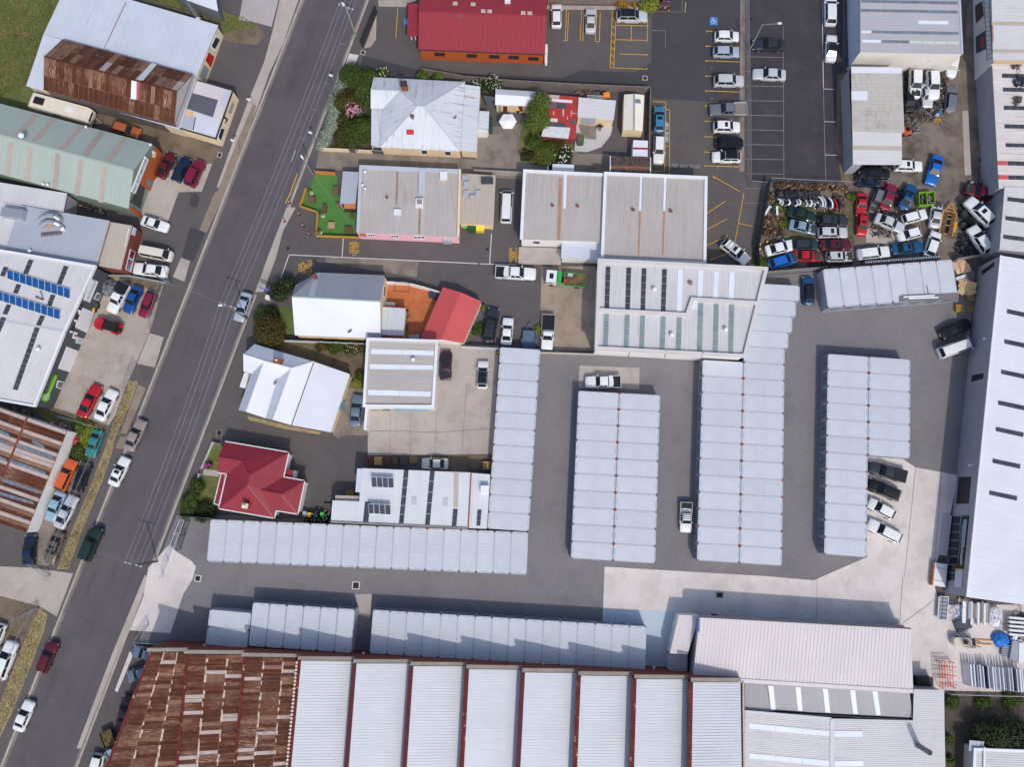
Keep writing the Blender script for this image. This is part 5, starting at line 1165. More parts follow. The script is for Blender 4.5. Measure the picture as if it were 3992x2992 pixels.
for i in range(11):
 a,c=T_[i].copy(),B_l[i].copy(); a2,c2=T_[i+1].copy(),B_l[i+1].copy()
 a2.z=c2.z=LO; a2.x -= .12; c2.x -= .12
 if i ==0:   # leftmost bay is cut by the street frontage: sheets on a slanted left edge
  a.z=c.z=HI-.3
 q=[a,a2,c2,c]
 if i <3:
  dk=MB()
  for u in range(6):
   for v in range(8): dk.face([quadpt(q,u/6,v/8),quadpt(q,(u+1)/6,v/8),quadpt(q,(u+1)/6,(v+1)/8),quadpt(q,u/6,(v+1)/8)],a2-a)
  dk.build('roof_deck',m_rust[2],b.o)
  nv=33; wts=((5,5,.9,.1),(5,5,.8,.9),(6,5,.8,.5))[i]
  b.sheets(q,3,nv,lambda ii,jj,r,w=wts: r.choices(m_rust,w)[0],rng=rs,axis='u',gap=.035)
  lp=MB()
  for u in (1/3,2/3):
   for v in range(nv):
    if rs.random() <.62:
     k0,k1=u+rs.uniform(-.004,.012),u+rs.uniform(.022,.04); f=[quadpt(q,k0,v/nv),quadpt(q,k1,v/nv),quadpt(q,k1,(v+.96)/nv),quadpt(q,k0,(v+.96)/nv)]; f=[p+Vector((0,0,.085)) for p in f]
     lp.face(f if nrm(f).z >0 else list(reversed(f)),a2-a)
  tag(lp.build('lap_strips',M('lap_pale',(200,182,166),.8,mott=.2,ms=2,grain=.2),b.o),kind='stuff')
  if i: b.bar(a+Vector((.2,0,.06)),c+Vector((.2,0,.06)),.4,.12,m_strip,'ridge_cap')
  else: b.bar(a+Vector((.15,0,.06)),c+Vector((.15,0,.06)),.35,.12,m_strip,'ridge_cap')
 else:
  b.roof(q,m_saw,a2-a,.38,rh=.02)
  b.bar(a-Vector((.1,0,-.05)),c-Vector((.1,0,-.05)),.62,.1,m_strip if i in (3,6,8,9,10) else m_strip2,'ridge_flashing')
  if i in (3,):
   for k in range(34): mb=MB(); p=lerp(a,c,(k+.5)/34)+Vector((-.35,0,.12)); mb.box(p,(.3,.32,.03),rs.random()); mb.build('lap_patch',plain('patch_cream',(216,200,184),.8),b.o)
 if i >3:
  mb=MB(); mb.face([Vector((a.x-.08,a.y,LO-.05)),Vector((c.x-.08,c.y,LO-.05)),c+Vector((-.08,0,-.02)),a+Vector((-.08,0,-.02))]); mb.f=[tuple(reversed(f)) for f in mb.f]
  g=mb.build('glazing',plain('saw_glass',(44,54,60),.25,mott=.2),b.o)
  if i >7:
   for k in range(17): mb=MB(); p=lerp(a,c,(k+.5)/17)+Vector((-.13,0,0)); mb.bar(Vector((p.x,p.y,LO+.05)),Vector((p.x,p.y,HI-.1)),.08,.06); mb.build('mullion',m_trimg,g)
fw=MB()
for i in range(11):
 a=T_[i]+Vector((0,.25,0)); c=T_[i+1]+Vector((0,.25,0)); c=Vector((c.x,c.y,LO)); hi=HI+.35
 mb=MB(); d=Vector((0,.35,0))
 aa,cc=Vector((a.x-.15,a.y,0)),Vector((c.x-.16,c.y,0)); at,ct=Vector((aa.x,aa.y,hi)),Vector((cc.x,cc.y,LO+.4))
 mb.face([cc+d,aa+d,at+d,ct+d]); mb.face([aa,cc,ct,at]); mb.face([at,ct,ct+d,at+d]); mb.face([aa+d,aa,at,at+d]); mb.face([cc,cc+d,ct+d,ct])
 mb.build('brick_parapet',m_wbrick,b.o)
 b.bar(at+d/2+Vector((0,0,.06)),ct+d/2+Vector((0,0,.06)),.5,.1,m_conccop,'coping')
lw_=[T_[0].copy(),B_l[0].copy()]; mb=MB(); mb.face([Vector((lw_[0].x,lw_[0].y,-.1)),Vector((lw_[1].x,lw_[1].y,-.1)),lw_[1]-Vector((0,0,.4)),lw_[0]-Vector((0,0,.4))]); mb.f=[tuple(reversed(f)) for f in mb.f]; mb.build('street_wall',m_wbrick,b.o)
for t,x,y in ((30,1763,640),(31,922,710),(32,258,800),(32,1215,835)):   # wall lamps on the brick face
 l_=thing('wall_lamp',{30: 'small white wall lamp nearest the street on the brick parapet',31: 'small white wall lamp on the brick parapet at the container gap'}.get(t,'small white wall lamp on the brick parapet %s'%('above the long container row' if x <800 else 'beside the tall cream building')),'lamp',P(t,x,y,3.6))
 mb=MB(); mb.bar(P(t,x,y,3.6),P(t,x,y,3.6)+Vector((0,.45,.1)),.05); mb.build('arm',m_trimw,l_); mb=MB(); mb.box(P(t,x,y,3.6)+Vector((0,.55,.1)),(.3,.22,.12)); mb.build('head',m_trimw,l_)

q=[P(32,1608,370,4.4),P(33,1235,470,3.9),P(33,1257,1000,3.9),P(32,1552,882,4.4)]
b=Bld('cream_roof_building','long building with pale cream ribbed roof between concrete apron and sawtooth factory','building',q)
b.roof(q,m_rcream,q[3]-q[0],.5,rh=.04); b.walls(q,m_wgrey,inset=.05); b.bar(q[0]+Vector((0,.1,0)),q[1]+Vector((0,.1,0)),.18,.16,plain('gutter_dark',(70,66,74),.5),'gutter'); b.bar(q[3]+Vector((0,-.1,.04)),q[2]+Vector((0,-.1,.04)),.5,.12,m_rcream,'barge_cap')
b.boxp(P(32,1600,432,4.3),(.16,1.9,.3),R(-4),plain('fascia_blue',(84,120,190),.6),'blue_fascia')
q2=PP(32,[(1428,346),(1608,356),(1503,690),(1352,680)],2.9); b.roof(q2,m_rcream,q2[3]-q2[0],.4,rh=.03,name='annex_roof'); b.walls(q2,m_wwhite,inset=.05,name='annex_wall')
q3=PP(32,[(1352,700),(1503,690),(1500,848),(1352,842)],2.3); b.roof(q3,m_wgrey,q3[3]-q3[0],0,name='annex_roof'); b.walls(q3,m_trimw,inset=.02,name='annex_wall')
for x,y in ((1408,338),(1376,460),(1330,652)):
 o=thing('bollard','orange safety bollard %s the annex beside the blue slab'%{338: 'at the top corner of',460: 'halfway along',652: 'at the lower end of'}[y],'bollard',P(32,x,y),0,'orange bollards at the annex'); mb=MB(); mb.cyl(P(32,x,y),P(32,x,y,1.0),.09,n=8); mb.build('post',plain('bollard_orange',(226,140,50),.6),o); mb=MB(); mb.cyl(P(32,x,y,.65),P(32,x,y,.8),.095,n=8); mb.build('band',m_trimw,o)
for t,x,y,w in ((32,1733,352,'middle'),(33,1150,450,'right end')):
 o=thing('hose_reel','red hose reel box at the %s of the cream-roofed building'%w,'hose reel',P(t,x,y)); mb=MB(); mb.box(P(t,x,y,.9),(.7,.4,.7)); mb.build('cabinet',plain('reel_red',(150,24,44),.5),o); mb=MB(); mb.cyl(P(t,x,y,1.25),P(t,x,y,1.3),.2,n=10); mb.build('drum',plain('reel_dark',(110,16,34),.5),o)
qg=[P(33,-10,945,3.9),P(33,1225,1012,3.9),P(33,1252,1235,3.6),P(33,55,1170,3.6)]
b=Bld('grey_link_roof','narrow dark grey roof with white skylight strips below the cream roof','building',qg)
mg=roofmat('roof_mid_grey',(166,164,168),.08); b.roof(qg,mg,qg[3]-qg[0],.25,rh=.03); b.walls(qg,m_wgrey)
for x0,x1 in ((5,30),(240,262),(474,500),(710,738),(902,935)): y0=950+x0*.053; b.strip(qg[:3],33,[(x0,y0),(x1,y0+218),(x1+40,y0+220),(x0+44,y0+3)],1,m_sky4,.06)
qg2=[P(32,1990,1190,4.2),P(33,540,1240,4.2),P(33,530,2100,4.2),P(32,1990,2100,4.2)]
b=Bld('grey_shed','broad light grey ribbed roof with long white skylights at the bottom edge','shed',qg2)
q_l=[P(32,1995,925,3.6),P(33,0,940,3.6),P(33,60,1180,3.6),P(32,1998,1180,3.6)]
qA=[P(32,1998,1178,4.0),P(33,550,1242,4.0),P(33,545,2150,4.0),P(32,2000,2150,4.0)]; qB=[P(33,555,1242,4.0),P(33,1525,1265,4.0),P(33,1545,2150,4.0),P(33,550,2150,4.0)]; qC=[P(33,1262,990,4.1),P(33,1522,996,4.1),P(33,1526,1262,4.1),P(33,1255,1258,4.1)]
b.roof(q_l,mg,q_l[3]-q_l[0],.25,rh=.03); b.roof(qA,m_rlight,qA[1]-qA[0],.25,rh=.03); b.roof(qB,m_rlight,qB[1]-qB[0],.25,rh=.03); b.roof(qC,m_rlight,qC[1]-qC[0],.25,rh=.03)
b.walls([qA[0],qB[1],qB[2],qA[3]],m_wgrey); b.walls(qC,m_wgrey); b.walls(q_l,m_wgrey); b.bar(qB[0]+Vector((0,0,.04)),qB[3]+Vector((0,0,.04)),.5,.12,m_rlight,'ridge_cap'); b.bar(qA[0]+Vector((0,0,.04)),qA[1]+Vector((0,0,.04)),.3,.12,m_rlight,'barge_cap')
b.bar(T_[-1]+Vector((.3,0,-.3)),B_l[-1]+Vector((.3,0,-.3)),.25,.3,M('gutter_sand',(190,180,160),.8),'box_gutter')
for px,n in (([(-160,1280),(530,1348),(530,1394),(-160,1326)],3),([(-160,1540),(532,1605),(532,1652),(-160,1585)],3)): b.strip(qA[:3],33,px,n,m_sky4,.06,gap=.01)
for px in ([(565,1348),(828,1350),(828,1398),(565,1398)],[(568,1606),(834,1606),(834,1652),(568,1655)]): b.strip(qB[:3],33,px,1,m_sky4,.06)
st=thing('flue_stack','tall dark flue stack leaning outwards on the grey shed roof','flue',on(qB[:3],33,1290,1470)); p=on(qB[:3],33,1292,1470); mb=MB(); mb.cyl(p,p+Vector((0,0,3.4)),.36,n=14); mb.build('pipe',plain('stack_grey',(104,112,124),.5,.3),st); mb=MB(); mb.cyl(p+Vector((0,0,3.4)),p+Vector((0,0,3.42)),.33,n=14); mb.build('opening',m_black,st); mb=MB(); mb.cyl(p,p+Vector((0,0,.2)),.5,.38,n=14); mb.build('collar',m_steel,st)
q=PP(33,[(1785,1505),(2500,1530),(2500,2100),(1760,2100)],2.8); b=Bld('corner_house','white house corner with striped roof at the bottom right','house',q); b.roof(q,m_rlight,q[1]-q[0],.3,rh=.04); b.walls(q,m_wwhite,inset=.1); b.parapet([q[3],q[0],q[1]],m_trimw,.35,.3,.15,False)
q2=PP(33,[(1742,1430),(1870,1440),(1850,1530),(1735,1520)],2.6); b.roof(q2,m_rdull,q2[1]-q2[0],0,name='porch_roof')
b.bar(P(33,1870,1490,3.0),P(33,1865,2000,3.0),.25,.1,m_trimw,'gutter')

q=[P(13,2005,545,5.8),P(13,2700,660,5.8),P(33,2700,330,5.8),P(33,1712,192,5.8)]
b=Bld('white_warehouse','large white roofed warehouse along the right edge with grey panel wall','warehouse',q)
b.roof(q,m_rwhite,q[1]-q[0],.76,rh=.02); b.walls(q,m_wgrey,inset=.05); b.bar(q[0]+Vector((.1,0,.05)),q[3]+Vector((.1,0,.05)),.25,.14,m_trimw,'gutter')
for t,x,y in ((13,2065,1008),(13,2042,1268),(13,2014,1530),(23,1988,138),(23,1968,366),(23,1940,640),(23,1912,915)): b.strip(q[:3],t,[(x,y),(x+240,y+50),(x+236,y+88),(x-2,y+36)],5,m_sky2,.07)
pl=b.wallp(q[0],q[3])
b.feat(pl,13,[(1850,680),(1955,600),(1955,640),(1848,712)],'window',m_glass,.05); b.feat(pl,13,[(1765,1580),(1862,1562),(1858,1608),(1758,1635)],'window',m_glass,.05)
d_=b.feat(pl,23,[(1648,798),(1756,796),(1735,1028),(1625,1030)],'loading_doorway',m_black,.02)  # black sheet painted for the dark inside of the open doorway
for i in range(8): y=1138+i*70; x=1592-i*5; b.feat(pl,23,[(x,y),(x+70,y),(x+65,y+62),(x-5,y+62)],'shop_window',m_glass,.05)
sg=b.feat(pl,23,[(1678,1134),(1738,1134),(1690,1595),(1632,1590)],'sign_board',plain('sign_navy',(20,24,34),.5),.12)
n=nrm(pl); n=n if n.dot(Vector((0,0,CAMH))-pl[0]) >0 else-n
TL['W']=(3620,1980,5.183)
lb=b.feat(pl,'W',[(725,248),(790,250),(735,812),(675,806)],'pale_banner',plain('sign_ice',(150,180,206),.6),.13,sg)
for i in range(11): b.feat(pl,'W',[(742-i*4.6,275+i*47),(768-i*4.6,278+i*47),(764-i*4.6,298+i*47),(740-i*4.6,295+i*47)],'banner_mark',plain('sign_navy',(20,24,34),.5),.14,lb)
for i in range(9): b.feat(pl,'W',[(690-i*9,345+i*80),(702-i*9,347+i*80),(694-i*9,405+i*80),(682-i*9,403+i*80)],'small_lettering',plain('ink_ice',(140,150,160),.6),.13,sg)
b.feat(pl,'W',[(672,820),(700,810),(720,880),(700,930),(690,1160),(660,1170),(660,960),(680,900)],'emblem',plain('emblem_greenish',(150,176,160),.6),.135,sg)
b.feat(pl,'W',[(565,1243),(708,1246),(706,1280),(562,1272)],'yellow_band',plain('sign_yellow',(222,188,60),.6),.12); b.feat(pl,'W',[(560,1278),(700,1285),(680,1630),(535,1610)],'poster_board',plain('poster_pale',(186,190,210),.6),.12)
b.boxp(P(23,1770,695,0)*1,(.1,.1,.1),0,m_trimw,'downpipe_shoe')
for k,(t,x,y) in enumerate(((13,1895,1262),(23,1770,697))):
 p=on(pl,t,x,y); l_=thing('wall_lamp',('small white lamp on the grey wall near the white van','small white lamp on the grey wall above the loading door')[k],'lamp',p); mb=MB(); mb.box(p-Vector((.2,0,0)),(.5,.12,.1)); mb.build('arm',m_trimw,l_); mb=MB(); mb.box(p-Vector((.45,0,.05)),(.25,.3,.08)); mb.build('head',m_trimw,l_)
q=[P(13,2050,10,4.8),P(13,2700,30,4.8),P(13,2700,560,4.8),P(13,2000,495,4.8)]
q[0]=P(3,2045,1612,4.8); q[1]=P(3,2700,1612,4.8)
b=Bld('grey_roof_shed','light roofed shed with short dark skylights at the right edge beside the wrecks','shed',q); b.roof(q,m_rlight,q[1]-q[0],.3,rh=.03); b.walls(q,m_wgrey,inset=.05)
for x,y in ((2068,40),(2050,205),(2032,365)): b.strip(q[:3],13,[(x,y),(x+180,y+22),(x+178,y+58),(x-2,y+34)],4,m_sky2,.06)
q1=[P(3,1925,-330,5.2),P(3,2700,-330,5.2),P(3,2700,545,5.2),P(3,1945,540,5.2)]; q2=[P(3,1938,560,4.6),P(3,2700,570,4.6),P(3,2700,1612,4.6),P(3,1995,1625,4.6)]
b=Bld('long_edge_building','long pale roofed building down the right edge with dark roof windows','building',q1)
b.roof(q1,m_rlight,q1[1]-q1[0],.4,rh=.02); b.walls(q1,m_wwhite,inset=.05); m_rw=roofmat('roof_white_weathered',(214,208,204),.1,sc=(150,132,120),sa=.7,st=(.5,.66)); b.roof(q2,m_rw,q2[1]-q2[0],.4,rh=.02); b.walls(q2,m_wgrey,inset=.05)
b.bar(q1[3]+Vector((0,0,.1)),q1[2]+Vector((0,0,.1)),.5,.15,plain('fascia_tan',(206,176,130),.7),'fascia'); b.feat(q1[:3],3,[(1930,185),(2300,190),(2300,222),(1932,218)],'tan_sheet',m_rtan,.04); b.feat(q1[:3],3,[(1945,425),(2300,428),(2300,455),(1945,452)],'tan_sheet',m_rtan,.04); b.feat(q1[:3],3,[(1935,220),(1946,220),(1950,368),(1938,368)],'rust_gutter',M('strip_rust2',(170,130,108)),.05)
for x,y,w in ((2020,635,300),(2028,755,300),(2035,912,300),(2042,1072,300),(2052,1235,300)): b.strip(q2[:3],3,[(x,y),(x+w,y+8),(x+w,y+40),(x,y+34)],5,m_sky2,.06)
for x,y in ((1985,1388),(1992,1510)): b.feat(q2[:3],3,[(x,y),(x+78,y+2),(x+78,y+38),(x,y+36)],'red_sheet',plain('sheet_red',(200,84,88),.7),.06); b.strip(q2[:3],3,[(x+82,y+2),(x+330,y+10),(x+330,y+45),(x+82,y+38)],4,m_sky2,.06)
pl=b.wallp(q1[0],q1[3]); b.feat(pl,3,[(1790,50),(1850,10),(1865,130),(1800,200)],'window',plain('pane_brown',(84,74,72),.4),.05); b.feat(pl,3,[(1795,320),(1880,260),(1885,420),(1800,460)],'opening',m_wdark,.03); b.feat(pl,3,[(1840,330),(1868,318),(1870,400),(1842,420)],'red_banner',plain('banner_red',(170,70,80),.7),.06)
gt=thing('roof_ladder','dark lattice walkway along the wall of the right edge building','walkway',P(3,1890,200))
for sx in (0,46): mb=MB(); mb.bar(P(3,1862+sx,-60,4.9),P(3,1895+sx,520,4.9),.1,.1); mb.build('rail',m_wdark,gt)
for i in range(15): mb=MB(); mb.bar(P(3,1862+i*2.3,-50+i*40,4.95),P(3,1908+i*2.3,-60+i*40,4.95),.1,.08); mb.build('rung',m_wdark,gt)

q=[P(3,800,-330,5.3),P(3,1640,-330,5.3),P(3,1678,462,5.3),P(3,800,445,5.3)]
b=Bld('graffiti_warehouse','tall pale warehouse with graffiti along the base of its left wall','warehouse',q)
b.roof(q,m_rgrey if False else roofmat('roof_lavender_grey',(176,174,182),.06),q[1]-q[0],.25,rh=.03); b.walls(q,plain('wall_ice_blue',(192,200,220),.8),inset=.02)
mb=MB(); e=Vector((0,-.05,0)); w0,w1=q[3]+e,q[2]+e; mb.face([Vector((w0.x,w0.y,-.1)),Vector((w1.x,w1.y,-.1)),w1,w0]); mb.build('stained_end_wall',M('wall_white_stained',(226,222,216),.85,mott=.06,ms=.5,c3=(150,146,138),c3s=.5,c3t=(.6,.72),c3a=.8),b.o)
b.bar(q[1],q[2],.3,.15,m_trimg,'box_gutter')
for px,n,m in (([(805,-2),(1640,12),(1640,38),(805,20)],10,m_sky1),([(805,78),(1640,92),(1640,116),(803,98)],10,m_sky1),([(1290,176),(1565,182),(1565,210),(1290,203)],1,m_sky4),([(900,264),(1648,276),(1648,300),(900,286)],9,m_sky1),([(985,346),(1220,350),(1220,372),(985,367)],3,m_sky1),([(1225,350),(1650,358),(1650,382),(1225,372)],4,plain('skylight_lime',(196,210,190),.4)),([(808,342),(980,345),(980,366),(808,364)],1,m_sky4),([(808,262),(895,264),(895,285),(808,283)],1,m_sky4)): b.strip(q[:3],3,px,n,m,.06)
gp=b.wallp(q[0],q[3]); TL['Q']=(3240,0,5.92)
gm=[plain('spray_%d'%i,c,.7) for i,c in enumerate(((120,26,48),(176,120,180),(196,160,110),(60,150,190),(150,196,222),(30,34,44),(214,150,60),(220,214,214)))]
b.feat(gp,'Q',[(205,-60),(365,-60),(372,500),(385,900),(398,1300),(410,1540),(370,1550),(210,1560)],'graffiti_ground',plain('spray_teal',(36,110,142),.7),.012)
gr_=random.Random(9)
for k in range(46):
 y=gr_.uniform(-40,1540); x=gr_.uniform(215,335); w=gr_.uniform(12,38); h_=gr_.uniform(25,110); sl=gr_.uniform(-20,20)
 b.feat(gp,'Q',[(x-w,y),(x+w*.2,y-h_*.25),(x+w,y+sl),(x+w*.6,y+h_*.6),(x-w*.3+sl,y+h_)],'graffiti_shape',gr_.choice(gm),.02+k*.0006)
q=[P(3,722,572,4.3),P(3,1158,578,4.3),P(3,1180,1140,3.9),P(3,730,1132,3.9)]; q2=[P(3,733,1132,3.7),P(3,1157,1136,3.7),P(3,1160,1420,3.5),P(3,736,1418,3.5)]
b=Bld('wreckers_shed','rust-stained grey lean-to roof beside the wrecked white cars','shed',q); m_ls=roofmat('roof_stained',(186,182,178),.1,sc=(140,104,76),sa=.8,st=(.5,.64),ss=(.5,1.6,1)); b.roof(q,m_ls,q[1]-q[0],.3,rh=.03); b.roof(q2,m_rlight,q2[1]-q2[0],.3,rh=.03)
b.feat(q[:3],3,[(722,578),(1158,582),(1158,630),(722,628)],'new_sheet',m_rwhite,.05); b.feat(q[:3],3,[(722,785),(860,786),(862,864),(724,862)],'new_sheet',m_rwhite,.05); b.feat(q2[:3],3,[(738,1255),(1158,1260),(1158,1296),(738,1292)],'old_sheet',m_rtan,.045)
b.walls([q[0],lerp(q[0],q[1],.2),lerp(q2[3],q2[2],.2),q2[3]],m_wgrey,inset=.02,zt=3.5)
for p in (q[1],q[2],q2[2]): b.boxp((p.x-.2,p.y+.1,0),(.15,.15,p.z-.1),0,m_steel,'post')
# ================================================================ VEHICLES
m_cglass=plain('car_glass',(30,38,42),.12,mott=.15,spec=.3)
m_tyre=plain('tyre_rubber',(28,28,30),.85)
m_rim=plain('wheel_alloy',(160,164,170),.35,.6)
m_hl=plain('headlight_lens',(210,216,222),.15)
m_tl=plain('taillight_red',(150,18,24),.25)
m_trimb=plain('trim_black',(24,25,28),.45)
m_engine=M('engine_bay',(52,50,50),.6,mott=.5,ms=3,grain=.3,gs=9,c2=(120,118,116),c2s=5,c2t=(.58,.64))
m_plate=plain('number_plate',(222,222,216),.5)
CT={  # L W hood belt roof boot | windscreen base, roof front, roof rear, rear-window base
 'sedan': (4.7,1.80,.90,.94,1.44,.98,.19,.05,-.20,-.35),
 'coupe': (4.45,1.76,.84,.88,1.32,.92,.17,.03,-.16,-.34),
 'hatch': (4.15,1.74,.94,.98,1.47,.98,.23,.07,-.35,-.46),
 'wagon': (4.75,1.80,.92,.96,1.47,.96,.19,.06,-.40,-.475),
 'suv': (4.6,1.86,1.04,1.08,1.68,1.08,.21,.07,-.38,-.47),
 'offroad': (4.7,1.84,1.08,1.12,1.84,1.12,.17,.09,-.43,-.48),
 'van': (4.8,1.78,1.02,1.14,1.95,1.14,.43,.30,-.465,-.49),
 'ute': (5.2,1.86,1.04,1.08,1.74,.80,.20,.09,-.12,-.155),
 'tray': (5.1,1.82,1.02,1.06,1.70,.70,.22,.12,.0,-.03)}
def loft_body(L,W,hood,belt,boot,wb,rb,typ):
 hw=W/2; st=[]
 boxy=typ in ('van','offroad','tray')
 for f,s,dz in ((-.5,.80,-.30),(-.49,.90,-.12),(-.465,.955,-.04),(-.40,.985,0),(-.30,1,0),(-.15,1,0),(0,1,0),(.15,1,0),(.28,.995,0),(.38,.98,-.01),(.44,.95,-.04),(.475,.88,-.10),(.493,.78,-.2),(.5,.66,-.34)):
  if boxy: s=1-(1-s)*.55
  if f >wb: zt=belt+(hood-.10-belt)*min(1,(f-wb)/(.5-wb))** 1.3+(hood-belt)*.2
  elif f <rb: zt=boot
  else: zt=belt
  zt += dz*(.9 if f >0 else .8)
  st.append((f*L,hw*s,zt))
 mb=MB(); rings=[]
 for x,w,zt in st:
  zt=max(zt,.5)
  half=[(w*.84,.20),(w*.97,.30),(w,.30+(zt-.3)*.45),(w*.975,.30+(zt-.3)*.78),(w*.91,zt-.035),(w*.80,zt),(w*.4,zt+.022),(0,zt+.03)]
  ring=[(x,y,z) for y,z in half]+[(x,-y,z) for y,z in reversed(half[:-1])]
  rings.append(ring)
 n=len(rings[0])
 for A,B in zip(rings[:-1],rings[1:]):
  for i in range(n-1): mb.face([A[i],B[i],B[i+1],A[i+1]])
  mb.face([A[n-1],B[n-1],B[0],A[0]])
 mb.face(rings[0]); mb.face(list(reversed(rings[-1])))
 return mb
def cabin(L,W,belt,roof,wb,rf,rr,rb):
 hw=W/2; b=.86*hw; r=.68*hw
 secs=[(rb*L,b,belt,None),(rr*L,r,roof-.03,0),((rr+(rf-rr)*.3)*L,r*1.03,roof+.01,0),((rr+(rf-rr)*.7)*L,r*1.03,roof+.01,0),(rf*L,r,roof-.03,0),(wb*L,b,belt,None)]
 mb=MB(); base=[(s[0],b*1.02,belt-.05) for s in secs]
 pts=[]
 for x,w,z,k in secs:
  pts.append([(x,w,z),(x,w*.5,z+(.03 if k ==0 else .012)),(x,-w*.5,z+(.03 if k ==0 else .012)),(x,-w,z)])
 for A,B in zip(pts[:-1],pts[1:]):
  for i in range(3): mb.face([A[i],B[i],B[i+1],A[i+1]])
 for sy,k in ((1,0),(-1,3)):
  top=[p[k] for p in pts]
  xs=[top[0][0]]+[top[i][0] for i in range(1,5)]+[top[5][0]]
  bot=[(top[0][0]+(top[5][0]-top[0][0])*t,sy*b,belt-.05) for t in (0,.18,.4,.6,.82,1)]
  for i in range(5):
   f=[bot[i],bot[i+1],top[i+1],top[i]]
   mb.face(f if sy >0 else list(reversed(f)))
 mb.f=[tuple(reversed(f)) for f in mb.f]
 return mb,pts,b,r
def inset_panel(q,k=.86,out=.012,kz=None):
 q=[Vector(p) for p in q]; c=sum(q,Vector())/len(q); n=nrm(q); kz=kz or k
 mb=MB(); f=[c+(p-c)*k+n*out for p in q]; bk=[p-n*(out+.02) for p in f]
 mb.face(f)
 for i in range(len(f)): j=(i+1)%len(f); mb.face([bk[i],bk[j],f[j],f[i]])
 return mb
CARM={}
def car_meshes(typ):
 if typ in CARM: return CARM[typ]
 L,W,hood,belt,roof,boot,wb,rf,rr,rb=CT[typ]; d={}; hw=W/2
 bm_=loft_body(L,W,hood,belt,boot,wb,rb,typ); me=bm_.mesh('body')
 b2=bmesh.new(); b2.from_mesh(me); bmesh.ops.remove_doubles(b2,verts=b2.verts,dist=.001); bmesh.ops.recalc_face_normals(b2,faces=b2.faces); b2.to_mesh(me); b2.free(); me.polygons.foreach_set('use_smooth',[True]*len(me.polygons)); me.set_sharp_from_angle(angle=R(40)); d['body']=me
 cb,pts,b,r=cabin(L,W,belt,roof,wb,rf,rr,rb); me=cb.mesh('cabin')
 b2=bmesh.new(); b2.from_mesh(me); bmesh.ops.remove_doubles(b2,verts=b2.verts,dist=.001); bmesh.ops.recalc_face_normals(b2,faces=b2.faces); b2.to_mesh(me); b2.free(); me.polygons.foreach_set('use_smooth',[True]*len(me.polygons)); me.set_sharp_from_angle(angle=R(30)); d['cabin']=me
 def facing(q,want):
  q=[Vector(p) for p in q]; return q if nrm(q).dot(Vector(want)) >0 else list(reversed(q))
 d['windscreen']=inset_panel(facing([pts[5][0],pts[5][3],pts[4][3],pts[4][0]],(1,0,1)),.93,.045).mesh('windscreen')
 d['rear_window']=inset_panel(facing([pts[0][0],pts[0][3],pts[1][3],pts[1][0]],(-1,0,1)),.9,.045).mesh('rear_window')
 xm=((rb+wb)/2*.4+(rf+rr)/2*.6)*L
 for sy,k in ((1,'l'),(-1,'r')):
  zt,zb=roof-.1,belt+.04
  def yy(z): return sy*(b+(r-b)*(z-belt+.05)/(roof-belt+.02))
  def X(x0,x1,z): return x0+(x1-x0)*(z-belt)/(roof-belt)
  f_=[(xm+.04,yy(zb),zb),(X(wb*L,rf*L,zb)-.22,yy(zb),zb),(X(wb*L,rf*L,zt)-.12,yy(zt),zt),(xm+.04,yy(zt),zt)]
  d['side_front_'+k]=inset_panel(facing(f_,(0,sy,.2)),.98,.05).mesh('side_window')
  g_2=[(X(rb*L,rr*L,zb)+.25,yy(zb),zb),(xm-.04,yy(zb),zb),(xm-.04,yy(zt),zt),(X(rb*L,rr*L,zt)+.14,yy(zt),zt)]
  d['side_rear_'+k]=inset_panel(facing(g_2,(0,sy,.2)),.98,.05).mesh('side_window')
 w=MB(); w.cyl((0,-.11,0),(0,.11,0),.33,n=14); d['wheel']=w.mesh('wheel')
 w=MB(); w.cyl((0,.111,0),(0,.13,0),.20,n=10); d['rim']=w.mesh('rim')
 w=MB(); w.box((0,0,0),(.16,.34,.12)); d['lamp']=w.mesh('headlight')
 w=MB(); w.box((0,0,0),(.10,.28,.16)); d['tail']=w.mesh('taillight')
 w=MB(); w.box((0,0,0),(.12,.2,.13)); d['mirror']=w.mesh('mirror')
 w=MB(); w.box((0,0,0),(.03,.42,.12)); d['plate']=w.mesh('number_plate')
 w=MB(); w.box((0,0,0),(.5,.78,.012)); d['sunroof']=w.mesh('sunroof')
 w=MB(); up=Vector((0,0,.012))
 for A,B in zip(pts[1:4],pts[2:5]):
  for i in range(3): w.face([Vector(A[i])+up,Vector(A[i+1])+up,Vector(B[i+1])+up,Vector(B[i])+up])
 if nrm([w.v[k] for k in w.f[0]]).z <0: w.f=[tuple(reversed(f)) for f in w.f]
 d['roofcap']=w.mesh('roof_panel')
 w=MB(); x0,x1=(wb+.02)*L,.47*L; zz=hood-.02
 w.box(((x0+x1)/2,0,zz),(x1-x0,W*.74,.06)); d['bay']=w.mesh('engine_bay')
 w=MB(); rg=random.Random(4)
 for i in range(9): w.box((rg.uniform(x0+.1,x1-.1),rg.uniform(-.5,.5),zz+.05),(rg.uniform(.1,.35),rg.uniform(.1,.3),.1),rg.random())
 d['engine']=w.mesh('engine_parts')
 w=MB(); xa,xb=-.495*L,(rb-.012)*L; zb,zt=boot-.02,boot+.38; t=.06; c=(xa+xb)/2
 for sy in (-1,1): w.box((c,sy*(hw-.05),(zb+zt)/2),(xb-xa,t,zt-zb))
 w.box((xa+.03,0,(zb+zt)/2),(t,W-.2,zt-zb)); w.box((xb-.03,0,(zb+zt)/2),(t,W-.2,zt-zb))
 d['tub']=w.mesh('tub'); w=MB(); w.box((c,0,zb+.04),(xb-xa-.1,W-.16,.04)); d['tubfloor']=w.mesh('tub_floor')
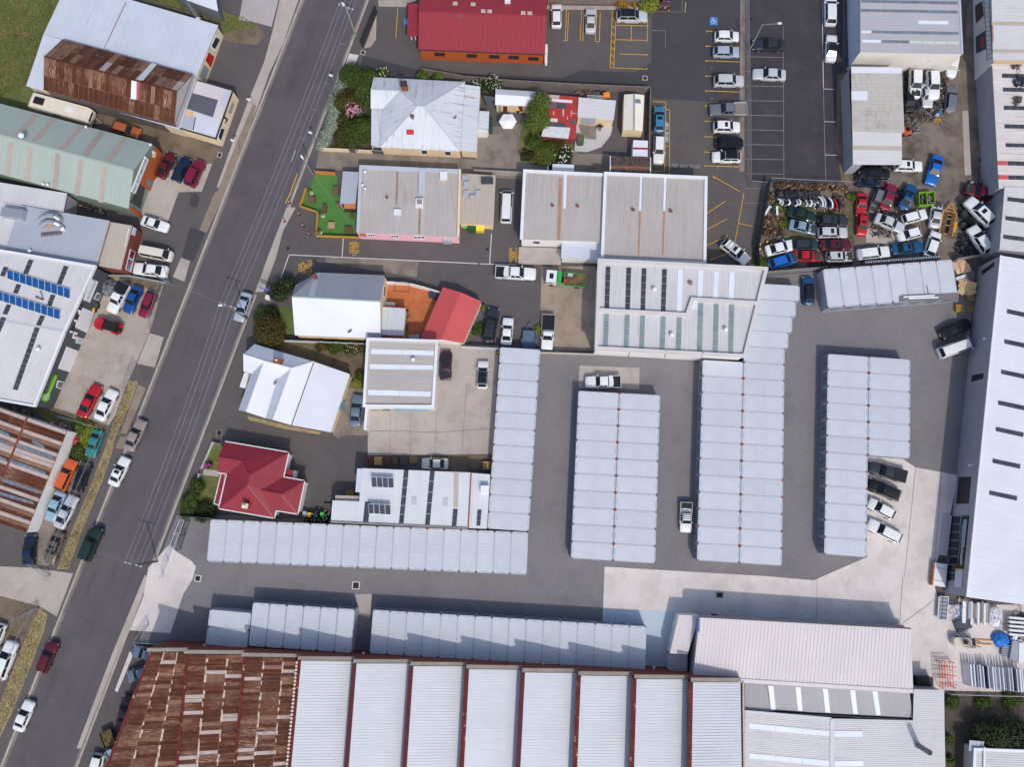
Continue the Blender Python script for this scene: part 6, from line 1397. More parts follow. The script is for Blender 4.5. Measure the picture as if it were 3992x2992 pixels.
 w=MB(); w.box((c,0,zt+.02),(xb-xa-.02,W-.1,.05))
 for i in range(7): w.box((c,-W*.38+i*W*.127,zt+.05),(xb-xa-.12,.03,.02))
 d['tonneau']=w.mesh('tonneau'); w=MB(); w.box((c,0,zt+.28),(xb-xa-.02,W-.16,.6)); d['canopy']=w.mesh('canopy')
 w=MB(); w.box((c,0,zb+.16),(xb-xa+.15,W+.16,.1)); d['flattray']=w.mesh('tray')
 w=MB()
 for sy in (-1,1): w.box((c,sy*(W/2+.05),zb+.32),(xb-xa+.1,.05,.24))
 w.box((xa-.05,0,zb+.32),(.05,W+.04,.24)); d['traysides']=w.mesh('tray_sides')
 w=MB()
 for i in range(3): w.box(((rr+(rf-rr)*(.2+.3*i))*L,0,roof+.1),(.05,W*.62,.04))
 for sy in (-1,1): w.box(((rr+rf)/2*L,sy*W*.28,roof+.08),((rf-rr)*L*.8,.04,.04))
 d['rack']=w.mesh('roof_rack')
 for k,m in (('body',m_trimw),('cabin',m_trimw),('windscreen',m_cglass),('rear_window',m_cglass),('wheel',m_tyre),('rim',m_rim),('lamp',m_hl),('tail',m_tl),('mirror',m_trimb),('plate',m_plate),('sunroof',m_cglass),('roofcap',m_trimb),('bay',m_engine),('engine',m_engine),('tub',m_trimw),('tubfloor',m_trimb),('tonneau',m_trimb),('canopy',m_trimb),('flattray',m_trimb),('traysides',m_trimg),('rack',m_trimb)): d[k].materials.append(m)
 for k in d:
  if k.startswith('side_'): d[k].materials.append(m_cglass)
 CARM[typ]=d; return d
COLS={'white': ((232,234,236),0,.3),'silver': ((200,203,208),.12,.32),'grey': ((120,123,130),.2,.32),'charcoal': ((56,60,68),.3,.3),'black': ((22,23,27),.1,.25),'navy': ((26,44,72),.3,.3),'blue': ((20,78,150),.2,.3),'brightblue': ((18,104,196),.1,.28),'skyblue': ((70,140,178),.3,.3),'paleblue': ((150,184,206),.2,.35),'silverblue': ((172,186,202),.15,.32),'slateblue': ((112,128,150),.2,.35),'red': ((180,22,34),.0,.3),'maroon': ((96,22,40),.2,.32),'magenta': ((134,22,58),.15,.35),'orange': ((206,92,42),.0,.4),'copper': ((186,104,54),.2,.35),'teal': ((40,130,128),.1,.4),'taupe': ((160,146,142),.15,.35),'bronze': ((120,104,94),.35,.35),'darkgreen': ((24,52,46),.2,.35),'purple': ((56,34,50),.25,.35),'bluegrey': ((140,162,178),.2,.32),'deepteal': ((28,84,130),.2,.32),'cream': ((220,216,206),.0,.4),'dullred': ((170,40,46),.0,.5)}
def car(t,xf,yf,xr,yr,typ,col,label,group,z=0.,opt='',tilt=(0,0),wide=1.,cap=None):
 d=car_meshes(typ); L,W,hood,belt,roof,boot,wb,rf,rr,rb=CT[typ]
 a,b=P(t,xf,yf,.6+z),P(t,xr,yr,.6+z); c=(a+b)/2; l=(a-b).length; v=a-b
 o=thing('parked_car' if typ not in ('van','ute','tray') else {'van': 'van','ute': 'pickup','tray': 'flatbed_pickup'}[typ],label,{'van': 'van','ute': 'pickup','tray': 'pickup'}.get(typ,'car'),(c.x,c.y,z+(.05 if z ==0 else 0)),0,group)
 o.rotation_euler=(tilt[0],tilt[1],math.atan2(v.y,v.x)); sx=max(.86,min(1.22,l/L)); sy=wide*max(.95,min(1.06,(sx+2)/3)); o.scale=(sx,sy,max(.95,min(1.05,(sx+2)/3)))
 pm=paint('paint_'+col,*COLS[col])
 def pt(k,name,m=None,loc=None,rz=0.,par=None):
  q=link(name,d[k],par or o)
  if m is not None: setmat(q,m)
  if loc is not None: q.location=loc
  if rz: q.rotation_euler.z=rz
  return q
 pt('body','body',pm); cbn=pt('cabin','cabin',pm)
 pt('windscreen','windscreen')
 if 'noback' not in opt: pt('rear_window','rear_window')
 for k in 'lr':
  pt('side_front_'+k,'side_window')
  if typ != 'tray' and not (typ =='van' and 'panel' in opt): pt('side_rear_'+k,'side_window')
 ax=(.30 if typ != 'van' else .33)*L; rx=-.29*L
 for x in (ax,rx):
  for s in (-1,1):
   w=pt('wheel','wheel',None,(x,s*(W/2-.09),.33)); r_=pt('rim','rim',None,None,0 if s >0 else math.pi,w)
 for s in (-1,1):
  if 'nobonnet' not in opt: pt('lamp','headlight',None,(.455*L,s*W*.36,hood-.26),-s*.5)
  pt('tail','taillight',None,(-.478*L,s*W*.385,boot-.2 if typ != 'van' else .9),s*.2)
  pt('mirror','mirror',pm if 'bm' not in opt else None,((wb-.05)*L,s*(W/2+.06),belt+.06))
 pt('plate','number_plate',None,(-.503*L,0,.62))
 if 'sunroof' in opt: pt('sunroof','sunroof',None,((rf*.7+rr*.3)*L,0,roof+.045))
 if cap: pt('roofcap','roof_panel',MATS[cap] if cap in MATS else paint('paint_'+cap,*COLS[cap]))
 if 'nobonnet' in opt: pt('bay','engine_bay'); e=pt('engine','engine_parts'); e['kind']='stuff'
 if 'rack' in opt: k=pt('rack','roof_rack'); k['kind']='stuff'
 if typ =='ute':
  if 'tonneau' in opt: pt('tub','tub',pm); pt('tonneau','tonneau')
  elif 'canopy' in opt: pt('tub','tub',pm); pt('canopy','canopy',pm if 'pc' in opt else None)
  elif 'flat' in opt: pt('flattray','tray',m_conc3 if 'tan' in opt else None); k=pt('traysides','tray_sides'); k['kind']='stuff'
  else: pt('tub','tub',pm); pt('tubfloor','tub_floor')
 if typ =='tray': pt('flattray','tray'); k=pt('traysides','tray_sides'); k['kind']='stuff'
 return o
G1='cars outside the green workshop'; G2='cars in the gravel yard'; G3='cars parked along the kerb'; G4='cars in the roadside yard'; G5='cars in the dental car park'; G6='cars in the fenced car park'; G7='wrecked cars in the wrecking yard'; G8='cars in the lane yards'; G9='cars in the storage yard'
C_=car
C_(0,1208,1158,972,1085,'hatch','copper','copper orange hatchback squeezed between the hall and the green workshop',G1)
C_(0,1485,1320,1375,1535,'coupe','maroon','dark red coupe nearest the orange brick front',G1)
C_(0,1615,1358,1512,1565,'sedan','navy','blue-black sedan between two red cars',G1)
C_(0,1738,1385,1632,1608,'offroad','magenta','crimson off-roader with white front bumper outside the green workshop',G1)
C_(10,1450,312,1228,240,'sedan','white','white sedan alone at the corner of the concrete pad',G1)
C_(10,1487,558,1225,508,'van','cream','white van with rusty roof outside the brick shopfront',G1)
C_(10,1152,655,1447,690,'sedan','white','long white sedan parked below the white van',G1,wide=1.03)
C_(10,958,1040,1092,795,'ute','white','white pickup with black canopy beside the charcoal workshop',G2,opt='canopy')
C_(10,1095,1040,1195,815,'sedan','blue','mid blue sedan in the gravel yard',G2)
C_(10,1228,1078,1320,862,'wagon','magenta','crimson wagon beside the wire fence of the gravel yard',G2)
C_(10,2055,1115,2135,870,'sedan','silverblue','silver blue sedan by the kerb beside the power pole',G3)
C_(20,850,-2,700,285,'coupe','red','bright red liftback in the lower gravel yard',G2)
C_(20,985,45,855,308,'sedan','white','white sedan beside the red liftback',G2)
C_(20,1232,305,1108,568,'sedan','taupe','taupe sedan at the kerb above the white one',G3)
C_(20,1092,628,975,872,'sedan','white','white sedan at the kerb below the taupe one',G3,opt='sunroof')
C_(20,775,625,858,395,'sedan','teal','teal old sedan with a rust brown roof in weeds',G4,cap=None)
C_(20,635,648,512,915,'wagon','orange','orange station wagon with its tailgate open',G4)
C_(20,755,665,665,925,'coupe','black','stripped black car shell beside the orange wagon',G4,opt='nobonnet')
C_(20,425,1180,535,925,'sedan','paleblue','pale blue sedan with a black bonnet scoop',G4,opt='scoop')
C_(20,645,960,505,1238,'coupe','silver','silver and teal liftback next to the pale blue sedan',G4)
C_(20,268,1295,248,1555,'sedan','navy','dark blue sedan by the end of the striped shed',G4)
C_(20,418,1545,522,1272,'sedan','bronze','bronze sedan with silver bonnet beside the chain gate',G4,opt='sunroof')
C_(20,855,1232,730,1515,'offroad','darkgreen','dark green off-roader with roof lines at the kerb',G3,opt='')
C_(30,-60,640,20,420,'hatch','white','white car cut off by the left edge',G4)
C_(30,118,575,-5,898,'suv','white','white wagon on the dirt inside the verge',G4)
C_(30,470,578,358,838,'wagon','maroon','maroon wagon at the kerb',G3)
C_(30,265,1088,158,1345,'sedan','white','white sedan nearest the bottom of the street',G3)
C_(30,1148,652,1395,715,'hatch','slateblue','blue-grey hatchback poking out under the rusty factory eave',G3)
C_(30,1105,885,1330,810,'hatch','slateblue','slate blue car end half hidden by the rusty factory roof',G3,z=0)
C_(30,1120,1045,1045,1300,'sedan','purple','dark purple sedan half hidden by the rusty factory roof',G3)
C_(30,795,1800,860,1545,'wagon','white','white wagon at the bottom edge beside the rusty factory',G3)
C_(2,374,38,374,238,'hatch','white','white hatchback right beside the red-roofed office',G5)
C_(2,672,72,666,285,'sedan','silver','silver sedan in the middle of the top row of bays',G5)
C_(2,1158,148,890,145,'suv','silver','silver off-roader with black glass roof by the hatched bay',G5,cap='car_glass')
C_(2,1310,-140,1312,68,'hatch','maroon','maroon hatchback cut off by the top edge',G5)
for y,typ,col,lab,x0,x1,kw_ in ((320,'hatch','white','white hatchback topmost in the right-hand column of bays',1947,1735,{}),(455,'hatch','silverblue','pale silver hatchback second in the right-hand column of bays',1950,1722,{}),(705,'suv','silver','silver crossover beside the empty bays',1988,1728,{}),(1102,'suv','white','white crossover with dark sunroof below the grey pickup',1956,1724,{'opt': 'sunroof'}),(1238,'suv','black','black crossover in the dental car park',1984,1745,{})):
 C_(2,x0,y,x1,y-3,typ,col,lab,G5,**kw_)
C_(2,1692,955,2005,950,'ute','grey','grey pickup with flat tan tray reversed to the fence',G5,opt='flat tan',wide=1.02)
C_(2,1713,1358,1962,1360,'hatch','white','white hatchback with black roof, lowest in the right-hand column',G5,cap='black')
C_(2,1260,918,1256,1140,'hatch','skyblue','sky blue hatchback in the staff bay',G5,opt='sunroof')
C_(2,1252,1412,1260,1175,'wagon','white','white wagon in the staff bay below the blue hatchback',G5)
C_(2,290,1472,530,1482,'van','white','white van mostly hidden behind the twin storage units',G8,opt='panel')
C_(2,2060,390,2345,395,'sedan','charcoal','dark grey sedan beside the lamp post in the fenced car park',G6)
C_(2,2062,640,2348,655,'sedan','silver','silver sedan below the dark grey one in the fenced car park',G6)
C_(3,540,-70,540,228,'wagon','white','long white wagon beside the graffiti wall at the top edge',G6,wide=1.05)
C_(3,552,302,540,532,'sedan','white','white coupe with black glass roof beside the graffiti wall',G6,cap='car_glass')
K_='K'; J_='J'
C_(3,1268,845,1272,602,'suv','white','left white wreck with open door and missing bonnet beside the lean-to',G7,opt='nobonnet',z=.5)
C_(3,1428,858,1415,610,'suv','white','right white wreck with open door and bonnet in place beside the lean-to',G7,z=.5)
C_(3,1590,738,1565,972,'wagon','grey','grey wagon wreck right of the engine pile',G7,opt='noback')
C_(3,1572,668,1608,480,'hatch','white','white car front sticking out beside the white wall',G7)
C_(3,1378,930,1368,730,'sedan','silver','silver wreck nosed out from under the right white wreck',G7)
C_(3,1225,960,1205,800,'hatch','black','black stripped wreck below the left white wreck',G7,opt='nobonnet')
C_(K_,20,640,140,300,'wagon','grey','grey wreck hemmed in left of the crimson wreck',G7,opt='nobonnet')
C_(3,1335,1438,1088,1432,'wagon','white','white wagon with bonnet scoop below the lean-to roof',G7,opt='sunroof')
C_(3,1398,1598,1470,1345,'coupe','brightblue','bright blue coupe standing clear in the wrecking yard',G7)
C_(3,1055,1500,790,1488,'sedan','black','black wrecked sedan stacked on a dark blue one',G7,z=.9,tilt=(.05,0))
C_(3,1005,1578,762,1560,'sedan','navy','dark blue wreck under the black sedan',G7,opt='nobonnet')
C_(K_,355,165,185,610,'sedan','magenta','crimson wrecked sedan leaning left of the blue one',G7,z=.5,tilt=(.05,.03))
C_(K_,705,175,520,595,'sedan','deepteal','teal blue wrecked sedan with open boot beside the green skip',G7,z=.3,opt='sunroof')
C_(K_,545,960,50,745,'sedan','silver','silver wrecked sedan tilted across the tyre pile',G7,z=.7,tilt=(-.06,0))
C_(K_,930,680,515,790,'wagon','white','white wagon wreck with popped bonnet above the small white ute',G7)
C_(K_,432,1095,828,985,'hatch','white','small boxy white wreck below the silver sedan',G7)
C_(K_,1125,478,1058,925,'sedan','silver','silver-green wreck with no bonnet beside the yellow trailer',G7,opt='nobonnet')
C_(K_,1105,992,960,1425,'hatch','white','white wrecked hatchback below the yellow trailer',G7)
C_(K_,880,1245,332,1305,'sedan','deepteal','dark teal wrecked sedan with boot missing',G7,opt='sunroof')
C_('S',3468,981,3340,995,'wagon','white','white wagon wreck with open tailgate beside the teal sedan',G7,opt='noback')
C_(K_,1645,430,2060,870,'suv','white','large white wreck propped highest beside the grey wall',G7,z=1.1,tilt=(-.08,.04),opt='sunroof')
C_(K_,1700,905,1995,1360,'suv','white','white wreck with crumpled bonnet lowest beside the grey wall',G7,z=.6,tilt=(-.06,0))
C_(K_,1590,240,2150,385,'wagon','maroon','maroon wreck with stripped front at the right of the yard',G7,opt='nobonnet',z=.3)
C_(K_,1560,640,1880,940,'sedan','black','black crushed shell under the propped white wreck',G7,opt='nobonnet')
C_(J_,1050,755,578,645,'sedan','darkgreen','blackish green wrecked sedan with a loose plate on its bonnet',G7)
C_(J_,1075,970,600,862,'sedan','bluegrey','pale blue wrecked sedan with no bonnet',G7,opt='nobonnet')
C_(J_,1615,812,1102,800,'wagon','charcoal','charcoal wagon wreck with sunroof in the weedy yard',G7,opt='sunroof')
C_(J_,1608,1012,1095,1008,'wagon','silver','silver wagon wreck with sunroof in the weedy yard',G7,opt='sunroof')
C_(J_,1838,700,1852,350,'coupe','red','upper of two red wrecks standing nose to tail',G7)
C_(J_,1845,1045,1862,702,'hatch','red','lower of two red wrecks standing nose to tail',G7,opt='sunroof')
C_(J_,708,1205,192,1335,'sedan','white','white wrecked sedan with open rear at the yard corner',G7)
C_(J_,1105,1222,640,1222,'hatch','charcoal','dark grey wreck behind the white wrecked sedan',G7)
C_(J_,1675,1215,1132,1232,'sedan','maroon','dark red wrecked sedan with boot lid off',G7,opt='sunroof')
C_(J_,735,1425,250,1570,'hatch','brightblue','blue wrecked hatchback without bonnet at the yard corner',G7,opt='nobonnet')
C_(J_,1130,1422,665,1405,'sedan','red','red wrecked sedan without bonnet beside the blue hatchback',G7,opt='nobonnet')
C_(J_,1690,1420,1235,1425,'wagon','silver','silver wagon wreck with a spare wheel on its roof',G7,opt='nobonnet sunroof')
C_(12,228,712,-182,690,'ute','white','white pickup with black tub in the lane',G8,opt='')
C_(11,2048,1000,1992,1290,'suv','charcoal','charcoal wagon with ribbed roof beside the flower pots',G8,opt='rack')
C_(11,2172,1082,2150,1318,'sedan','white','white sedan beside the charcoal wagon',G8)
C_(12,290,1365,308,1062,'tray','white','white flatbed pickup with black tray in the concrete yard',G8)
C_(11,2162,-15,2150,265,'van','white','white van parked at the end of the pink cafe',G8,opt='panel')
C_(12,2022,605,1805,430,'suv','white','white crossover parked askew below the yellow bays',G5,opt='sunroof rack')
C_(11,1638,1362,1628,1622,'sedan','purple','dark purple sedan against the white workshop',G8)
C_('S',1885,1408,1880,1516,'hatch','white','white hatchback with black roof in the concrete yard',G8,cap='car_glass')
C_(21,880,85,848,358,'sedan','slateblue','blue-grey sedan on the drive beside the white house',G8)
C_(21,1432,682,1645,685,'sedan','cream','white sedan in the dirt strip above the solar shed',G8)
C_('S',2280,1492,2420,1490,'ute','white','white pickup with a loaded open tray on the concrete patch',G9,opt='')
C_(22,1485,1252,1490,1040,'ute','white','white pickup with roof rack beside the tall container block',G9,opt='rack')
C_(13,342,728,358,972,'hatch','deepteal','blue hatchback with black roof beside the tilted container row',G9,cap='black')
C_(13,1748,1125,1485,1235,'sedan','black','black sedan by the grey wall of the white warehouse',G9)
C_(13,1762,1290,1472,1395,'van','white','white van nosed to the grey wall of the white warehouse',G9,opt='panel')
C_(23,858,705,1185,800,'ute','charcoal','dark grey pickup with hard tonneau, topmost of four angled cars',G9,opt='tonneau')
C_(23,860,850,1135,965,'suv','black','black hatchback with spoiler, second of four angled cars',G9)
C_(23,864,1010,1092,1135,'hatch','white','white hatchback, third of four angled cars',G9)
C_(23,858,1192,1145,1335,'wagon','white','white wagon, lowest of four angled cars',G9)
m_tarp=plain('white_bumper',(220,220,222),.5)

def caravan():
 a,b_=P(0,795,1018,1.5),P(0,290,880,1.5); c=(a+b_)/2; v=a-b_; L=v.length
 o=thing('caravan','long cream caravan between the rusty hall and the green workshop','caravan',(c.x,c.y,.05),math.atan2(v.y,v.x))
 W=2.3; mb=MB(); pr=[(-L/2,.5),(-L/2,2.35),(-L/2+.35,2.6),(L/2-.5,2.6),(L/2-.05,2.0),(L/2,1.2),(L/2-.2,.5)]
 for (x0,z0),(x1,z1) in zip(pr,pr[1:]+pr[:1]): mb.face([(x0,-W/2,z0),(x0,W/2,z0),(x1,W/2,z1),(x1,-W/2,z1)])
 mb.face([(x,-W/2,z) for x,z in reversed(pr)]); mb.face([(x,W/2,z) for x,z in pr])
 me=mb.mesh('shell'); me.materials.append(M('caravan_cream',(226,216,200),.5,mott=.05,c3=(190,176,156),c3s=1.2,c3t=(.58,.7),c3a=.5)); link('shell',me,o)
 def bx(n,cc,d,m): q=MB().box(cc,d).mesh(n); q.materials.append(m); return link(n,q,o)
 bx('roof_hatch',(L*.18,.1,2.65),(1.1,.8,.1),m_trimw); bx('awning_unit',(-L*.33,0,2.72),(1.6,1.1,.22),m_black); bx('front_window',(L/2-.2,0,1.75),(.35,1.6,.5),m_cglass)
 for s in (-1,1): bx('side_window',(-.5,s*W/2,1.6),(1.4,.03,.6),m_cglass); bx('wheel',(-.2,s*(W/2-.15),.33),(.66,.2,.66),m_tyre)
 q=MB(); q.bar((L/2-.3,-.6,.55),(L/2+1.2,0,.55),.1); q.bar((L/2-.3,.6,.55),(L/2+1.2,0,.55),.1); q=q.mesh('drawbar'); q.materials.append(m_steel); link('drawbar',q,o)
caravan()
def jeep():
 a,b_=P(10,822,1118,.8),P(10,1048,1185,.8); c=(a+b_)/2; v=a-b_; L=v.length
 o=thing('soft_top_offroader','red open off-roader with black soft top in the gravel yard','car',(c.x,c.y,.05),math.atan2(v.y,v.x),G2); pm=paint('paint_red',*COLS['red'])
 def bx(n,cc,d,m,p=None): q=MB().box(cc,d).mesh(n); q.materials.append(m); return link(n,q,p or o)
 bx('body',(-.1,0,.75),(L-.3,1.5,.6),pm); bx('bonnet',(L*.3,0,1.08),(L*.34,1.25,.08),pm); bx('grille',(L*.48,0,.85),(.08,1.2,.5),m_trimb); bx('windscreen',(L*.1,0,1.4),(.08,1.4,.5),m_cglass); bx('soft_top',(-L*.18,0,1.78),(L*.46,1.45,.12),m_black); bx('rear_top',(-L*.4,0,1.35),(.12,1.4,.75),m_black)
 for x in (L*.3,-L*.3):
  for s in (-1,1):
   bx('mudguard',(x,s*.82,.92),(.95,.3,.06),pm); w=MB(); w.cyl((x,s*.68,.4),(x,s*.95,.4),.4,n=14); w=w.mesh('wheel'); w.materials.append(m_tyre); link('wheel',w,o)
 w=MB(); w.cyl((-L*.46,.2,1.0),(-L*.53,.2,1.0),.38,n=14); w=w.mesh('spare_wheel'); w.materials.append(m_tyre); link('spare_wheel',w,o)
 for s in (-1,1): w=MB(); w.cyl((L*.49,s*.45,.95),(L*.51,s*.45,.95),.11,n=10); w=w.mesh('headlight'); w.materials.append(m_hl); link('headlight',w,o)
jeep()
def tipper():
 a,b_=P(12,283,735,1.2),P(12,622,765,1.2); c=(a+b_)/2; v=a-b_; L=v.length
 o=thing('tipper_truck','small tipper truck with white cab and bright green tray of soil','truck',(c.x,c.y,.05),math.atan2(v.y,v.x)); gm_=paint('paint_lime',(40,176,76),0,.4)
 def bx(n,cc,d,m,p=None,rz=0): q=MB().box(cc,d,rz).mesh(n); q.materials.append(m); return link(n,q,p or o)
 cb=bx('cab',(L/2-.85,0,1.35),(1.6,1.9,1.7),paint('paint_white',*COLS['white'])); bx('windscreen',(L/2-.03,0,1.75),(.06,1.6,.6),m_cglass,cb); bx('roof_vent',(L/2-.85,0,2.22),(.6,.8,.08),m_cglass,cb)
 for s in (-1,1): bx('side_window',(L/2-.75,s*.955,1.75),(.8,.03,.5),m_cglass,cb); bx('mirror',(L/2-.2,s*1.1,1.7),(.15,.12,.35),m_trimb,cb)
 bx('chassis',(-.3,0,.6),(L-1,.8,.25),m_trimb); bx('headboard',(L/2-2.1,0,1.5),(.6,2.0,.9),gm_); x0,x1=-L/2,L/2-2.8
 bx('tray_floor',((x0+x1)/2,0,.95),(x1-x0,2.0,.1),gm_); 
 for s in (-1,1): bx('tray_side',((x0+x1)/2,s*1.0,1.25),(x1-x0,.07,.55),gm_)
 bx('tailgate',(x0+.03,0,1.25),(.07,1.94,.55),gm_); bx('front_gate',(x1-.03,0,1.3),(.07,1.94,.7),gm_)
 rg=random.Random(2); ld=MB()
 N=8
 zz=[[1.15+.22*math.sin(i*.9)*math.cos(j*.7)+rg.uniform(0,.12) for j in range(N+1)] for i in range(N+1)]
 for i in range(N):
  for j in range(N):
   f=lambda i,j: (x0+.1+(x1-x0-.2)*i/N,-.92+1.84*j/N,zz[i][j]); ld.face([f(i,j),f(i+1,j),f(i+1,j+1),f(i,j+1)])
 me=ld.mesh('soil_load'); me.materials.append(M('load_soil',(112,92,64),.95,mott=.2,ms=2,grain=.2)); link('soil_load',me,o)
 bx('tool_bag',(x1-.35,.35,1.5),(.5,.7,.3),plain('bag_pink',(170,40,80),.7)); bx('toolbox',(x1-.9,-.65,1.5),(.8,.45,.3),m_trimg)
 for x in (L/2-.9,-L/2+1.2):
  for s in (-1,1): w=MB(); w.cyl((x,s*.75,.4),(x,s*1.0,.4),.4,n=14); w=w.mesh('wheel'); w.materials.append(m_tyre); link('wheel',w,o)
tipper()
def trailer(t,x0,y0,x1,y1,W,label,m,load=None,bar=1.3):
 """x0,y0 = drawbar end of the box, x1,y1 = tail"""
 a,b_=P(t,x0,y0,.7),P(t,x1,y1,.7); c=(a+b_)/2; v=a-b_; L=v.length
 o=thing('box_trailer',label,'trailer',(c.x,c.y,.05),math.atan2(v.y,v.x))
 def bx(n,cc,d,mm): q=MB().box(cc,d).mesh(n); q.materials.append(mm); return link(n,q,o)
 bx('floor',(0,0,.5),(L,W,.06),m)
 for s in (-1,1): bx('side_panel',(0,s*W/2,.72),(L,.05,.4),m); bx('mudguard',(-.2,s*(W/2+.14),.62),(.8,.24,.05),m); w=MB(); w.cyl((-.2,s*(W/2+.05),.3),(-.2,s*(W/2+.22),.3),.3,n=12); w=w.mesh('wheel'); w.materials.append(m_tyre); link('wheel',w,o)
 for s in (-1,1): bx('end_panel',(s*(L/2-.025),0,.72),(.05,W-.06,.4),m)
 if bar:
  for s in (-1,1): q=MB(); q.bar((L/2-.05,s*W*.35,.5),(L/2+bar,0,.5),.07); q=q.mesh('drawbar'); q.materials.append(m); link('drawbar',q,o)
  w=MB(); w.cyl((L/2+bar*.8,.1,.1),(L/2+bar*.8,.1,.7),.04,n=6); w=w.mesh('jockey_wheel'); w.materials.append(m_steel); link('jockey_wheel',w,o)
 if load:
  rg=random.Random(6); mb=MB()
  for i in range(260): p=Vector((rg.uniform(-L/2+.1,L/2-.1),rg.uniform(-W/2+.1,W/2-.1),.6+rg.random()*.35)); e=[Vector((rg.uniform(-.25,.25),rg.uniform(-.25,.25),rg.uniform(-.1,.1))) for _ in range(2)]; mb.face([p,p+e[0]*.3,p+e[0]*.3+e[1]*.8,p+e[1]])
  me=mb.mesh('green_waste'); me.materials.append(load); k=link('green_waste',me,o); k['kind']='stuff'; bx('waste_bed',(0,0,.6),(L-.1,W-.12,.14),MATS['load_soil'])
 return o
m_trblue=M('trailer_blue',(82,106,132),.6,mott=.1,ms=1.5)
trailer(12,143,1195,135,1352,1.95,'blue-grey box trailer with its drawbar pointing up the yard',m_trblue)
trailer(30,910,1345,960,1480,1.7,'black cage trailer full of green garden waste beside the rusty factory',plain('trailer_black',(38,40,42),.6),leafmat('garden_waste',((96,106,30),(140,140,60),(60,74,24),(150,130,70))),0)
trailer(30,935,1515,975,1590,1.1,'small pale blue box trailer under the rusty factory eave',plain('trailer_paleblue',(150,174,192),.6),None,0)
a,b_=P('K',1385,480,.8),P('K',1270,1040,.8); c=lerp(a,b_,.5); v=(a-b_); L=v.length
o=thing('car_trailer','yellow framed car trailer with brown plank deck in the wrecking yard','trailer',(c.x,c.y,.05),math.atan2(v.y,v.x))
m_yf=M('trailer_yellow',(214,150,44),.6,mott=.1,ms=2); m_pl=M('deck_plank',(104,84,66),.9,mott=.2,ms=2,rnd=.2)
def bx(n,cc,d,mm,rz=0): q=MB().box(cc,d,rz).mesh(n); q.materials.append(mm); return link(n,q,o)
for s in (-1,1):
 bx('side_rail',(-.7,s*1.02,.62),(L*.72,.12,.14),m_yf); bx('mudguard',(-1.1,s*1.22,.68),(1.7,.3,.08),m_yf); q=MB(); q.bar((L*.22,s*.75,.6),(L*.5,0,.6),.12); q=q.mesh('drawbar'); q.materials.append(m_yf); link('drawbar',q,o)
 for k in range(3): bx('deck_plank',(-.9,s*(.45+k*.2),.6),(L*.68,.18,.05),m_pl)
for x in (-L*.46,-L*.2,0,L*.12,L*.22,L*.33): bx('cross_member',(x,0,.585),(.1,1.9 if x <L*.25 else .9,.08),m_yf)
for s in (-1,1):
 for x in (-1.5,-.7): w=MB(); w.cyl((x,s*1.1,.32),(x,s*1.32,.32),.32,n=12); w=w.mesh('wheel'); w.materials.append(m_tyre); link('wheel',w,o)
def forklift(t,xf,yf,xr,yr,label,m,forkm,cage=True,forks=1.2):
 a,b_=P(t,xf,yf,.8),P(t,xr,yr,.8); c=(a+b_)/2; v=a-b_; L=v.length
 o=thing('forklift',label,'forklift',(c.x,c.y,.05),math.atan2(v.y,v.x))
 def bx(n,cc,d,mm,rz=0): q=MB().box(cc,d,rz).mesh(n); q.materials.append(mm); return link(n,q,o)
 mb=MB(); mb.prism([(-L/2,-.35),(-L/2+.25,-.6),(L*.2,-.6),(L*.2,.6),(-L/2+.25,.6),(-L/2,.35)],.25,1.05); q=mb.mesh('chassis'); q.materials.append(m); link('chassis',q,o)
 mb=MB(); mb.prism([(-L/2-.02,-.33),(-L/2+.3,-.62),(-L/2+.55,-.62),(-L/2+.55,.62),(-L/2+.3,.62),(-L/2-.02,.33)],.3,1.2); q=mb.mesh('counterweight'); q.materials.append(m); link('counterweight',q,o)
 bx('seat',(-.15,0,1.2),(.5,.5,.25),m_black); bx('seat_back',(-.4,0,1.45),(.12,.5,.5),m_black)
 if cage:
  for x in (-.5,.55):
   for s in (-1,1): bx('cage_post',(x,s*.5,1.65),(.07,.07,1.2),m_wdark)
  for i in range(6): bx('cage_bar',(-.5+i*.21,0,2.25),(.05,1.07,.05),m_wdark)
  for s in (-1,1): bx('cage_rail',(.02,s*.5,2.26),(1.1,.06,.07),m_wdark)
 for s in (-1,1):
  bx('mast_rail',(L*.3,s*.35,1.3),(.14,.1,2.3),m_wdark); bx('fork',(L*.33+forks/2,s*.28,.2),(forks,.14,.06),forkm)
  for x in (-L*.3,L*.15): w=MB(); w.cyl((x,s*.45,.3),(x,s*.66,.3),.3,n=12); w=w.mesh('wheel'); w.materials.append(m_tyre); link('wheel',w,o)
 bx('carriage',(L*.34,0,.6),(.08,1.0,.6),m_wdark)
 return o
forklift(33,1820,588,1595,575,'cream forklift with long orange fork boom in the concrete yard',plain('forklift_cream',(206,200,184),.5),plain('fork_orange',(226,152,70),.5),forks=2.9)
forklift(3,1265,1120,1160,1130,'orange forklift parked under the edge of the lean-to',plain('forklift_orange',(206,104,62),.5),m_steel,forks=1.6)
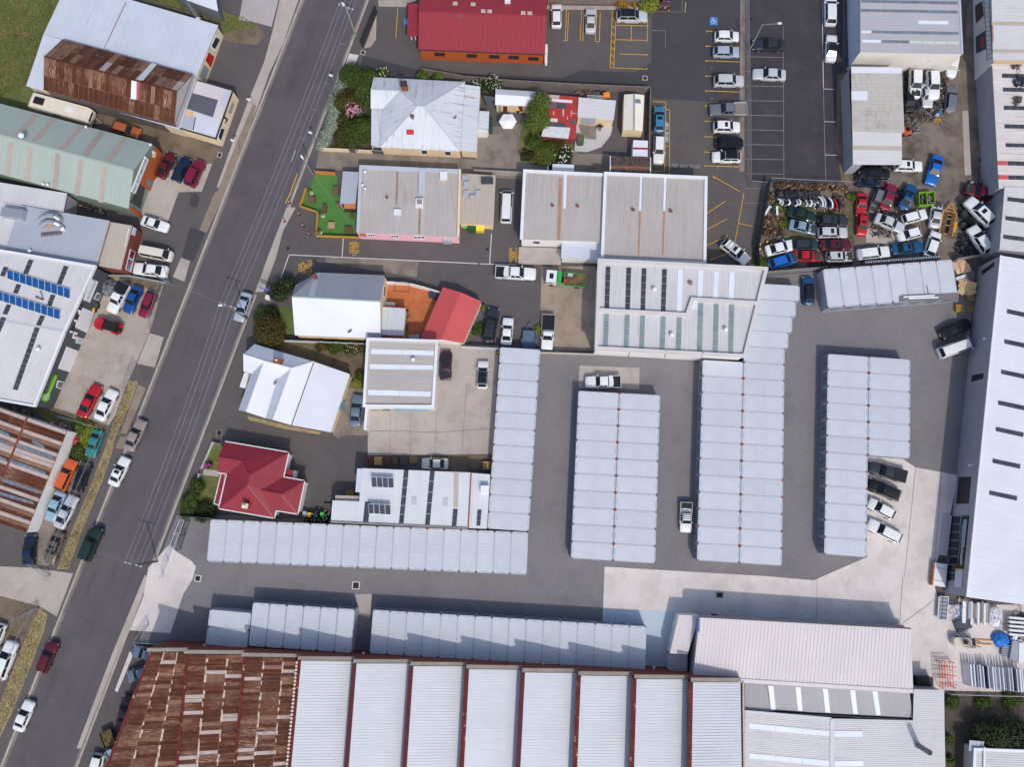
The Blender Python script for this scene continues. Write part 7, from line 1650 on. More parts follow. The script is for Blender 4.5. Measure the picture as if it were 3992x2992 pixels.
# ================================================================ VEGETATION
def foliage(mb,c,r,n,size,rng,flat=.8,hollow=.35):
 """n leaf-clump faces spread through an uneven ellipsoid crown"""
 lob=[(Vector((rng.gauss(0,1),rng.gauss(0,1),rng.gauss(0,1))).normalized(),rng.uniform(.7,1.15)) for _ in range(9)]
 for i in range(n):
  d=Vector((rng.gauss(0,1),rng.gauss(0,1),rng.gauss(0,1)*.9)).normalized()
  k=max(lob,key=lambda l: l[0].dot(d))[1]
  rad=k*(hollow+(1-hollow)*rng.random()** .45)
  p=Vector((c[0]+d.x*r[0]*rad,c[1]+d.y*r[1]*rad,c[2]+d.z*r[2]*rad))
  if p.z <.05: p.z=.05+rng.random()*.1
  nn=(d+Vector((rng.uniform(-.8,.8),rng.uniform(-.8,.8),rng.uniform(-.2,1.0)))).normalized()
  u=nn.orthogonal().normalized(); a=rng.random()*6.28; u=(Matrix.Rotation(a,3,nn) @ u); v=nn.cross(u)
  s=size*rng.uniform(.6,1.3)
  mb.face([p-u*s*.5,p+v*s*.32,p+u*s*.5,p-v*s*.32])
def bush(name,label,cat,loc,blobs,cols,size=.22,dens=55,group=None,flowers=None,trunk=True,seed=1):
 """blobs: list of (dx,dy,z,rx,ry,rz)"""
 rng=random.Random(seed); loc=Vector((loc[0],loc[1],0)); o=thing(name,label,cat,loc,0,group); mb=MB()
 for dx,dy,z,rx,ry,rz in blobs:
  n=int(1.35*dens*(rx*ry+rx*rz+ry*rz)*3/(size/.22)** 2); foliage(mb,(loc.x+dx,loc.y+dy,z),(rx,ry,rz),n,size,rng)
 tag(mb.build('crown',leafmat('leaf_'+'_'.join(str(c[0])+str(c[1]) for c in cols),cols),o),kind='stuff')
 if trunk:
  t=MB(); z=max(b_[2] for b_ in blobs); t.cyl(loc,loc+Vector((.05,.03,z)),.12,.05,n=7)
  for b_ in blobs[:4]: t.cyl(loc+Vector((.03,.02,z*.4)),loc+Vector((b_[0],b_[1],b_[2])),.05,.02,n=5)
  tag(t.build('trunk',M('bark',(92,76,62),.9,mott=.2),o),kind='stuff')
 if flowers:
  f=MB(); fc,fn,fs=flowers
  for i in range(fn):
   b_=rng.choice(blobs); a=rng.random()*6.28; rr=rng.random()** .5; p=loc+Vector((b_[0]+math.cos(a)*b_[3]*rr,b_[1]+math.sin(a)*b_[4]*rr,b_[2]+b_[5]*math.sqrt(max(0,1-rr*rr))*1.02+.03))
   f.lathe(p,[(fs*.3,-.03),(fs,.0),(fs*.6,.05)],6)
  tag(f.build('flowers',leafmat('petal_%d_%d'%fc[0][:2],fc),o),kind='stuff')
 return o
GR=((46,66,22),(70,92,32),(58,78,26),(92,110,44),(36,52,20)); GR2=((60,80,26),(96,116,40),(118,132,54),(44,60,22)); BRN=((62,60,24),(84,76,34),(50,48,20),(96,84,44)); GREY=((128,142,126),(156,166,150),(104,120,104),(172,180,166)); DK=((34,48,22),(50,66,30),(26,36,18),(66,76,40)); YG=((110,124,36),(136,144,54),(86,100,30),(158,158,60)); AUT=((176,132,40),(200,150,50),(120,110,40),(150,100,36))
def B1(t,x,y,r,h,lab,cols,seed,name='garden_shrub',cat='shrub',**k):
 r *= 1.18; p=P(t,x,y,h*.5); rng=random.Random(seed); bl=[(0,0,h*.55,r,r*rng.uniform(.85,1.1),h*.5)]
 for i in range(3): a=rng.random()*6.28; bl.append((math.cos(a)*r*.55,math.sin(a)*r*.55,h*rng.uniform(.4,.65),r*.6,r*.6,h*.4))
 return bush(name,lab,cat,p,bl,cols,seed=seed,**k)
GF='shrubs in the front garden'
B1(1,830,665,1.9,3.0,'dark green shrub at the top corner of the front garden',GR,1,group=GF); B1(1,935,700,2.0,3.2,'large green shrub touching the top corner of the iron-roofed house',GR,2,group=GF)
B1(1,775,860,1.9,2.2,'brownish olive shrub beside the grey hedge',BRN,3,group=GF); B1(1,925,860,1.5,1.8,'low green shrub with few white blooms by the verandah',GR,4,group=GF,flowers=(((226,222,210),(240,236,226)),12,.07))
B1(1,825,940,1.15,1.7,'pink flowering rhododendron in the middle of the front garden',DK,5,'rhododendron',group=GF,flowers=(((222,150,180),(240,196,214),(204,120,160)),170,.09)); B1(1,890,955,.8,1.4,'dark shrub with fading blooms right of the pink rhododendron',DK,6,group=GF,flowers=(((176,160,150),(200,180,170)),50,.06))
B1(1,870,1150,2.4,2.8,'broad green shrub at the lower corner of the front garden',GR,7,group=GF); B1(1,730,1190,1.3,1.7,'olive green shrub above the cream garden wall',BRN,8,group=GF); B1(1,950,1110,1.3,2.4,'green shrub leaning on the verandah',GR,9,group=GF)
B1(1,760,1040,1.3,1.3,'low olive shrub behind the grey hedge',BRN,10,group=GF); B1(1,900,1040,1.3,1.0,'low green ground plant by the verandah corner',DK,11,group=GF)
hp=[P(1,x,y) for x,y in ((760,740),(705,800),(672,900),(670,990),(660,1080),(625,1160),(585,1230),(565,1270))]
bush('grey_hedge','long silver-grey hedge along the front of the iron-roofed house','hedge',hp[3],[(p.x-hp[3].x,p.y-hp[3].y,.8,1.25,1.25,.8) for p in hp]+[((p.x+q.x)/2-hp[3].x,(p.y+q.y)/2-hp[3].y,.8,1.2,1.2,.8) for p,q in zip(hp,hp[1:])],GREY,.18,45,trunk=False,seed=12)
B1(1,1090,645,1.1,1.8,'cream flowering shrub behind the iron-roofed house',GR,13,flowers=(((226,226,170),(240,240,210)),60,.08)); B1(1,1430,668,.9,1.9,'small lime shrub at the timber fence',GR2,14); B1(1,1560,672,.8,1.9,'second small lime shrub at the timber fence',GR2,15)
B1(1,1930,735,1.1,2.0,'left white-flowered shrub at the timber fence',DK,16,flowers=(((230,230,220),(200,210,180)),60,.07)); B1(1,2055,735,1.3,2.1,'right white-flowered shrub at the timber fence',DK,17,flowers=(((230,230,220),(200,210,180)),80,.07))
tp=P(2,215,1000,2.5); bush('garden_tree','tall olive green tree beside the patchwork shed','tree',tp,[(0,0,3.0,2.1,3.0,2.2),(.5,1.8,3.4,1.7,1.9,1.8),(-.7,-1.2,2.2,1.4,1.6,1.5),(.8,-.8,2.6,1.2,1.5,1.6),(.2,2.6,3.6,.7,.9,1.0),(-.8,.8,2.6,1.2,1.4,1.5)],GR2,.24,60,seed=18)
for i,(x,y,r,h,c,lab) in enumerate(((180,1210,1.2,1.2,GR,'low green bush at the foot of the olive tree'),(290,1300,1.9,1.3,GR2,'wide green bush in the lawn bed'),(210,1340,1.2,.9,BRN,'low olive plant at the front of the lawn bed'),(370,1250,1.3,1.5,BRN,'brown twiggy bush against the patchwork shed'),(110,1330,1.0,.7,DK,'small dark plant at the corner of the lawn bed'))): B1(2,x,y,r,h,lab,c,20+i)
B1(2,440,1335,1.3,1.6,'white rose bush at the corner of the lawn bed',DK,27,'rose_bush',flowers=(((244,236,222),(250,250,244)),45,.1))
B1(2,1180,58,1.35,2.2,'round yellow-green shrub at the top of the car park',YG,28); B1(2,945,18,1.2,1.3,'amber leaved shrub by the top fence',AUT,29); B1(2,1050,40,.4,.6,'tiny amber plant by the top fence',AUT,30)
B1(11,215,835,1.8,3.2,'spiky dark green shrub at the corner of the lane',DK,31,size=.3); B1(11,90,1200,2.5,3.4,'large dark round tree at the street corner of the grey gabled house',BRN,32,'garden_tree','tree'); B1(11,45,1065,1.2,1.8,'green bush above the large dark round tree',GR,33); B1(11,130,1040,1.0,1.3,'dark low hedge plant inside the white gate',DK,34)
for i,(x,r,lab,fl) in enumerate(((560,.9,'pale twiggy plant at the left of the white tin fence',None),(680,1.2,'green bush below the white tin fence',None),(835,1.4,'bush dotted with pink roses below the white tin fence',(((236,150,160),(250,200,200)),26,.08)),(910,.9,'reddish shrub at the end of the white tin fence',None))): B1(11,x,1318,r,1.2,lab,(BRN,GR,GR,BRN)[i],40+i,flowers=fl)
B1(11,905,1580,.8,1.3,'green bush beside the white workshop wall',GR,45); B1(11,870,1650,.7,.8,'lime bush at the top of the blue-grey sedan',YG,46)
for i,(x,y,r) in enumerate(((1690,880,1.0),(1665,960,1.0),(1635,1030,1.1),(1620,1090,1.0))): B1(20,x,y,r,1.4,'dark green hedge bush, %s from the top beside the maroon house lawn'%ORD[i],GR,50+i,group='hedge bushes of the maroon house')
B1(20,1795,692,.5,.7,'magenta flowering plant on the lawn of the maroon house',DK,56,flowers=(((206,96,176),(190,80,160)),40,.07)); B1(20,1780,1100,1.6,1.0,'shaded dark plants at the lower corner of the maroon house',DK,57)
B1(21,470,1155,1.0,1.0,'left dark bush with white flowers behind the wheelie bins',DK,58,flowers=(((244,244,230),(250,250,250)),20,.08)); B1(21,560,1150,1.2,1.1,'right dark bush with white flowers behind the wheelie bins',DK,59,flowers=(((244,244,230),(250,250,250)),20,.08))
B1(20,785,385,.9,.9,'yellow flowering weed clump in the overgrown yard',YG,60); B1(20,690,350,1.0,.6,'green weed clump by the motorbikes',GR2,61); B1(20,660,590,1.2,.5,'low green weeds above the orange wagon',GR,62); B1(20,730,470,1.0,.5,'low yellow weeds beside the teal sedan',YG,63)
bush('garden_tree','wide dark tree above the corner house','tree',P(33,1950,1370,1.5),[(0,0,2.2,2.8,2.6,1.8),(2.5,.4,2.0,2.4,2.2,1.6),(-1.8,.6,1.8,1.8,1.6,1.3),(1.0,-1.6,1.8,2.2,1.6,1.4),(4.2,-.4,1.9,2.0,2.0,1.5)],DK,.26,45,seed=64)
for i,(x,y,r) in enumerate(((1590,1105,1.0),(1850,1095,1.0),(2120,1085,1.3),(1560,1420,.7),(1570,1600,.6))): B1(33,x,y,r,.9,('small bush at the left of the shaded garden','middle small bush below the panel racks','small bush at the right of the shaded garden','tiny bush along the grey shed wall','lowest tiny bush along the grey shed wall')[i],GR,70+i)
for i,(t,x,y,r) in enumerate((('J',420,560,1.0),('J',900,570,.9),('J',1680,370,.8),('J',520,830,.8),('J',100,1520,1.1))): B1(t,x,y,r,.6,('weed clump below the bumper row','weed clump above the blackish green wreck','weed clump at the top of the red wrecks','weed clump beside the pale blue wreck','weed clump at the lower left corner of the wrecking yard')[i],GR2,80+i)
B1(12,215,1190,.8,.5,'weed patch beside the blue-grey trailer',YG,88); B1(11,1920,1180,1.1,.7,'plants along the red garage wall',GR,89); B1(11,1950,990,.5,.8,'small bush at the corner of the red garage',GR2,90)
def tufts(name,label,polys,n,cols,hgt,seed):
 rng=random.Random(seed); mb=MB()
 tri=[]
 for q in polys:
  for i in range(1,len(q)-1): tri.append((q[0],q[i],q[i+1],abs((q[i]-q[0]).cross(q[i+1]-q[0]).z)))
 w=[t_[3] for t_ in tri]
 for _ in range(n):
  a,b,c,_w=rng.choices(tri,w)[0]; u,v=rng.random(),rng.random()
  if u+v >1: u,v=1-u,1-v
  p=a+(b-a)*u+(c-a)*v; h_=hgt*rng.uniform(.4,1.2); an=rng.random()*6.28; s=.05+.07*rng.random(); d=Vector((math.cos(an),math.sin(an),0)); ln=Vector((rng.uniform(-.6,.6),rng.uniform(-.6,.6),1))*h_
  mb.face([p-d*s,p+d*s,p+d*s*.4+ln,p-d*s*.4+ln])
 tag(mb.build(name,leafmat('blade_%d_%d'%cols[0][:2],cols)),label,'grass',None,'stuff')
DRY=((222,206,164),(232,220,186),(200,182,136),(150,142,92),(212,190,146),(120,118,70)); FLD=((80,98,40),(104,118,52),(140,134,78),(66,82,32),(150,140,90))
def qs(t,pts): return [PP(t,q,.02) for q in pts]
tufts('verge_grass','dry tufted grass along the roadside verge',qs(20,[[(1100,-20),(1185,-20),(1000,420),(920,560),(990,290)],[(930,560),(965,590),(740,1180),(680,1180),(760,930)],[(680,1180),(740,1180),(590,1585),(495,1590),(590,1330)],[(1080,60),(1150,60),(1060,340),(930,620),(900,560),(980,300)],[(900,640),(930,640),(730,1100),(690,1120)]])+qs(30,[[(345,285),(405,350),(230,880),(160,700)],[(160,700),(230,880),(-60,1520),(-110,1400)]]),7000,DRY,.09,3)
tufts('field_grass','rough green grass in the corner field',qs(0,[[(-100,-100),(520,-60),(380,350),(-100,400)],[(-100,400),(370,330),(225,730),(-100,880)],[(1080,-20),(1700,-20),(2200,190),(2200,310),(1880,200)]]),9000,FLD,.14,4)

# ================================================================ FENCES AND WALLS
m_paling=M('fence_timber',(122,112,108),.9,mott=.18,ms=1.2,grain=.15,gs=6)
m_tin=M('fence_tin_grey',(150,150,150),.7,mott=.12,ms=.8,c3=(120,96,80),c3s=.8,c3t=(.6,.72),c3a=.6)
def fence(label,pts,h,m,kind='board',post=2.4,th=.06,name='fence',pm=None,rail=True):
 pts=[Vector((p[0],p[1],0)) for p in pts]; o=thing(name,label,'fence',pts[0])
 for a,b in zip(pts[:-1],pts[1:]):
  d=b-a; L=d.length; u=d.normalized(); n=max(1,round(L/post))
  for i in range(n+1):
   p=a+u*L*i/n
   mb=MB(); mb.box(p+Vector((0,0,h/2+.03)),(.1,.1,h+.06),math.atan2(u.y,u.x)) if kind != 'wire' else mb.cyl(p,p+Vector((0,0,h+.1)),.035,n=6); mb.build('post',pm or m,o)
  for i in range(n):
   p,q=a+u*(L*i/n+.05),a+u*(L*(i+1)/n-.05)
   if kind =='wire':
    mb=MB()
    for k in range(int((q-p).length/.28)):
     x=p+u*k*.28; mb.bar(x+Vector((0,0,.1)),x+u*.28+Vector((0,0,h)),.012); mb.bar(x+u*.28+Vector((0,0,.1)),x+Vector((0,0,h)),.012)
    tag(mb.build('wire_mesh',m_steel,o),kind='stuff')
    mb=MB(); mb.cyl(p+Vector((0,0,h)),q+Vector((0,0,h)),.025,n=5); mb.build('top_rail',pm or m_steel,o)
   elif kind =='bars':
    for z in (.15,h): mb=MB(); mb.bar(p+Vector((0,0,z)),q+Vector((0,0,z)),.05); mb.build('rail',m,o)
    mb=MB()
    for k in range(int((q-p).length/.14)): x=p+u*k*.14; mb.bar(x+Vector((0,0,.1)),x+Vector((0,0,h)),.02)
    tag(mb.build('bars',m,o),kind='stuff')
   elif kind =='tin':
    mb=MB(); nn=Vector((-u.y,u.x,0)); k=0; st=.2; l=(q-p).length; c=int(l/st); prof=[p+u*l*j/(2*c)+nn*(.03 if j%2 else-.03) for j in range(2*c+1)]
    for x,y in zip(prof[:-1],prof[1:]): mb.face([x,y,y+Vector((0,0,h)),x+Vector((0,0,h))]); mb.face([x+nn*.01,x+nn*.01+Vector((0,0,h)),y+nn*.01+Vector((0,0,h)),y+nn*.01])
    mb.build('tin_sheet',m,o)
   else:
    mb=MB(); mb.bar(p+Vector((0,0,h/2)),q+Vector((0,0,h/2)),th*.5,h-.1); mb.build('panel',m,o)
    if rail:
     nn=Vector((-u.y,u.x,0))*.06
     for z in (.4,h-.25): mb=MB(); mb.bar(p+nn+Vector((0,0,z)),q+nn+Vector((0,0,z)),.05,.09); mb.build('rail',m,o)
     mb=MB(); mb.bar(p+Vector((0,0,h)),q+Vector((0,0,h)),.12,.04); mb.build('cap_rail',m,o)
 return o
fence('weathered timber fence between the car park and the iron-roofed house',[P(1,1440,640),P(1,1800,705),P(2,0,742),P(2,600,775),P(2,1172,800),P(2,1158,1355)],1.8,m_paling)
fence('grey timber fence along the top row of car park bays',[P(2,300,30),P(2,1175,40)],1.6,m_paling)
fence('tall chain wire fence between the two car parks',[P(2,2005,-80),P(2,2020,800),P(2,2028,1600),P(2,2160,1612)],1.9,m_steel,'wire',2.8)
fence('galvanised rail fence along the top of the parts racks',[P('J',225,150),P('J',870,185),P('J',1640,220)],2.1,m_steel,'wire',2.5)
fence('dark tin fence down the left side of the wrecking yard',[P('J',225,150),P('J',130,700),P('J',20,1340),P('J',40,1640)],2.1,plain('fence_charcoal',(84,88,96),.6),'tin')
fence('grey tin fence at the lower right end of the wrecking yard',[P(13,1590,600),P(13,1920,545)],2.0,m_tin,'tin'); fence('rust-patched tin fence at the lower left end of the wrecking yard',[P(13,-40,712),P(13,470,672)],2.0,m_tin,'tin')
fence('low golden timber fence round the turf of the pink cafe',[P('B',268,445),P('B',130,830),P('B',515,960),P('B',488,1470),P('B',1410,1505)],1.0,M('fence_golden',(186,148,62),.8,mott=.1,ms=2))
fence('orange timber screen at the top of the cafe turf',[P('B',468,110),P('B',890,140)],1.5,M('screen_orange',(206,126,74),.8,mott=.1,ms=2),rail=False)
fence('white tin fence between the grey gabled house and the back garden',[P(11,205,1290),P(11,955,1322)],1.7,m_zinc,'tin'); fence('white tin fence below the charcoal wagon',[P(11,1775,1345),P(11,2110,1362)],1.6,m_zinc,'tin'); fence('cream tin fence at the foot of the concrete yard',[P(12,235,1392),P(12,690,1408)],1.6,M('fence_cream',(206,198,186),.7,mott=.08),'tin')
fence('white front fence of the maroon house beside the street',[P(20,1905,515),P(20,1845,500),P(20,1750,722)],.9,m_trimw,rail=False); fence('short white front fence below the garden path of the maroon house',[P(20,1730,775),P(20,1705,845)],.9,m_trimw,rail=False)
fence('long grey tin fence above the nineteen-unit container row',[P(20,1585,1135),P(21,0,1180),P(21,640,1200)],1.9,m_tin,'tin')
fence('white curved courtyard wall beside the lane',[P(11,1112,795),P(11,1290,800),P(11,1425,832),P(11,1585,880)],1.6,m_wwhite,th=.3,rail=False,name='courtyard_wall')
fence('cream garden wall below the front garden',[P(1,565,1300),P(1,805,1312)],1.1,m_wcream,th=.3,rail=False,name='garden_wall'); fence('cream garden wall left of the house window',[P(1,865,1315),P(1,1000,1322)],1.1,m_wcream,th=.3,rail=False,name='garden_wall')
fence('wire fence at the right of the gravel yard',[P(10,1408,800),P(10,1300,1185)],1.7,m_steel,'wire'); fence('wire fence at the lower end of the gravel yard',[P(10,1170,1470),P(10,1080,1690)],1.7,m_steel,'wire')
fence('wire fence along the roadside yard of old cars',[P(20,560,290),P(20,935,390),P(20,700,930),P(20,440,1560)],1.8,m_steel,'wire'); fence('wire fence inside the dry verge',[P(30,330,285),P(30,215,505),P(30,0,1000)],1.7,m_steel,'wire')
fence('silver barred gate standing open at the driveway',[P(20,310,1560),P(20,435,1650)],1.5,m_steel,'bars',name='gate'); fence('open silver gate leaf above the dry verge',[P(30,340,292),P(30,140,395)],1.6,m_steel,'bars',name='gate')
fence('long white sliding gate at the storage yard entrance',[P(20,1590,1170),P(20,1500,1400),P(20,1410,1650)],1.8,m_trimw,'bars',name='sliding_gate'); fence('black barred fence behind the white sliding gate',[P(20,1640,1170),P(20,1560,1420)],1.8,plain('bars_black',(40,42,46),.5),'bars'); fence('silver gate leaf folded at the lower side of the yard entrance',[P(30,1285,430),P(30,1195,570),P(30,1450,585)],1.8,m_steel,'bars',name='gate')
fence('wire fence along the top of the shaded garden',[P(33,1530,1010),P(33,2260,1030)],1.8,m_steel,'wire'); fence('grey wall below the front of the brick shopfront',[P(10,940,730),P(10,1130,730),P(10,1440,790)],.9,M('wall_blockwork',(150,156,156),.9,mott=.1),th=.35,rail=False,name='low_wall')
fence('white timber wing fence beside the rose bed',[P(2,95,1030),P(2,45,1210),P(2,52,1300)],.8,m_steel,'wire'); fence('concrete block wall behind the pink cafe',[P('D',0,1460),P('D',760,1500)],1.5,m_conc2,th=.3,rail=False,name='block_wall')
fence('concrete wall strip by the car park entry',[P(1,1040,110),P(1,915,410)],1.9,plain('fence_black',(46,48,54),.6),'tin')

# ================================================================ POLES AND WIRES
m_wood=M('pole_timber',(128,118,104),.9,mott=.2,ms=1.5); m_greenpole=M('pole_copper_green',(136,156,134),.8,mott=.15,ms=1.5)
def ptop(t,bx,by,tx,ty):
 """height of a vertical pole from its base and top points"""
 b=P(t,bx,by); best=(1e9,0); ox,oy,s=TL[t]
 for i in range(40,1600):
  h=i*.01; d=P(t,tx,ty,h); e=(Vector((d.x,d.y))-Vector((b.x,b.y))).length
  if e <best[0]: best=(e,h)
 return b,best[1]
def pole(t,bx,by,tx,ty,label,m,arm=None,lamp=None,r=.15,insul=True):
 b,h=ptop(t,bx,by,tx,ty); o=thing('power_pole' if arm else 'lamp_post',label,'pole' if arm else 'lamp post',b)
 mb=MB(); mb.cyl(b,b+Vector((0,0,h)),r,r*.7,n=10); mb.build('shaft',m,o); top=b+Vector((0,0,h)); tips=[]
 if arm:
  ang,ln=arm; u=Vector((math.cos(ang),math.sin(ang),0)); a0=top-Vector((0,0,.4)); mb=MB(); mb.bar(a0-u*ln/2+Vector((0,.12,0)),a0+u*ln/2+Vector((0,.12,0)),.1,.12); mb.build('crossarm',m_steel,o)
  for k in (-.48,-.2,.2,.48):
   p=a0+u*ln*k+Vector((0,.12,.06)); mb=MB(); mb.lathe(p,[(.05,0),(.09,.05),(.05,.12),(.08,.16),(.03,.22)],8); mb.build('insulator',m_trimw,o); tips.append(p+Vector((0,0,.24)))
 if lamp:
  e=top+Vector(lamp); mb=MB(); mb.bar(top-Vector((0,0,.15)),e,.06); mb.build('lamp_arm',m_steel,o); mb=MB(); mb.box(e,(.6,.28,.14),math.atan2(lamp[1],lamp[0])); mb.build('lamp_head',m_trimw,o)
 return top,tips
_,w1=pole(1,858,305,765,55,'weathered power pole leaning into view at the top of the street',m_greenpole,(R(-22),2.4),(-.35,.3,.2)); _,w2=pole(10,2132,1092,1965,968,'timber power pole beside the silver blue sedan at the kerb',m_wood,(R(-20),2.5),(-.9,0,.2)); _,w3=pole(20,1358,1525,1140,1575,'dark timber power pole at the storage yard entrance',M('pole_dark',(74,78,70),.9,mott=.2),(R(-14),2.4))
pole(10,1485,800,1300,700,'bare silver pole standing over the long white sedan',m_steel,None,None,.12); pole(1,500,1520,400,1375,'silver lamp post at the corner of the cafe turf',m_steel,None,(-.2,.3,.1),.09); pole(2,2035,440,2145,208,'green lamp post with a long arm over the fenced car park',m_greenpole,None,(2.6,.1,.1),.1)
for t,bx,by,tx,ty,lab in ((1,690,740,645,655,'short lamp post beside the top of the grey hedge'),(1,515,1220,465,1150,'short lamp post beside the foot of the grey hedge'),(0,2195,925,2140,868,'short white-topped post on the left footpath by the shop'),(0,2070,1285,2010,1215,'short white-topped post on the left footpath below the shop')): pole(t,bx,by,tx,ty,lab,m_steel,None,(-.15,.05,.02),.04)
def cable(a,b,sag,label,group,r=.013):
 mb=MB(); n=14; pts=[lerp(a,b,i/n)-Vector((0,0,sag*4*(i/n)*(1-i/n))) for i in range(n+1)]
 mb.tube(pts,r,5); tag(mb.build('overhead_cable',plain('cable_alloy',(170,172,180),.5)),label,'cable',group)
up=[p+(w1[i]-w2[i])*.9 for i,p in enumerate(w1)]
nm=('leftmost','second','third','rightmost')
for i in range(4):
 cable(up[i],w1[i],.5,'%s street cable in the span above the top power pole'%nm[i],'street cables'); cable(w1[i],w2[i],.8,'%s street cable between the top and middle power poles'%nm[i],'street cables'); cable(w2[i],w3[i],.8,'%s street cable between the middle and lowest power poles'%nm[i],'street cables')
cable(w2[0],P(10,1300,705,5.5),.4,'thin dark service cable crossing the street to the bare silver pole','service cables',.01); cable(w3[0],P(20,830,1450,5),.4,'thin dark service cable crossing the street from the lowest pole','service cables',.01); cable(P(1,400,1380,5.5),P(11,830,300,3.4),.3,'thin dark service cable over the cafe turf','service cables',.01)
# ================================================================ SMALL THINGS
def part(o,name,mb,m,kind=None):
 k=mb.build(name,m,o)
 if kind: k['kind']=kind
 return k
def wheelie(t,x,y,lid,label,body=(40,52,44),rz=0.,s=1.):
 p=P(t,x,y); o=thing('wheelie_bin',label,'bin',p,0)
 mb=MB(); q0=[(-.24,-.26),(.24,-.26),(.24,.26),(-.24,.26)]; M_=Matrix.Rotation(rz,3,'Z')
 lo=[p+M_ @ Vector((a*s*.85,b*s*.85,.05)) for a,b in q0]; hi=[p+M_ @ Vector((a*s*1.1,b*s*1.1,.95)) for a,b in q0]
 for i in range(4): j=(i+1)%4; mb.face([lo[i],lo[j],hi[j],hi[i]])
 mb.face(hi); part(o,'tub',mb,plain('bin_%d%d'%body[:2],body,.6))
 mb=MB(); mb.box(p+Vector((0,0,1.0)),(.58*s,.64*s,.07),rz); mb.box(p+M_ @ Vector((0,-.33*s,1.0)),(.4*s,.06,.05),rz); part(o,'lid',mb,plain('lid_%d%d%d'%lid,lid,.5))
 mb=MB(); mb.cyl(p+M_ @ Vector((-.26*s,.24*s,.1)),p+M_ @ Vector((.26*s,.24*s,.1)),.1,n=8); part(o,'wheels',mb,m_tyre)
def skip(t,x,y,w,d,h,rz,c,lid,label,red=False):
 p=P(t,x,y,0); o=thing('skip_bin',label,'bin',p); mb=MB(); mb.box(p+Vector((0,0,h/2)),(w,d,h),rz); part(o,'tub',mb,plain('skip_%d%d'%c[:2],c,.6)); mb=MB(); mb.box(p+Vector((0,0,h+.03)),(w+.08,d+.08,.06),rz); part(o,'lid',mb,plain('slid_%d%d'%lid[:2],lid,.5))
 if red: mb=MB(); mb.box(p+Vector((0,0,h+.065)),(.3,.45,.01),rz); part(o,'label_plate',mb,plain('red_label',(214,46,50),.6))
wheelie(11,1803,310,(96,190,70),'lime green lidded bin at the back of the pink cafe',(60,140,50)); skip(11,1860,328,1.25,1.0,1.1,0,(48,86,44),(40,76,40),'dark green skip bin at the back of the pink cafe'); skip(11,1930,325,1.25,1.0,1.1,0,(214,190,40),(236,214,50),'yellow skip bin at the back of the pink cafe')
wheelie(2,42,962,(240,186,30),'yellow lidded bin beside the small cream outbuilding'); skip(2,578,1225,.95,1.3,1.1,0,(52,90,60),(64,100,70),'green skip bin with a red label beside the patchwork shed',True)
wheelie(21,430,1112,(176,182,190),'grey lidded bin beside the maroon house'); wheelie(21,468,1122,(246,182,30),'yellow lidded bin beside the maroon house'); wheelie(21,580,1120,(74,206,84),'green lidded bin beside the maroon house'); wheelie(21,530,1108,(28,30,34),'black lidded bin beside the maroon house')
wheelie(10,828,1022,(244,186,30),'yellow lidded bin beside the charcoal workshop',s=1.1); wheelie(10,850,990,(70,90,66),'green lidded bin beside the charcoal workshop',s=1.2)
skip(33,1320,920,2.3,1.6,1.2,R(-2),(28,30,34),(24,26,30),'black skip bin beside the long cream roof')
o=thing('scrap_skip','lime green two-cell scrap skip beside the teal blue wreck','skip',P('K',880,460)); m_lime2=M('skip_lime',(120,170,40),.6,mott=.12,ms=1.5); q=PP('K',[(745,355),(1005,345),(1020,560),(760,575)],0)
for i in range(4): a,b=q[i],q[(i+1)%4]; mb=MB(); mb.bar(a+Vector((0,0,.6)),b+Vector((0,0,.6)),.08,1.2); part(o,'side_wall',mb,m_lime2)
a,b=lerp(q[0],q[1],.5),lerp(q[3],q[2],.5); mb=MB(); mb.bar(a+Vector((0,0,.6)),b+Vector((0,0,.6)),.08,1.18); part(o,'divider',mb,m_lime2); mb=MB(); mb.slab([p+Vector((0,0,.2)) for p in q],.05); part(o,'floor',mb,m_black)
SCR=((46,44,44),(84,80,78),(120,116,114),(70,56,46),(30,32,34),(140,110,80),(160,162,166),(58,62,70)); RST=((110,72,48),(84,58,44),(60,50,46),(140,104,72),(44,40,40),(178,150,118),(34,32,34)); DRK=((24,26,30),(40,42,48),(60,60,64),(90,90,94),(34,38,44))
def heap(t,px,n,label,cols,h=.7,s=(.15,.6),seed=0,name='scrap_heap',cat='scrap heap'):
 rng=random.Random(seed); q=PP(t,px); c=cen(q); mb=MB()
 for i in range(n):
  u,v=rng.random(),rng.random(); p=quadpt(q,u,v); edge=min(u,1-u,v,1-v)*2
  z=rng.random()*h*(.35+.65*edge); k=rng.random(); a=rng.uniform(*s)
  m_=Matrix.Rotation(rng.random()*6.28,3,'Z') @ Matrix.Rotation(rng.uniform(-.6,.6),3,'X')
  if k <.55: mb.box(p+Vector((0,0,z+.1)),(a,a*rng.uniform(.2,.7),a*rng.uniform(.1,.5)),mat=m_)
  elif k <.8: mb.bar(p+Vector((0,0,z)),p+m_ @ Vector((a*2,0,rng.uniform(-.1,.3)))+Vector((0,0,z)),.05)
  else: mb.cyl(p+Vector((0,0,z)),p+m_ @ Vector((0,a*.4,.05))+Vector((0,0,z)),a*.4,n=7)
 o=mb.build(name,leafmat('scrap_%d_%d'%cols[0][:2],cols,.5)); tag(o,label,cat,None,'stuff')
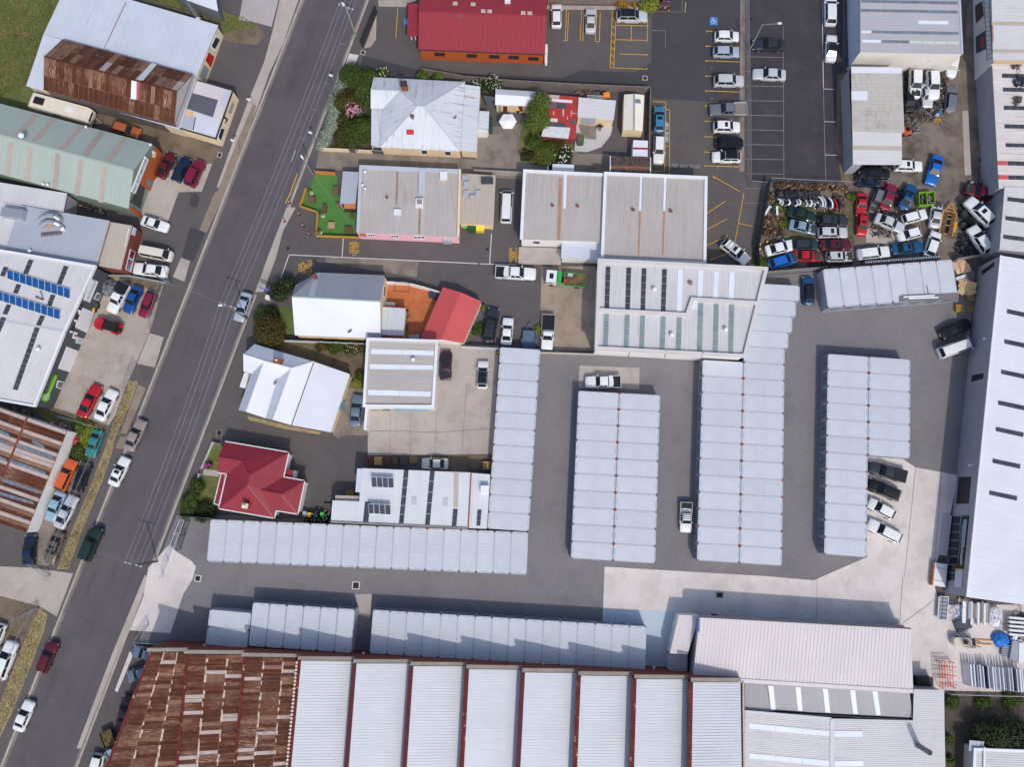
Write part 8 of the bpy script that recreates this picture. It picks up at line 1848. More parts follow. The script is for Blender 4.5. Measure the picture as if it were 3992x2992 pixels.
heap('J',[(360,170),(1610,230),(1590,300),(350,250)],420,'rusty exhausts and panels stacked along the top fence',RST,1.4,seed=1); heap('J',[(360,300),(1120,330),(1120,440),(360,430)],330,'dark bumpers and plastic parts in the upper rack',DRK,1.2,(.3,.9),2); heap('J',[(400,440),(1500,520),(1480,620),(420,540)],330,'loose white and silver trim spilling below the bumper row',((200,202,206),(150,154,160),(36,38,42),(60,62,68),(226,228,230),(28,30,34)),.7,(.2,.6),40)
heap('K',[(60,640),(560,760),(520,860),(40,760)],110,'bent dark frames around the silver wreck',DRK,.6,(.3,.9),41); heap('K',[(430,250),(560,300),(470,620),(380,600)],120,'dark parts between the crimson and teal wrecks',DRK,.8,(.2,.6),42); heap('K',[(1480,560),(1620,520),(1780,900),(1620,920)],140,'dark stripped parts under the propped white wreck',DRK,.8,(.2,.7),43); heap(3,[(760,1420),(1100,1420),(1080,1480),(760,1480)],90,'dark parts under the edge of the lean-to',DRK,.8,seed=44); heap('J',[(1100,1160),(1720,1170),(1720,1200),(1100,1190)],60,'small debris between the wreck rows',SCR,.2,(.1,.4),45)
heap('J',[(1380,330),(1560,420),(1520,640),(1200,640)],200,'rusty pipes beside the bumper row',RST,.8,seed=3)
heap('J',[(190,330),(330,330),(310,500),(170,500)],150,'suspension parts in the left rack',RST,1.2,(.1,.4),4); heap('J',[(130,720),(480,760),(430,880),(110,880)],260,'gearboxes and struts below the side skirts',RST,1.0,(.1,.4),5); heap('J',[(80,920),(430,930),(370,1080),(70,1060)],200,'dark racks of rusty pipes at the left fence',RST,1.0,(.1,.5),6)
heap('J',[(420,950),(570,950),(500,1150),(380,1150)],90,'metal frames by the pale blue wreck',SCR,.8,seed=7); heap('J',[(860,1560),(1600,1500),(1700,1540),(900,1620)],160,'tyres and parts along the container row',DRK,.8,seed=8)
heap(3,[(1180,620),(1230,620),(1220,900),(1175,900)],80,'parts squeezed between lean-to and left white wreck',DRK,.8,seed=51); heap(3,[(1320,620),(1370,620),(1360,780),(1320,780)],60,'parts between the two white wrecks',SCR,.9,seed=52); heap(3,[(1430,860),(1560,800),(1540,960),(1420,960)],110,'gearboxes beside the grey wagon wreck',SCR,.8,seed=53)
heap(3,[(1490,610),(1550,640),(1540,800),(1480,840)],120,'stacked bare engines right of the white wrecks',SCR,1.3,(.2,.5),9); heap(3,[(1190,900),(1540,900),(1500,1050),(1180,1050)],260,'engines and gearboxes heaped below the white wrecks',SCR,.8,(.2,.55),10); heap(3,[(1180,820),(1290,830),(1290,920),(1180,910)],90,'front end parts below the left white wreck',DRK,.8,seed=11)
heap('K',[(220,660),(500,720),(480,800),(200,740)],120,'black tyres heaped behind the silver wreck',DRK,.8,seed=12); heap('K',[(0,900),(300,980),(330,1090),(0,1080)],130,'bent pipes and frames left of the small white wreck',SCR,.6,seed=13); heap('K',[(1500,830),(1640,830),(1640,960),(1500,960)],70,'dark wheel covers between the two white wrecks',DRK,.7,seed=14); heap('K',[(1480,1000),(1640,1080),(1750,1400),(1500,1380)],130,'stripped parts below the crumpled white wreck',DRK,.6,seed=15); heap('K',[(80,260),(180,240),(60,640),(0,620)],90,'silver trim and bars left of the crimson wreck',SCR,.8,(.2,.8),16)
heap('K',[(1660,130),(1900,130),(1800,260),(1620,280)],120,'stripped engine parts in front of the maroon wreck',SCR,.9,seed=17); heap('K',[(760,380),(860,370),(870,540),(770,550)],60,'scrap metal in the left cell of the lime skip',SCR,1.0,seed=18); heap('K',[(890,370),(990,365),(1005,540),(900,550)],60,'scrap metal in the right cell of the lime skip',SCR,1.0,seed=19)
heap(3,[(1840,740),(1930,740),(1900,960),(1830,960)],130,'dark parts stacked against the right edge building',DRK,1.3,seed=20); heap(3,[(1830,980),(1920,990),(1900,1060),(1830,1050)],60,'scrap by the middle of the right edge building',SCR,.9,seed=21); heap(3,[(1820,1250),(1920,1250),(1920,1420),(1830,1400)],120,'scrap and bags at the lower right edge building',DRK,.8,seed=22); heap(3,[(1950,660),(2030,690),(2000,740),(1945,720)],50,'maroon scrap lying on the white roof',((110,30,50),(60,40,50),(150,140,140)),.3,seed=23)
heap(3,[(1970,810),(2060,810),(2050,880),(1965,870)],60,'dark blue scrap lying on the white roof',((40,60,80),(60,70,80),(30,36,44)),.3,seed=24); heap(3,[(1970,965),(2025,970),(2020,1030),(1970,1030)],40,'brown scrap lying on the white roof',((80,70,66),(50,44,44),(110,100,96)),.3,seed=25)
for oo in [o for o in bpy.data.objects if o.get('label','').endswith('lying on the white roof')]: oo.location.z=4.7
heap(20,[(430,310),(600,360),(640,400),(470,340)],120,'motorbikes and parts along the striped shed',((40,40,44),(150,150,154),(150,30,36),(200,200,204)),.8,(.15,.5),26); heap(20,[(640,440),(690,450),(680,520),(620,520)],50,'red frame parts by the white fascia',((170,40,46),(90,80,80)),.5,seed=27)
heap(2,[(480,800),(760,790),(800,845),(600,850)],110,'ladders and timber behind the cream shed',((90,84,84),(170,170,174),(60,56,56),(140,100,70)),.8,(.2,.8),28); heap(10,[(600,50),(940,190),(900,200),(640,120)],80,'pallets and frames in the gap beside the green workshop',SCR,.8,(.2,.8),29)
heap(20,[(80,190),(240,240),(300,290),(120,250)],60,'sheets and boxes behind the striped shed',((150,150,150),(90,90,92),(60,60,60)),.6,(.4,1.2),30); heap(11,[(1280,1020),(1310,1020),(1300,1190),(1275,1190)],40,'pots and boxes beside the lean-to in the courtyard',((150,150,154),(90,86,84),(60,60,64)),.8,seed=31); heap(33,[(2090,340),(2300,360),(2300,560),(2100,540)],110,'long white and grey sections stacked at the right edge',((200,202,208),(160,164,172),(90,90,96),(220,220,222)),.9,(.5,1.6),32)
heap(33,[(1640,200),(1720,210),(1720,250),(1650,240)],40,'offcuts at the corner of the white warehouse',((90,80,60),(120,110,96),(180,180,184)),.6,seed=33)
bc=['white','silver','black','white','charcoal','silver','white','grey','silver','white','silver','black','white','silver','navy','white','red','navy']
for i in range(18):
 x=420+i*61+crng.uniform(-14,14); y=(475 if i <12 else 430)+i*5+crng.uniform(-14,14); L=crng.uniform(.7,1.1) if i <12 else 1.8; p=P('J',x,y,.7); mb=MB(); tw=Matrix.Rotation(crng.uniform(-.4,.4),3,'Z')
 rows=[]
 for k in range(7):
  t_=k/6-.5; cx=.32*(1-(2*t_)** 2)
  rows.append([p+Vector((cx-.1,t_*L,-.3)),p+Vector((cx+.02,t_*L,.05)),p+Vector((cx-.06,t_*L,.3)),p+Vector((cx-.3,t_*L,.36))])
 rows=[[p+tw @ (v-p) for v in rw] for rw in rows]
 for A,B in zip(rows[:-1],rows[1:]):
  for k in range(3): mb.face([A[k],B[k],B[k+1],A[k+1]]); mb.face([A[k+1]-Vector((.04,0,0)),B[k+1]-Vector((.04,0,0)),B[k]-Vector((.04,0,0)),A[k]-Vector((.04,0,0))])
 tag(mb.build('car_bumper',paint('paint_'+bc[i],*COLS[bc[i]])),'%s loose car bumper, %s from the left in the bumper row'%(bc[i],ORD[i]),'bumper','loose bumpers in a row')
for i,x in enumerate((215,320,385)):
 mb=MB(); mb.bar(P('J',x+(60 if i ==0 else 8),545,.6),P('J',x-(30 if i ==0 else-12),700,.6),.3,.12); mb.bar(P('J',x+(60 if i ==0 else 8),545,.6),P('J',x+(80 if i ==0 else 30),575,.7),.2,.12); tag(mb.build('side_skirt',paint('paint_'+('white','charcoal','white')[i],*COLS[('white','charcoal','white')[i]])),('left white','middle dark','right white')[i]+' side skirt panel lying at the left fence','car panel','loose side skirts')
ty=MB(); ty.lathe((0,0,0),[(.2,-.1),(.3,-.11),(.33,-.06),(.33,.06),(.3,.11),(.2,.1)],14); ty=ty.mesh('tyre'); ty.materials.append(m_tyre); rim=MB(); rim.cyl((0,0,-.09),(0,0,.1),.2,n=12); rim=rim.mesh('rim'); rim.materials.append(m_rim); rimy=MB(); rimy.cyl((0,0,-.09),(0,0,.115),.19,n=12); rimy=rimy.mesh('rim'); rimy.materials.append(plain('rim_yellow',(220,180,70),.5))
rimb=MB(); rimb.lathe((0,0,0),[(.26,-.1),(.2,-.06),(.19,.05),(.26,.1)],14); rimb=rimb.mesh('rim'); rimb.materials.append(plain('rim_bright',(196,200,206),.35,.2))
def tyre(p,rot,label,group,r=rim,full=True):
 o=thing('loose_wheel',label,'wheel',p,0,group); o.rotation_euler=rot; link('rim',r,o)
 if full: link('tyre',ty,o)
for i in range(30): x=850+i*21.5; tyre(P(13,x,618-(x-850)*.075,1.5)+Vector((0,.25,0)),(0,R(82),R(4)),'bare silver wheel rim, %s from the left in the line behind the tilted containers'%ORD[i],'wheels lined up behind the containers',rimb,False)
for i,(x,y) in enumerate(((72,1088),(222,1165),(97,1202),(52,1290),(95,1290),(290,1190))): tyre(P('J',x,y,.2),(.1*i,.1,0),'yellow rimmed wheel, %s from the top at the left fence'%ORD[i],'yellow rimmed wheels',rimy)
for i,(x,y) in enumerate(((1480,1215),(1530,1195),(1545,1245),(1600,1240),(1635,1280),(1480,1300),(1560,1330),(1650,1230))): tyre(P('K',x,y,.35+.1*(i%3)),(R(70),.3,.4),'silver wheel in the heap beside the crumpled white wreck','silver wheels in a heap')
tyre(P('J',1290,1437,1.6),(0,0,0),'spare wheel lying on the roof of the silver wagon wreck',None)
for i,(x,y) in enumerate(((500,868),(540,872),(505,845),(520,890))): tyre(P(20,x,y,1.25),(.2*i,.1,0),'loose wheel in the open back of the orange wagon','wheels on the orange wagon')
tyre(P(11,2082,1380,.15),(0,0,0),'yellow rimmed tyre by the corner of the container column',None,rimy); tyre(P(3,1865,835,.9),(0,.3,0),'upper wheel stacked against the right edge building',None); tyre(P(3,1872,880,.9),(0,.3,0),'lower wheel stacked against the right edge building',None)
m_pw=[M('pallet_%d'%i,c,.9,mott=.12,ms=3,rnd=.1) for i,c in enumerate(((160,132,92),(196,160,96),(110,70,66),(92,84,78),(180,140,60)))]
def pallet_mesh():
 d=MB()
 for k in (-.5,0,.5): d.box((k*1.0,0,.07),(.1,1.1,.1))
 return d.mesh('bearer')
pb=pallet_mesh(); ps=MB(); ps.box((0,0,0),(1.15,.11,.022)); ps=ps.mesh('slat'); pb.materials.append(m_pw[0]); ps.materials.append(m_pw[0])
def pallet(t,x,y,rz,label,mi=0,n=1,group=None,z=0.):
 for k in range(n):
  o=thing('pallet',label if n ==1 else '%s, %s up'%(label,ORD[k]),'pallet',P(t,x,y,z)+Vector((0,0,.05+k*.145)),rz+.03*(k%3),group); b_=link('bearer',pb,o); setmat(b_,m_pw[mi])
  for i in range(7): s_=link('slat',ps,o); s_.location=(0,-.5+i*.166,.132); setmat(s_,m_pw[mi])
for i,(x,mi,n,nm_) in enumerate(((980,2,6,'red-brown'),(1055,1,6,'honey'),(1125,2,6,'dark red'),(1195,3,5,'grey'),(1275,3,5,'dull tan'))): pallet(21,x,660,R(90),'%s pallet in the row of stacks above the solar shed'%nm_,mi,n,'stacked pallets above the solar shed')
pallet(21,1350,645,R(0),'pale pallet leaning at the right of the stacks',0); pallet(21,805,940,0,'yellowish pallet by the awning of the solar shed',4); pallet(21,615,1060,R(85),'grey pallet beside the wheelie bins',3,3); pallet(21,1985,700,R(90),'orange pallet stack against the container column',1,5)
pallet(13,1735,910,R(-3),'pale pallet below the cardboard heap',0,3); pallet(13,1640,1005,R(-3),'yellow pallet at the left of the white warehouse corner',4,4); pallet(13,1740,1005,R(5),'brown pallet loaded with tubes by the white warehouse',0,2); pallet(3,1455,1030,R(5),'yellow pallet beside the blue drum',4); pallet(3,1843,1268,R(5),'yellow pallet at the right edge building',4,2); pallet(10,990,735,R(-10),'pale timber pallet behind the tarpaulin heap',1)
o=thing('steel_drum','blue steel drum on the engine heap','drum',P(3,1465,990)); mb=MB(); mb.lathe(P(3,1465,990,.1),[(.3,0),(.31,.02),(.3,.3),(.315,.32),(.3,.6),(.3,.9)],14); part(o,'shell',mb,plain('drum_blue',(60,120,170),.5)); mb=MB(); mb.cyl(P(3,1465,990,1.0),P(3,1465,990,1.02),.28,n=14); part(o,'lid',mb,plain('drum_lid',(160,176,186),.5))
o=thing('water_tank','blue plastic tank against the right edge building','tank',P(3,1870,655)); mb=MB(); mb.box(P(3,1870,655,1.0),(1.4,2.0,1.9)); part(o,'tank',mb,M('tank_blue',(40,110,160),.5,mott=.1)); mb=MB(); mb.cyl(P(3,1885,665,1.95),P(3,1885,665,2.05),.35,n=12); part(o,'cap',mb,m_wdark)
rg=random.Random(8); m_card=[M('card_%d'%i,c,.9,mott=.06) for i,c in enumerate(((214,182,132),(226,196,150),(200,166,118),(216,176,150)))]
for i in range(16):
 x,y=(rg.uniform(1630,1740),rg.uniform(620,680)) if i <6 else (rg.uniform(1660,1780),rg.uniform(760,860)); p=P(13,x,y,.25+i*.05); mb=MB(); m_=Matrix.Rotation(rg.random()*3,3,'Z') @ Matrix.Rotation(rg.uniform(-.25,.25),3,'X'); mb.box(p,(rg.uniform(1.0,2.0),rg.uniform(.8,1.3),.02),mat=m_); tag(mb.build('cardboard_sheet',rg.choice(m_card)),'flattened cardboard box in the heap between containers and white warehouse','cardboard','heap of flattened cardboard')
mb=MB(); mb.box(P(13,1665,735,.5),(1.7,.5,.4),.35); tag(mb.build('speaker_board',m_trimw),'white board with two black holes on the cardboard heap','board')
q=PP(13,[(1140,895),(1645,868),(1648,920),(1140,945)],2.75); o=thing('pipe_rack','dark mesh walkway with white pipes on the tilted container row','rack',cen(q)+Vector((0,0,2.7))); mb=MB(); mb.slab(q,.08); part(o,'deck',mb,M('mesh_deck',(120,114,116),.8,mott=.1,ms=4))
for i,(x0,y0,x1,y1) in enumerate(((1170,902,1440,888),(1215,915,1470,905))): mb=MB(); mb.cyl(P(13,x0,y0,2.95),P(13,x1,y1,2.95),.13,n=10); part(o,'pipe',mb,m_trimw)
mb=MB(); mb.bar(P(13,1372,800,2.66),P(13,1385,870,2.66),.1,.05); part(o,'rusty_bar',mb,m_rustc)
for t,x,y in ((13,476,845),(31,842,480)):
 o=bpy.data.objects
m_tw=[M('table_timber_%d'%i,c,.85,mott=.15,ms=3,rnd=.1) for i,c in enumerate(((112,90,72),(98,78,64),(178,150,118)))]
def table(x,y,w,d,rz,mi,label,benches=True):
 p=P('B',x,y,.5); p.z=0; o=thing('picnic_table',label,'table',p,rz,'timber tables on the cafe turf'); n=max(4,int(w/.15)); 
 for i in range(n): mb=MB(); mb.box((-w/2+(i+.5)*w/n,0,.74),(w/n*.86,d,.04)); k=mb.mesh('plank'); k.materials.append(m_tw[mi]); link('plank',k,o)
 for sx in (-1,1):
  mb=MB(); mb.box((sx*w*.4,0,.36),(.08,d*.8,.72)); k=mb.mesh('leg'); k.materials.append(m_tw[mi]); link('leg',k,o)
for i,(x,y,w,d,rz,mi,lab) in enumerate(((880,470,.95,1.4,R(-3),0,'upper right brown slatted table beside the awning'),(370,672,1.2,1.2,R(-14),0,'brown slatted table nearest the street'),(640,848,.65,1.35,R(-5),1,'narrow dark table in the middle of the turf'),(960,790,1.2,.8,R(-3),0,'brown table at the foot of the awning'),(1228,1005,.5,1.0,R(-3),1,'slim dark table by the cafe wall'),(790,1218,1.1,1.05,R(-2),2,'pale striped table near the golden fence'),(1160,1322,1.2,1.15,R(-2),1,'dark table in the lower corner of the turf'))): table(x,y,w,d,rz,mi,lab)
mb=MB(); mb.box(P('B',1185,800,.9),(1.8,.75,.08),R(-3)); mb.box(P('B',1185,800,.45),(1.6,.1,.9),R(-3)); tag(mb.build('bar_counter',M('counter_orange',(206,130,80),.7,mott=.1)),'orange timber counter under the end of the awning','counter')
mb=MB(); mb.box(P('B',1190,885,.4),(1.8,.4,.8),R(-3)); tag(mb.build('planter_box',plain('planter_dark',(50,56,50),.8)),'dark planter box below the orange counter','planter')
for i,(x,y,lab) in enumerate(((352,515,'white pot with dark plant near the top of the golden fence'),(600,1000,'white pot with yellowish plant at the step of the golden fence'),(545,1375,'white pot with bushy plant at the lower left of the turf'))):
 p=P('B',x,y,.4); p.z=.02; o=thing('plant_pot',lab,'pot',p); mb=MB(); mb.lathe(p,[(.22,0),(.32,.3),(.35,.55),(.3,.55),(.28,.45)],12); part(o,'pot',mb,m_trimw); mb=MB(); foliage(mb,(p.x-.15,p.y+.1,.9),(.5,.5,.45),120,.18,random.Random(90+i)); part(o,'leaves',mb,leafmat('leaf_pot',(GR2[0],YG[0],GR2[1])),'stuff')
for i,(t,x,y,lab) in enumerate((('B',105,970,'beside the black pit at the end of the golden fence'),('B',185,1225,'uppermost on the asphalt below the golden fence'),('B',320,1410,'lower on the asphalt below the golden fence'),('B',520,1475,'at the lower corner of the golden fence'),(11,288,92,'at the kerb by the top of the lane'),(11,242,252,'on the concrete path by the lane'))):
 p=P(t,x,y); o=thing('traffic_bollard','orange and white traffic bollard '+lab,'bollard',p,0,'orange traffic bollards'); mb=MB(); mb.cyl(p,p+Vector((0,0,.08)),.22,n=8); part(o,'base',mb,m_black); mb=MB(); mb.cyl(p+Vector((0,0,.08)),p+Vector((0,0,1.0)),.09,.06,n=10); part(o,'post',mb,plain('bollard_red',(226,80,40),.5)); mb=MB(); mb.cyl(p+Vector((0,0,.5)),p+Vector((0,0,.75)),.092,.085,n=10); part(o,'reflective_band',mb,m_trimw)
p=P('D',530,620,2.3); p.z=0; o=thing('parasol','large white hexagonal parasol in the concrete back yard','parasol',p); mb=MB(); mb.cyl(p,p+Vector((0,0,2.6)),.03,n=8); part(o,'pole',mb,m_steel)
for i in range(6): a0,a1=R(i*60),R(i*60+60); mb=MB(); r_=1.42; e0,e1=p+Vector((math.cos(a0)*r_,math.sin(a0)*r_,2.15)),p+Vector((math.cos(a1)*r_,math.sin(a1)*r_,2.15)); mb.face([p+Vector((0,0,2.55)),e0,e1]); mb.face([p+Vector((0,0,2.53)),e1-Vector((0,0,.02)),e0-Vector((0,0,.02))]); part(o,'canopy_panel',mb,plain('canvas_white',(236,234,234),.8))
mb=MB(); mb.slab([P('D',135,215,2.4),P('D',430,245,2.6),P('D',290,300,2.35),P('D',225,425,2.1),P('D',185,320,2.2)],.02); tag(mb.build('shade_sail',plain('sail_grey',(78,78,88),.9)),'dark grey triangular shade sail beside the house','shade sail')
o=thing('garden_bench','long dark green bench against the lean-to','bench',P('D',265,700)); mb=MB(); mb.bar(P('D',268,565,.45),P('D',262,830,.45),.45,.06); part(o,'seat',mb,plain('bench_green',(34,70,60),.6))
for y in (590,800):
 mb=MB(); mb.box(P('D',265,y,.2),(.4,.06,.4)); part(o,'leg',mb,MATS['bench_green'])
o=thing('ladder','aluminium ladder lying behind the cream shed','ladder',P('D',1930,232,1.6))
for dy in (0,34): mb=MB(); mb.bar(P('D',1800,212+dy,1.7),P('D',2060,222+dy,1.7),.05); part(o,'rail',mb,m_trimw)
for i in range(14): mb=MB(); mb.bar(P('D',1808+i*19,213+i*.7,1.7),P('D',1806+i*19,246+i*.7,1.7),.035); part(o,'rung',mb,m_trimw)
mb=MB(); mb.box(P('D',2105,215,1.3),(1.0,.8,.6),.2); tag(mb.build('orange_tarp',plain('tarp_orange',(240,140,40),.7)),'orange tarpaulin bundle behind the cream shed','tarpaulin')
o=thing('ladder','aluminium ladder leaning on the small cream outbuilding','ladder',P('D',400,480,0))
for dx in (0,26): mb=MB(); mb.bar(P('D',392+dx,372,2.4),P('D',398+dx,520,0),.06); part(o,'rail',mb,m_steel)
for i in range(9): mb=MB(); mb.bar(lerp(P('D',392,372,2.4),P('D',398,520,0),i/9),lerp(P('D',418,372,2.4),P('D',424,520,0),i/9),.03); part(o,'rung',mb,m_steel)
bp=P('D',2002,700,.45); o=thing('park_bench','brown timber bench against the cream shed','bench',(bp.x,bp.y,0)); m_bb=M('bench_brown',(122,74,58),.8,mott=.1,ms=3)
for i in range(3): mb=MB(); mb.box(Vector((bp.x,bp.y-.15+i*.15,.45)),(1.1,.12,.04)); part(o,'seat_slat',mb,m_bb)
for i in range(2): mb=MB(); mb.box(Vector((bp.x,bp.y+.24,.62+i*.16)),(1.1,.04,.12)); part(o,'back_slat',mb,m_bb)
for s in (-1,1): mb=MB(); mb.box(Vector((bp.x+s*.5,bp.y+.02,.22)),(.06,.45,.44)); part(o,'leg',mb,m_bb)
# ================================================================ PEOPLE
def skin(name,joints,edges,mat_,parent,sub=1):
 me=bpy.data.meshes.new(name); me.from_pydata([j[:3] for j in joints],edges,[]); me.materials.append(mat_); o=link(name,me,parent)
 md=o.modifiers.new('Skin','SKIN'); sv=me.skin_vertices[0].data
 for v,j in zip(sv,joints): v.radius=(j[3],j[3] if len(j) <5 else j[4])
 sv[0].use_root=True; md.use_smooth_shade=True
 s=o.modifiers.new('Sub','SUBSURF'); s.levels=sub; s.render_levels=sub; return o
m_skin=plain('skin',(196,150,124),.6); m_hair=plain('hair_dark',(40,32,28),.7)
def person(loc,rz,seated,shirt,trous,label,helmet=None):
 o=thing('person',label,'person',loc,rz); h=.5 if seated else .92
 if seated: hip=(0,0,.52); kn=[(.42,s*.11,.50) for s in (-1,1)]; an=[(.40,s*.12,.10) for s in (-1,1)]; to=[(.56,s*.13,.05) for s in (-1,1)]
 else: hip=(0,0,.93); kn=[(.03,s*.1,.5) for s in (-1,1)]; an=[(0,s*.11,.09) for s in (-1,1)]; to=[(.17,s*.13,.05) for s in (-1,1)]
 z=hip[2]; lean=.12 if seated else .02
 J=[(hip[0],0,z,.10,.11),(lean*.5,0,z+.25,.09,.11),(lean,0,z+.45,.09,.11),(lean*1.3,0,z+.58,.06),(lean*1.6,0,z+.66,.085),(lean*1.7+.01,0,z+.78,.09)]
 Ed=[(0,1),(1,2),(2,3),(3,4),(4,5)]; SH=[]; arms=[]
 for s in (-1,1):
  b=len(J); el=(lean+.1,s*.30,z+.22) if seated else (0,s*.28,z+.2); wr=(.34,s*.16,z+.12) if seated else (.12,s*.30,z-.02)
  J += [(lean,s*.2,z+.48,.045),(*el,.038),(*wr,.032),(wr[0]+.07,wr[1]-s*.01,wr[2]-.03,.035)]; Ed += [(2,b),(b,b+1),(b+1,b+2),(b+2,b+3)]
  for k,(dx,dy) in enumerate(((.16,-.03),(.17,-.01),(.165,.012),(.15,.03),(.08,-.05*s))):
   J.append((wr[0]+dx,wr[1]+dy,wr[2]-.06,.009)); Ed.append((b+3,len(J)-1))
 for i,s in enumerate((-1,1)):
  b=len(J); J += [(hip[0]+.02,s*.1,z-.02,.085),(*kn[i],.06),(*an[i],.042),(*to[i],.04)]; Ed += [(0,b),(b,b+1),(b+1,b+2),(b+2,b+3)]
 skin('body',J,Ed,m_skin,o)
 S=[(hip[0],0,z+.02,.16,.17),(lean*.5,0,z+.25,.15,.17),(lean,0,z+.45,.16,.19),(lean*1.2,0,z+.54,.08)]; SE=[(0,1),(1,2),(2,3)]
 for s in (-1,1):
  b=len(S); el=(lean+.1,s*.30,z+.22) if seated else (0,s*.28,z+.2); S += [(lean,s*.2,z+.48,.085),(*el,.062)]; SE += [(2,b),(b,b+1)]
  wr=(.30,s*.18,z+.13) if seated else (.10,s*.30,z); S.append((*wr,.045)); SE.append((b+1,b+2))
 skin('shirt',S,SE,plain('cloth_%d%d'%shirt[:2],shirt,.8),o)
 T=[(hip[0],0,z,.15,.17)]; TE=[]
 for i,s in enumerate((-1,1)): b=len(T); T += [(hip[0]+.03,s*.1,z-.02,.1),(*kn[i],.075),(an[i][0],an[i][1],an[i][2]+.03,.056)]; TE += [(0,b),(b,b+1),(b+1,b+2)]
 skin('trousers',T,TE,plain('cloth_%d%d'%trous[:2],trous,.8),o)
 for i in range(2): mb=MB(); mb.box((to[i][0]-.06,to[i][1],.05),(.27,.1,.09)); k=mb.mesh('shoe'); k.materials.append(m_black); link('shoe',k,o)
 hx=lean*1.7; mb=MB(); mb.lathe((hx-.01,0,z+.78),[(.1,-.05),(.118,.0),(.105,.07),(.05,.12)],12); k=mb.mesh('hair' if not helmet else 'hard_hat'); k.materials.append(m_hair if not helmet else plain('helmet',helmet,.4)); link('hair' if not helmet else 'hard_hat',k,o)
 mb=MB(); mb.lathe((hx+.1,0,z+.70),[(.012,-.03),(.02,0),(.01,.03)],6); k=mb.mesh('nose'); k.materials.append(m_skin); link('nose',k,o)
person((bp.x,bp.y-.05,.03),R(-95),True,(38,40,48),(44,46,56),'person in dark clothes sitting bent forward on the brown bench')
person(P(23,1672,1010)*1,R(180),False,(226,180,50),(50,50,60),'worker in a yellow top standing in the loading door of the white warehouse',(232,190,60))
# ================================================================ WINDOW YARD (right edge)
m_fr=plain('panel_white',(222,224,230),.5); m_fg=plain('panel_grey',(150,156,168),.5); m_fd=plain('panel_dark',(52,58,72),.4)
rg=random.Random(14)
for i in range(19):   # big panels leaning in A-frames
 u=i/18; x0,y0=655+0,0
 top=P('Y',905+u*790,1215+u*80,0); bot=P('Y',935+u*790,1560+u*85,0); lean=.35 if i%9 <6 else .2; hgt=rg.uniform(1.7,2.1); off=Vector((lean,0,hgt)); k=rg.uniform(0,.25); d=(bot-top)
 f=[top+d*k*.2,bot-d*rg.uniform(0,.08),bot-d*.05+off,top+d*k*.2+off]
 mb=MB(); n=nrm(f)*rg.uniform(.1,.22); mb.face(f); mb.face([p-n for p in reversed(f)])
 for e in range(4): mb.face([f[e],f[e]-n,f[(e+1)%4]-n,f[(e+1)%4]])
 c_=(m_fr,m_fr,m_fg,m_fr,m_fr,m_fd,m_fr,m_fr,m_fr)[i%9]; tag(mb.build('window_panel',c_),'%s tall panel, %s from the red rack in the long leaning row'%({'panel_white': 'white','panel_grey': 'grey','panel_dark': 'dark'}[c_.name],ORD[i]),'panel','%s panels leaning in the long rack'%{'panel_white': 'white','panel_grey': 'grey','panel_dark': 'dark'}[c_.name])
o=thing('red_rack','red steel rack with long arms left of the leaning panels','rack',P('Y',690,1400)); m_rr=plain('rack_red',(206,84,74),.5)
for i in range(4):
 for x0,x1 in ((590,780),): mb=MB(); mb.bar(P('Y',x0+i*8,1225+i*115,1.4),P('Y',x1+i*8,1230+i*115,1.4),.08); part(o,'beam',mb,m_rr); mb=MB(); mb.bar(P('Y',x0+i*8,1225+i*115,.5),P('Y',x1+i*8,1230+i*115,.5),.07); part(o,'beam',mb,m_rr)
for i in range(6):
 x=590+i*38; mb=MB(); mb.bar(P('Y',x,1222,1.35),P('Y',x+20,1590,1.35),.07); part(o,'stringer',mb,m_rr)
for y in (1305,1428,1558): mb=MB(); mb.bar(P('Y',620,y-15,1.5),P('Y',845,y,1.5),.1); part(o,'arm',mb,m_rr)
for x,y in ((590,1225),(780,1230),(615,1590),(800,1590)): mb=MB(); p=P('Y',x,y,.7); mb.box(p,(.08,.08,1.4)); part(o,'upright',mb,m_rr)
o=thing('glass_trolley','long pale glass trolley with a blue stand beside the white warehouse','trolley',P('Y',650,440)); q=PP('Y',[(590,280),(725,290),(700,625),(570,605)],.6); mb=MB(); mb.slab(q,.08); part(o,'deck',mb,m_fg)
for i in range(4): mb=MB(); a,b=q[i],q[(i+1)%4]; mb.bar(a+Vector((0,0,.05)),b+Vector((0,0,.05)),.1 if i%2 else .06,.12); part(o,'edge_rail',mb,m_trimw)
for i in range(6): mb=MB(); mb.bar(quadpt(q,.2,(i+.5)/6)+Vector((0,0,.1)),quadpt(q,1,(i+.5)/6)+Vector((0,0,.1)),.05); part(o,'cross_bar',mb,m_wdark)
mb=MB(); mb.bar(quadpt(q,.22,0)+Vector((0,0,.6)),quadpt(q,.22,1)+Vector((0,0,.6)),.07); part(o,'top_bar',mb,m_wdark)
o=thing('blue_stand','blue folding metal stand beside the glass trolley','stand',P('Y',850,500)); m_bs=plain('stand_blue',(50,110,170),.5)
for a,b in (((735,400),(940,430)),((790,570),(940,430)),((810,420),(880,580)),((760,575),(920,610)),((830,480),(930,440))): mb=MB(); mb.bar(P('Y',*a,.9),P('Y',*b,.9),.08); part(o,'strut',mb,m_bs)
rg=random.Random(17)
for i in range(15):
 x=950+i*25; y0=340+i*3+rg.uniform(-20,30); y1=600+rg.uniform(-40,90); mb=MB(); mb.bar(P('Y',x,y0,.4),P('Y',x-8,y1,.4),rg.uniform(.2,.5),rg.uniform(.2,.6)); tag(mb.build('profile_bundle',(m_fr,m_fg,m_conc3,m_fg)[i%4]),'bundle of long profiles, %s from the left below the white warehouse edge'%ORD[i],'bundle','bundles of profiles')
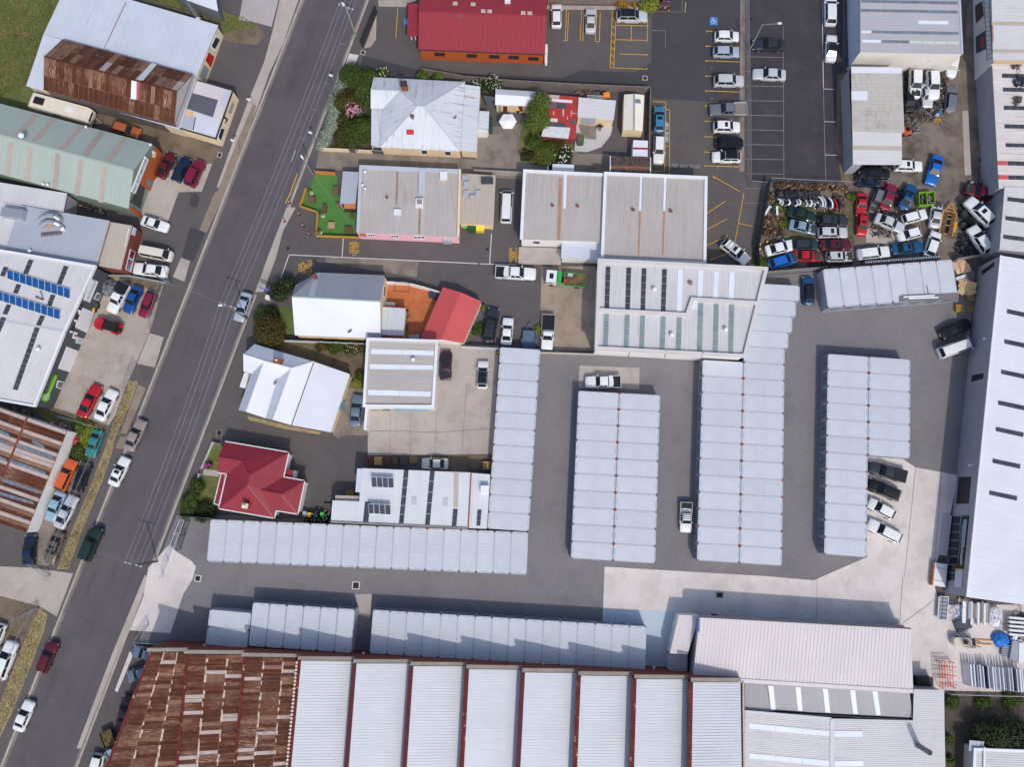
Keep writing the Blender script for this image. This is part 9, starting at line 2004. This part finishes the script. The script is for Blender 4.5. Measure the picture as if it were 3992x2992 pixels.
mb=MB(); mb.box(P('Y',930,690,.3),(2.2,1.6,.5),.4); tag(mb.build('dark_crate',m_wdark),'dark low crate below the profile bundles','crate')
for i,(x,y) in enumerate(((1395,520),(1380,620))):
 p=P('Y',x,y,.4); p.z=.05; mb=MB(); rb_=random.Random(40+i); mb.lathe(p,[(.7,0),(.95,.2),(.9,.5),(.55,.7),(.2,.75)],12); mb.v=[(x_+rb_.uniform(-.08,.08),y_+rb_.uniform(-.08,.08),z_+rb_.uniform(-.04,.06)) for x_,y_,z_ in mb.v]; tag(mb.build('wrapped_bag',plain('bag_white',(214,216,224),.5)),('upper','lower')[i]+' white plastic wrapped bag right of the profile bundles','bag')
p=P('Y',1490,910,.6); p.z=.05; rb_=random.Random(3); mb=MB(); N=14
gz=[[(.9*max(0,1-((i-N/2)** 2+(j-N/2)** 2)/(N/2)** 2)** .5+rb_.uniform(0,.16))*(1 if 0 <i <N and 0 <j <N else 0) for j in range(N+1)] for i in range(N+1)]
gx=[[(math.cos(i*.9+j*.3)*.06,math.sin(j*1.1)*.06) for j in range(N+1)] for i in range(N+1)]
for i in range(N):
 for j in range(N):
  if ((i+.5-N/2)** 2+(j+.5-N/2)** 2) <(N/2)** 2*(1.0+.25*math.sin(3*math.atan2(j-N/2,i-N/2+.01))):
   f=lambda a,b: p+Vector(((a-N/2)*.17+gx[a][b][0],(b-N/2)*.16+gx[a][b][1],gz[a][b]+.04)); mb.face([f(i,j),f(i+1,j),f(i+1,j+1),f(i,j+1)])
tag(mb.build('blue_tarpaulin',M('tarp_blue',(24,120,204),.45,mott=.12,ms=2),weld=True),'crumpled bright blue tarpaulin heap','tarpaulin')
for i in range(5):
 x,y=1600+i*0,585+i*60; mb=MB(); mb.bar(P('Y',1590,y,.9),P('Y',1850,y+22,.9),.3,.5); tag(mb.build('long_section',m_fr),'long white section, %s from the top at the right edge stack'%ORD[i],'section','white sections at the right edge')
o=thing('grey_rack','low grey barred rack at the right edge below the blue tarpaulin','rack',P('Y',1570,1080)); q=PP('Y',[(1495,980),(1640,980),(1620,1170),(1490,1150)],.5); mb=MB(); mb.slab(q,.06); part(o,'deck',mb,m_fg)
for i in range(7): mb=MB(); mb.bar(quadpt(q,0,(i+.5)/7)+Vector((0,0,.08)),quadpt(q,1,(i+.5)/7)+Vector((0,0,.08)),.06); part(o,'bar',mb,m_steel)
q=PP('Y',[(1650,920),(1740,930),(1720,1250),(1610,1180)],.9); mb=MB(); mb.slab(q,.8); tag(mb.build('grey_crate',m_fg),'tall grey crate right of the barred rack','crate'); mb=MB(); mb.slab(PP('Y',[(1745,950),(1830,950),(1830,1230),(1735,1240)],.8),.7); tag(mb.build('barred_crate',m_fr),'pale barred crate at the right edge','crate')
q=PP('W',[(135,1112),(385,1150),(340,1615),(90,1575)],.9); o=thing('wrapped_stack','white wrapped flat pack tied with red straps outside the showroom windows','pack',cen(q)); mb=MB(); mb.slab(q,.8); part(o,'pack',mb,m_trimw)
for v in (.22,.76): mb=MB(); a,b=quadpt(q,0,v),quadpt(q,1,v); mb.bar(a+Vector((0,0,.01)),b+Vector((0,0,.01)),.06,.02); part(o,'strap',mb,plain('strap_red',(150,60,64),.6))
mb=MB(); mb.bar(q[0]+Vector((-.1,0,-.4)),q[3]+Vector((-.1,0,-.4)),.12,.8); part(o,'timber_edge',mb,plain('timber_tan',(176,120,84),.8))
q=PP('W',[(310,135),(475,165),(375,985),(205,950)],.3); mb=MB(); mb.slab(q,.25); tag(mb.build('step_platform',M('platform_concrete',(188,184,188),.9,mott=.05)),'pale concrete step outside the showroom windows','platform')
p=P(10,925,815,.8); p.z=.05; rb_=random.Random(5); mb=MB(); mb.lathe(p,[(1.3,0),(1.35,.5),(1.1,1.0),(.7,1.3),(.2,1.4)],11); mb.v=[(x_+rb_.uniform(-.15,.15),y_+rb_.uniform(-.15,.15),z_+rb_.uniform(-.1,.12)) for x_,y_,z_ in mb.v]; tag(mb.build('covered_heap',M('tarp_grey',(112,116,128),.35,mott=.3,ms=1.5)),'heap under crumpled grey plastic beside the charcoal workshop','heap')
mb=MB(); mb.box(P(11,1530,885,.4),(1.4,1.1,.8),R(-15)); tag(mb.build('navy_box',plain('box_navy',(44,54,84),.7)),'navy covered box in the corner of the courtyard','box'); mb=MB(); mb.box(P(11,1358,1250,.45),(1.6,.9,.06),R(4)); mb.box(P(11,1358,1250,.2),(1.2,.5,.4),R(4)); tag(mb.build('courtyard_table',m_rdull),'grey table at the lower end of the courtyard','table')
mb=MB(); mb.box(P(11,1140,965,.5),(1.9,.5,.9),R(-3)); tag(mb.build('white_cabinet',m_trimw),'white cabinet against the cream end wall','cabinet')
o=thing('clothes_frame','thin metal frame standing in the courtyard','frame',P(11,1250,830))
for a,b in (((1195,770,1.6),(1320,785,1.6)),((1188,850,0.1),(1315,858,.1))): mb=MB(); mb.bar(P(11,*a),P(11,*b),.05); part(o,'rail',mb,m_wdark)
for a,b in (((1195,770,1.6),(1188,850,.1)),((1320,785,1.6),(1315,858,.1))): mb=MB(); mb.bar(P(11,*a),P(11,*b),.05); part(o,'upright',mb,m_wdark)
for i,(x,y) in enumerate(((1892,1075),(1885,1105),(1878,1135),(1850,1190),(1840,1225),(1830,1255),(1815,1285),(1862,1312))):
 p=P(11,x,y); o=thing('flower_pot','flower pot, %s from the top along the red garage'%ORD[i],'pot',p,0,'pots along the red garage'); mb=MB(); mb.lathe(p,[(.14,0),(.2,.3),(.2,.34),(.16,.34)],10); part(o,'pot',mb,(plain('pot_grey',(130,134,140),.7),plain('pot_terracotta',(186,110,66),.7))[i >3]); mb=MB(); foliage(mb,(p.x,p.y,.42),(.2,.2,.15),30,.12,random.Random(i)); part(o,'leaves',mb,leafmat('leaf_pot',(GR2[0],YG[0],GR2[1])),'stuff')
o=thing('street_sign','blue and white shop sign board at the lane corner','sign',P(11,75,850)); mb=MB(); mb.bar(P(11,25,818,2.2),P(11,120,848,2.2),.12,.9); part(o,'board',mb,plain('sign_violet',(120,124,190),.6))
for x,y in ((25,818),(118,848)): mb=MB(); p=P(11,x,y,1.1); mb.box(p,(.08,.08,2.2)); part(o,'post',mb,m_steel)
mb=MB(); mb.box(P(11,105,910,.5),(.8,.7,.9),R(-10)); tag(mb.build('letterbox',m_trimw),'white letterbox pillar by the lane corner','letterbox')
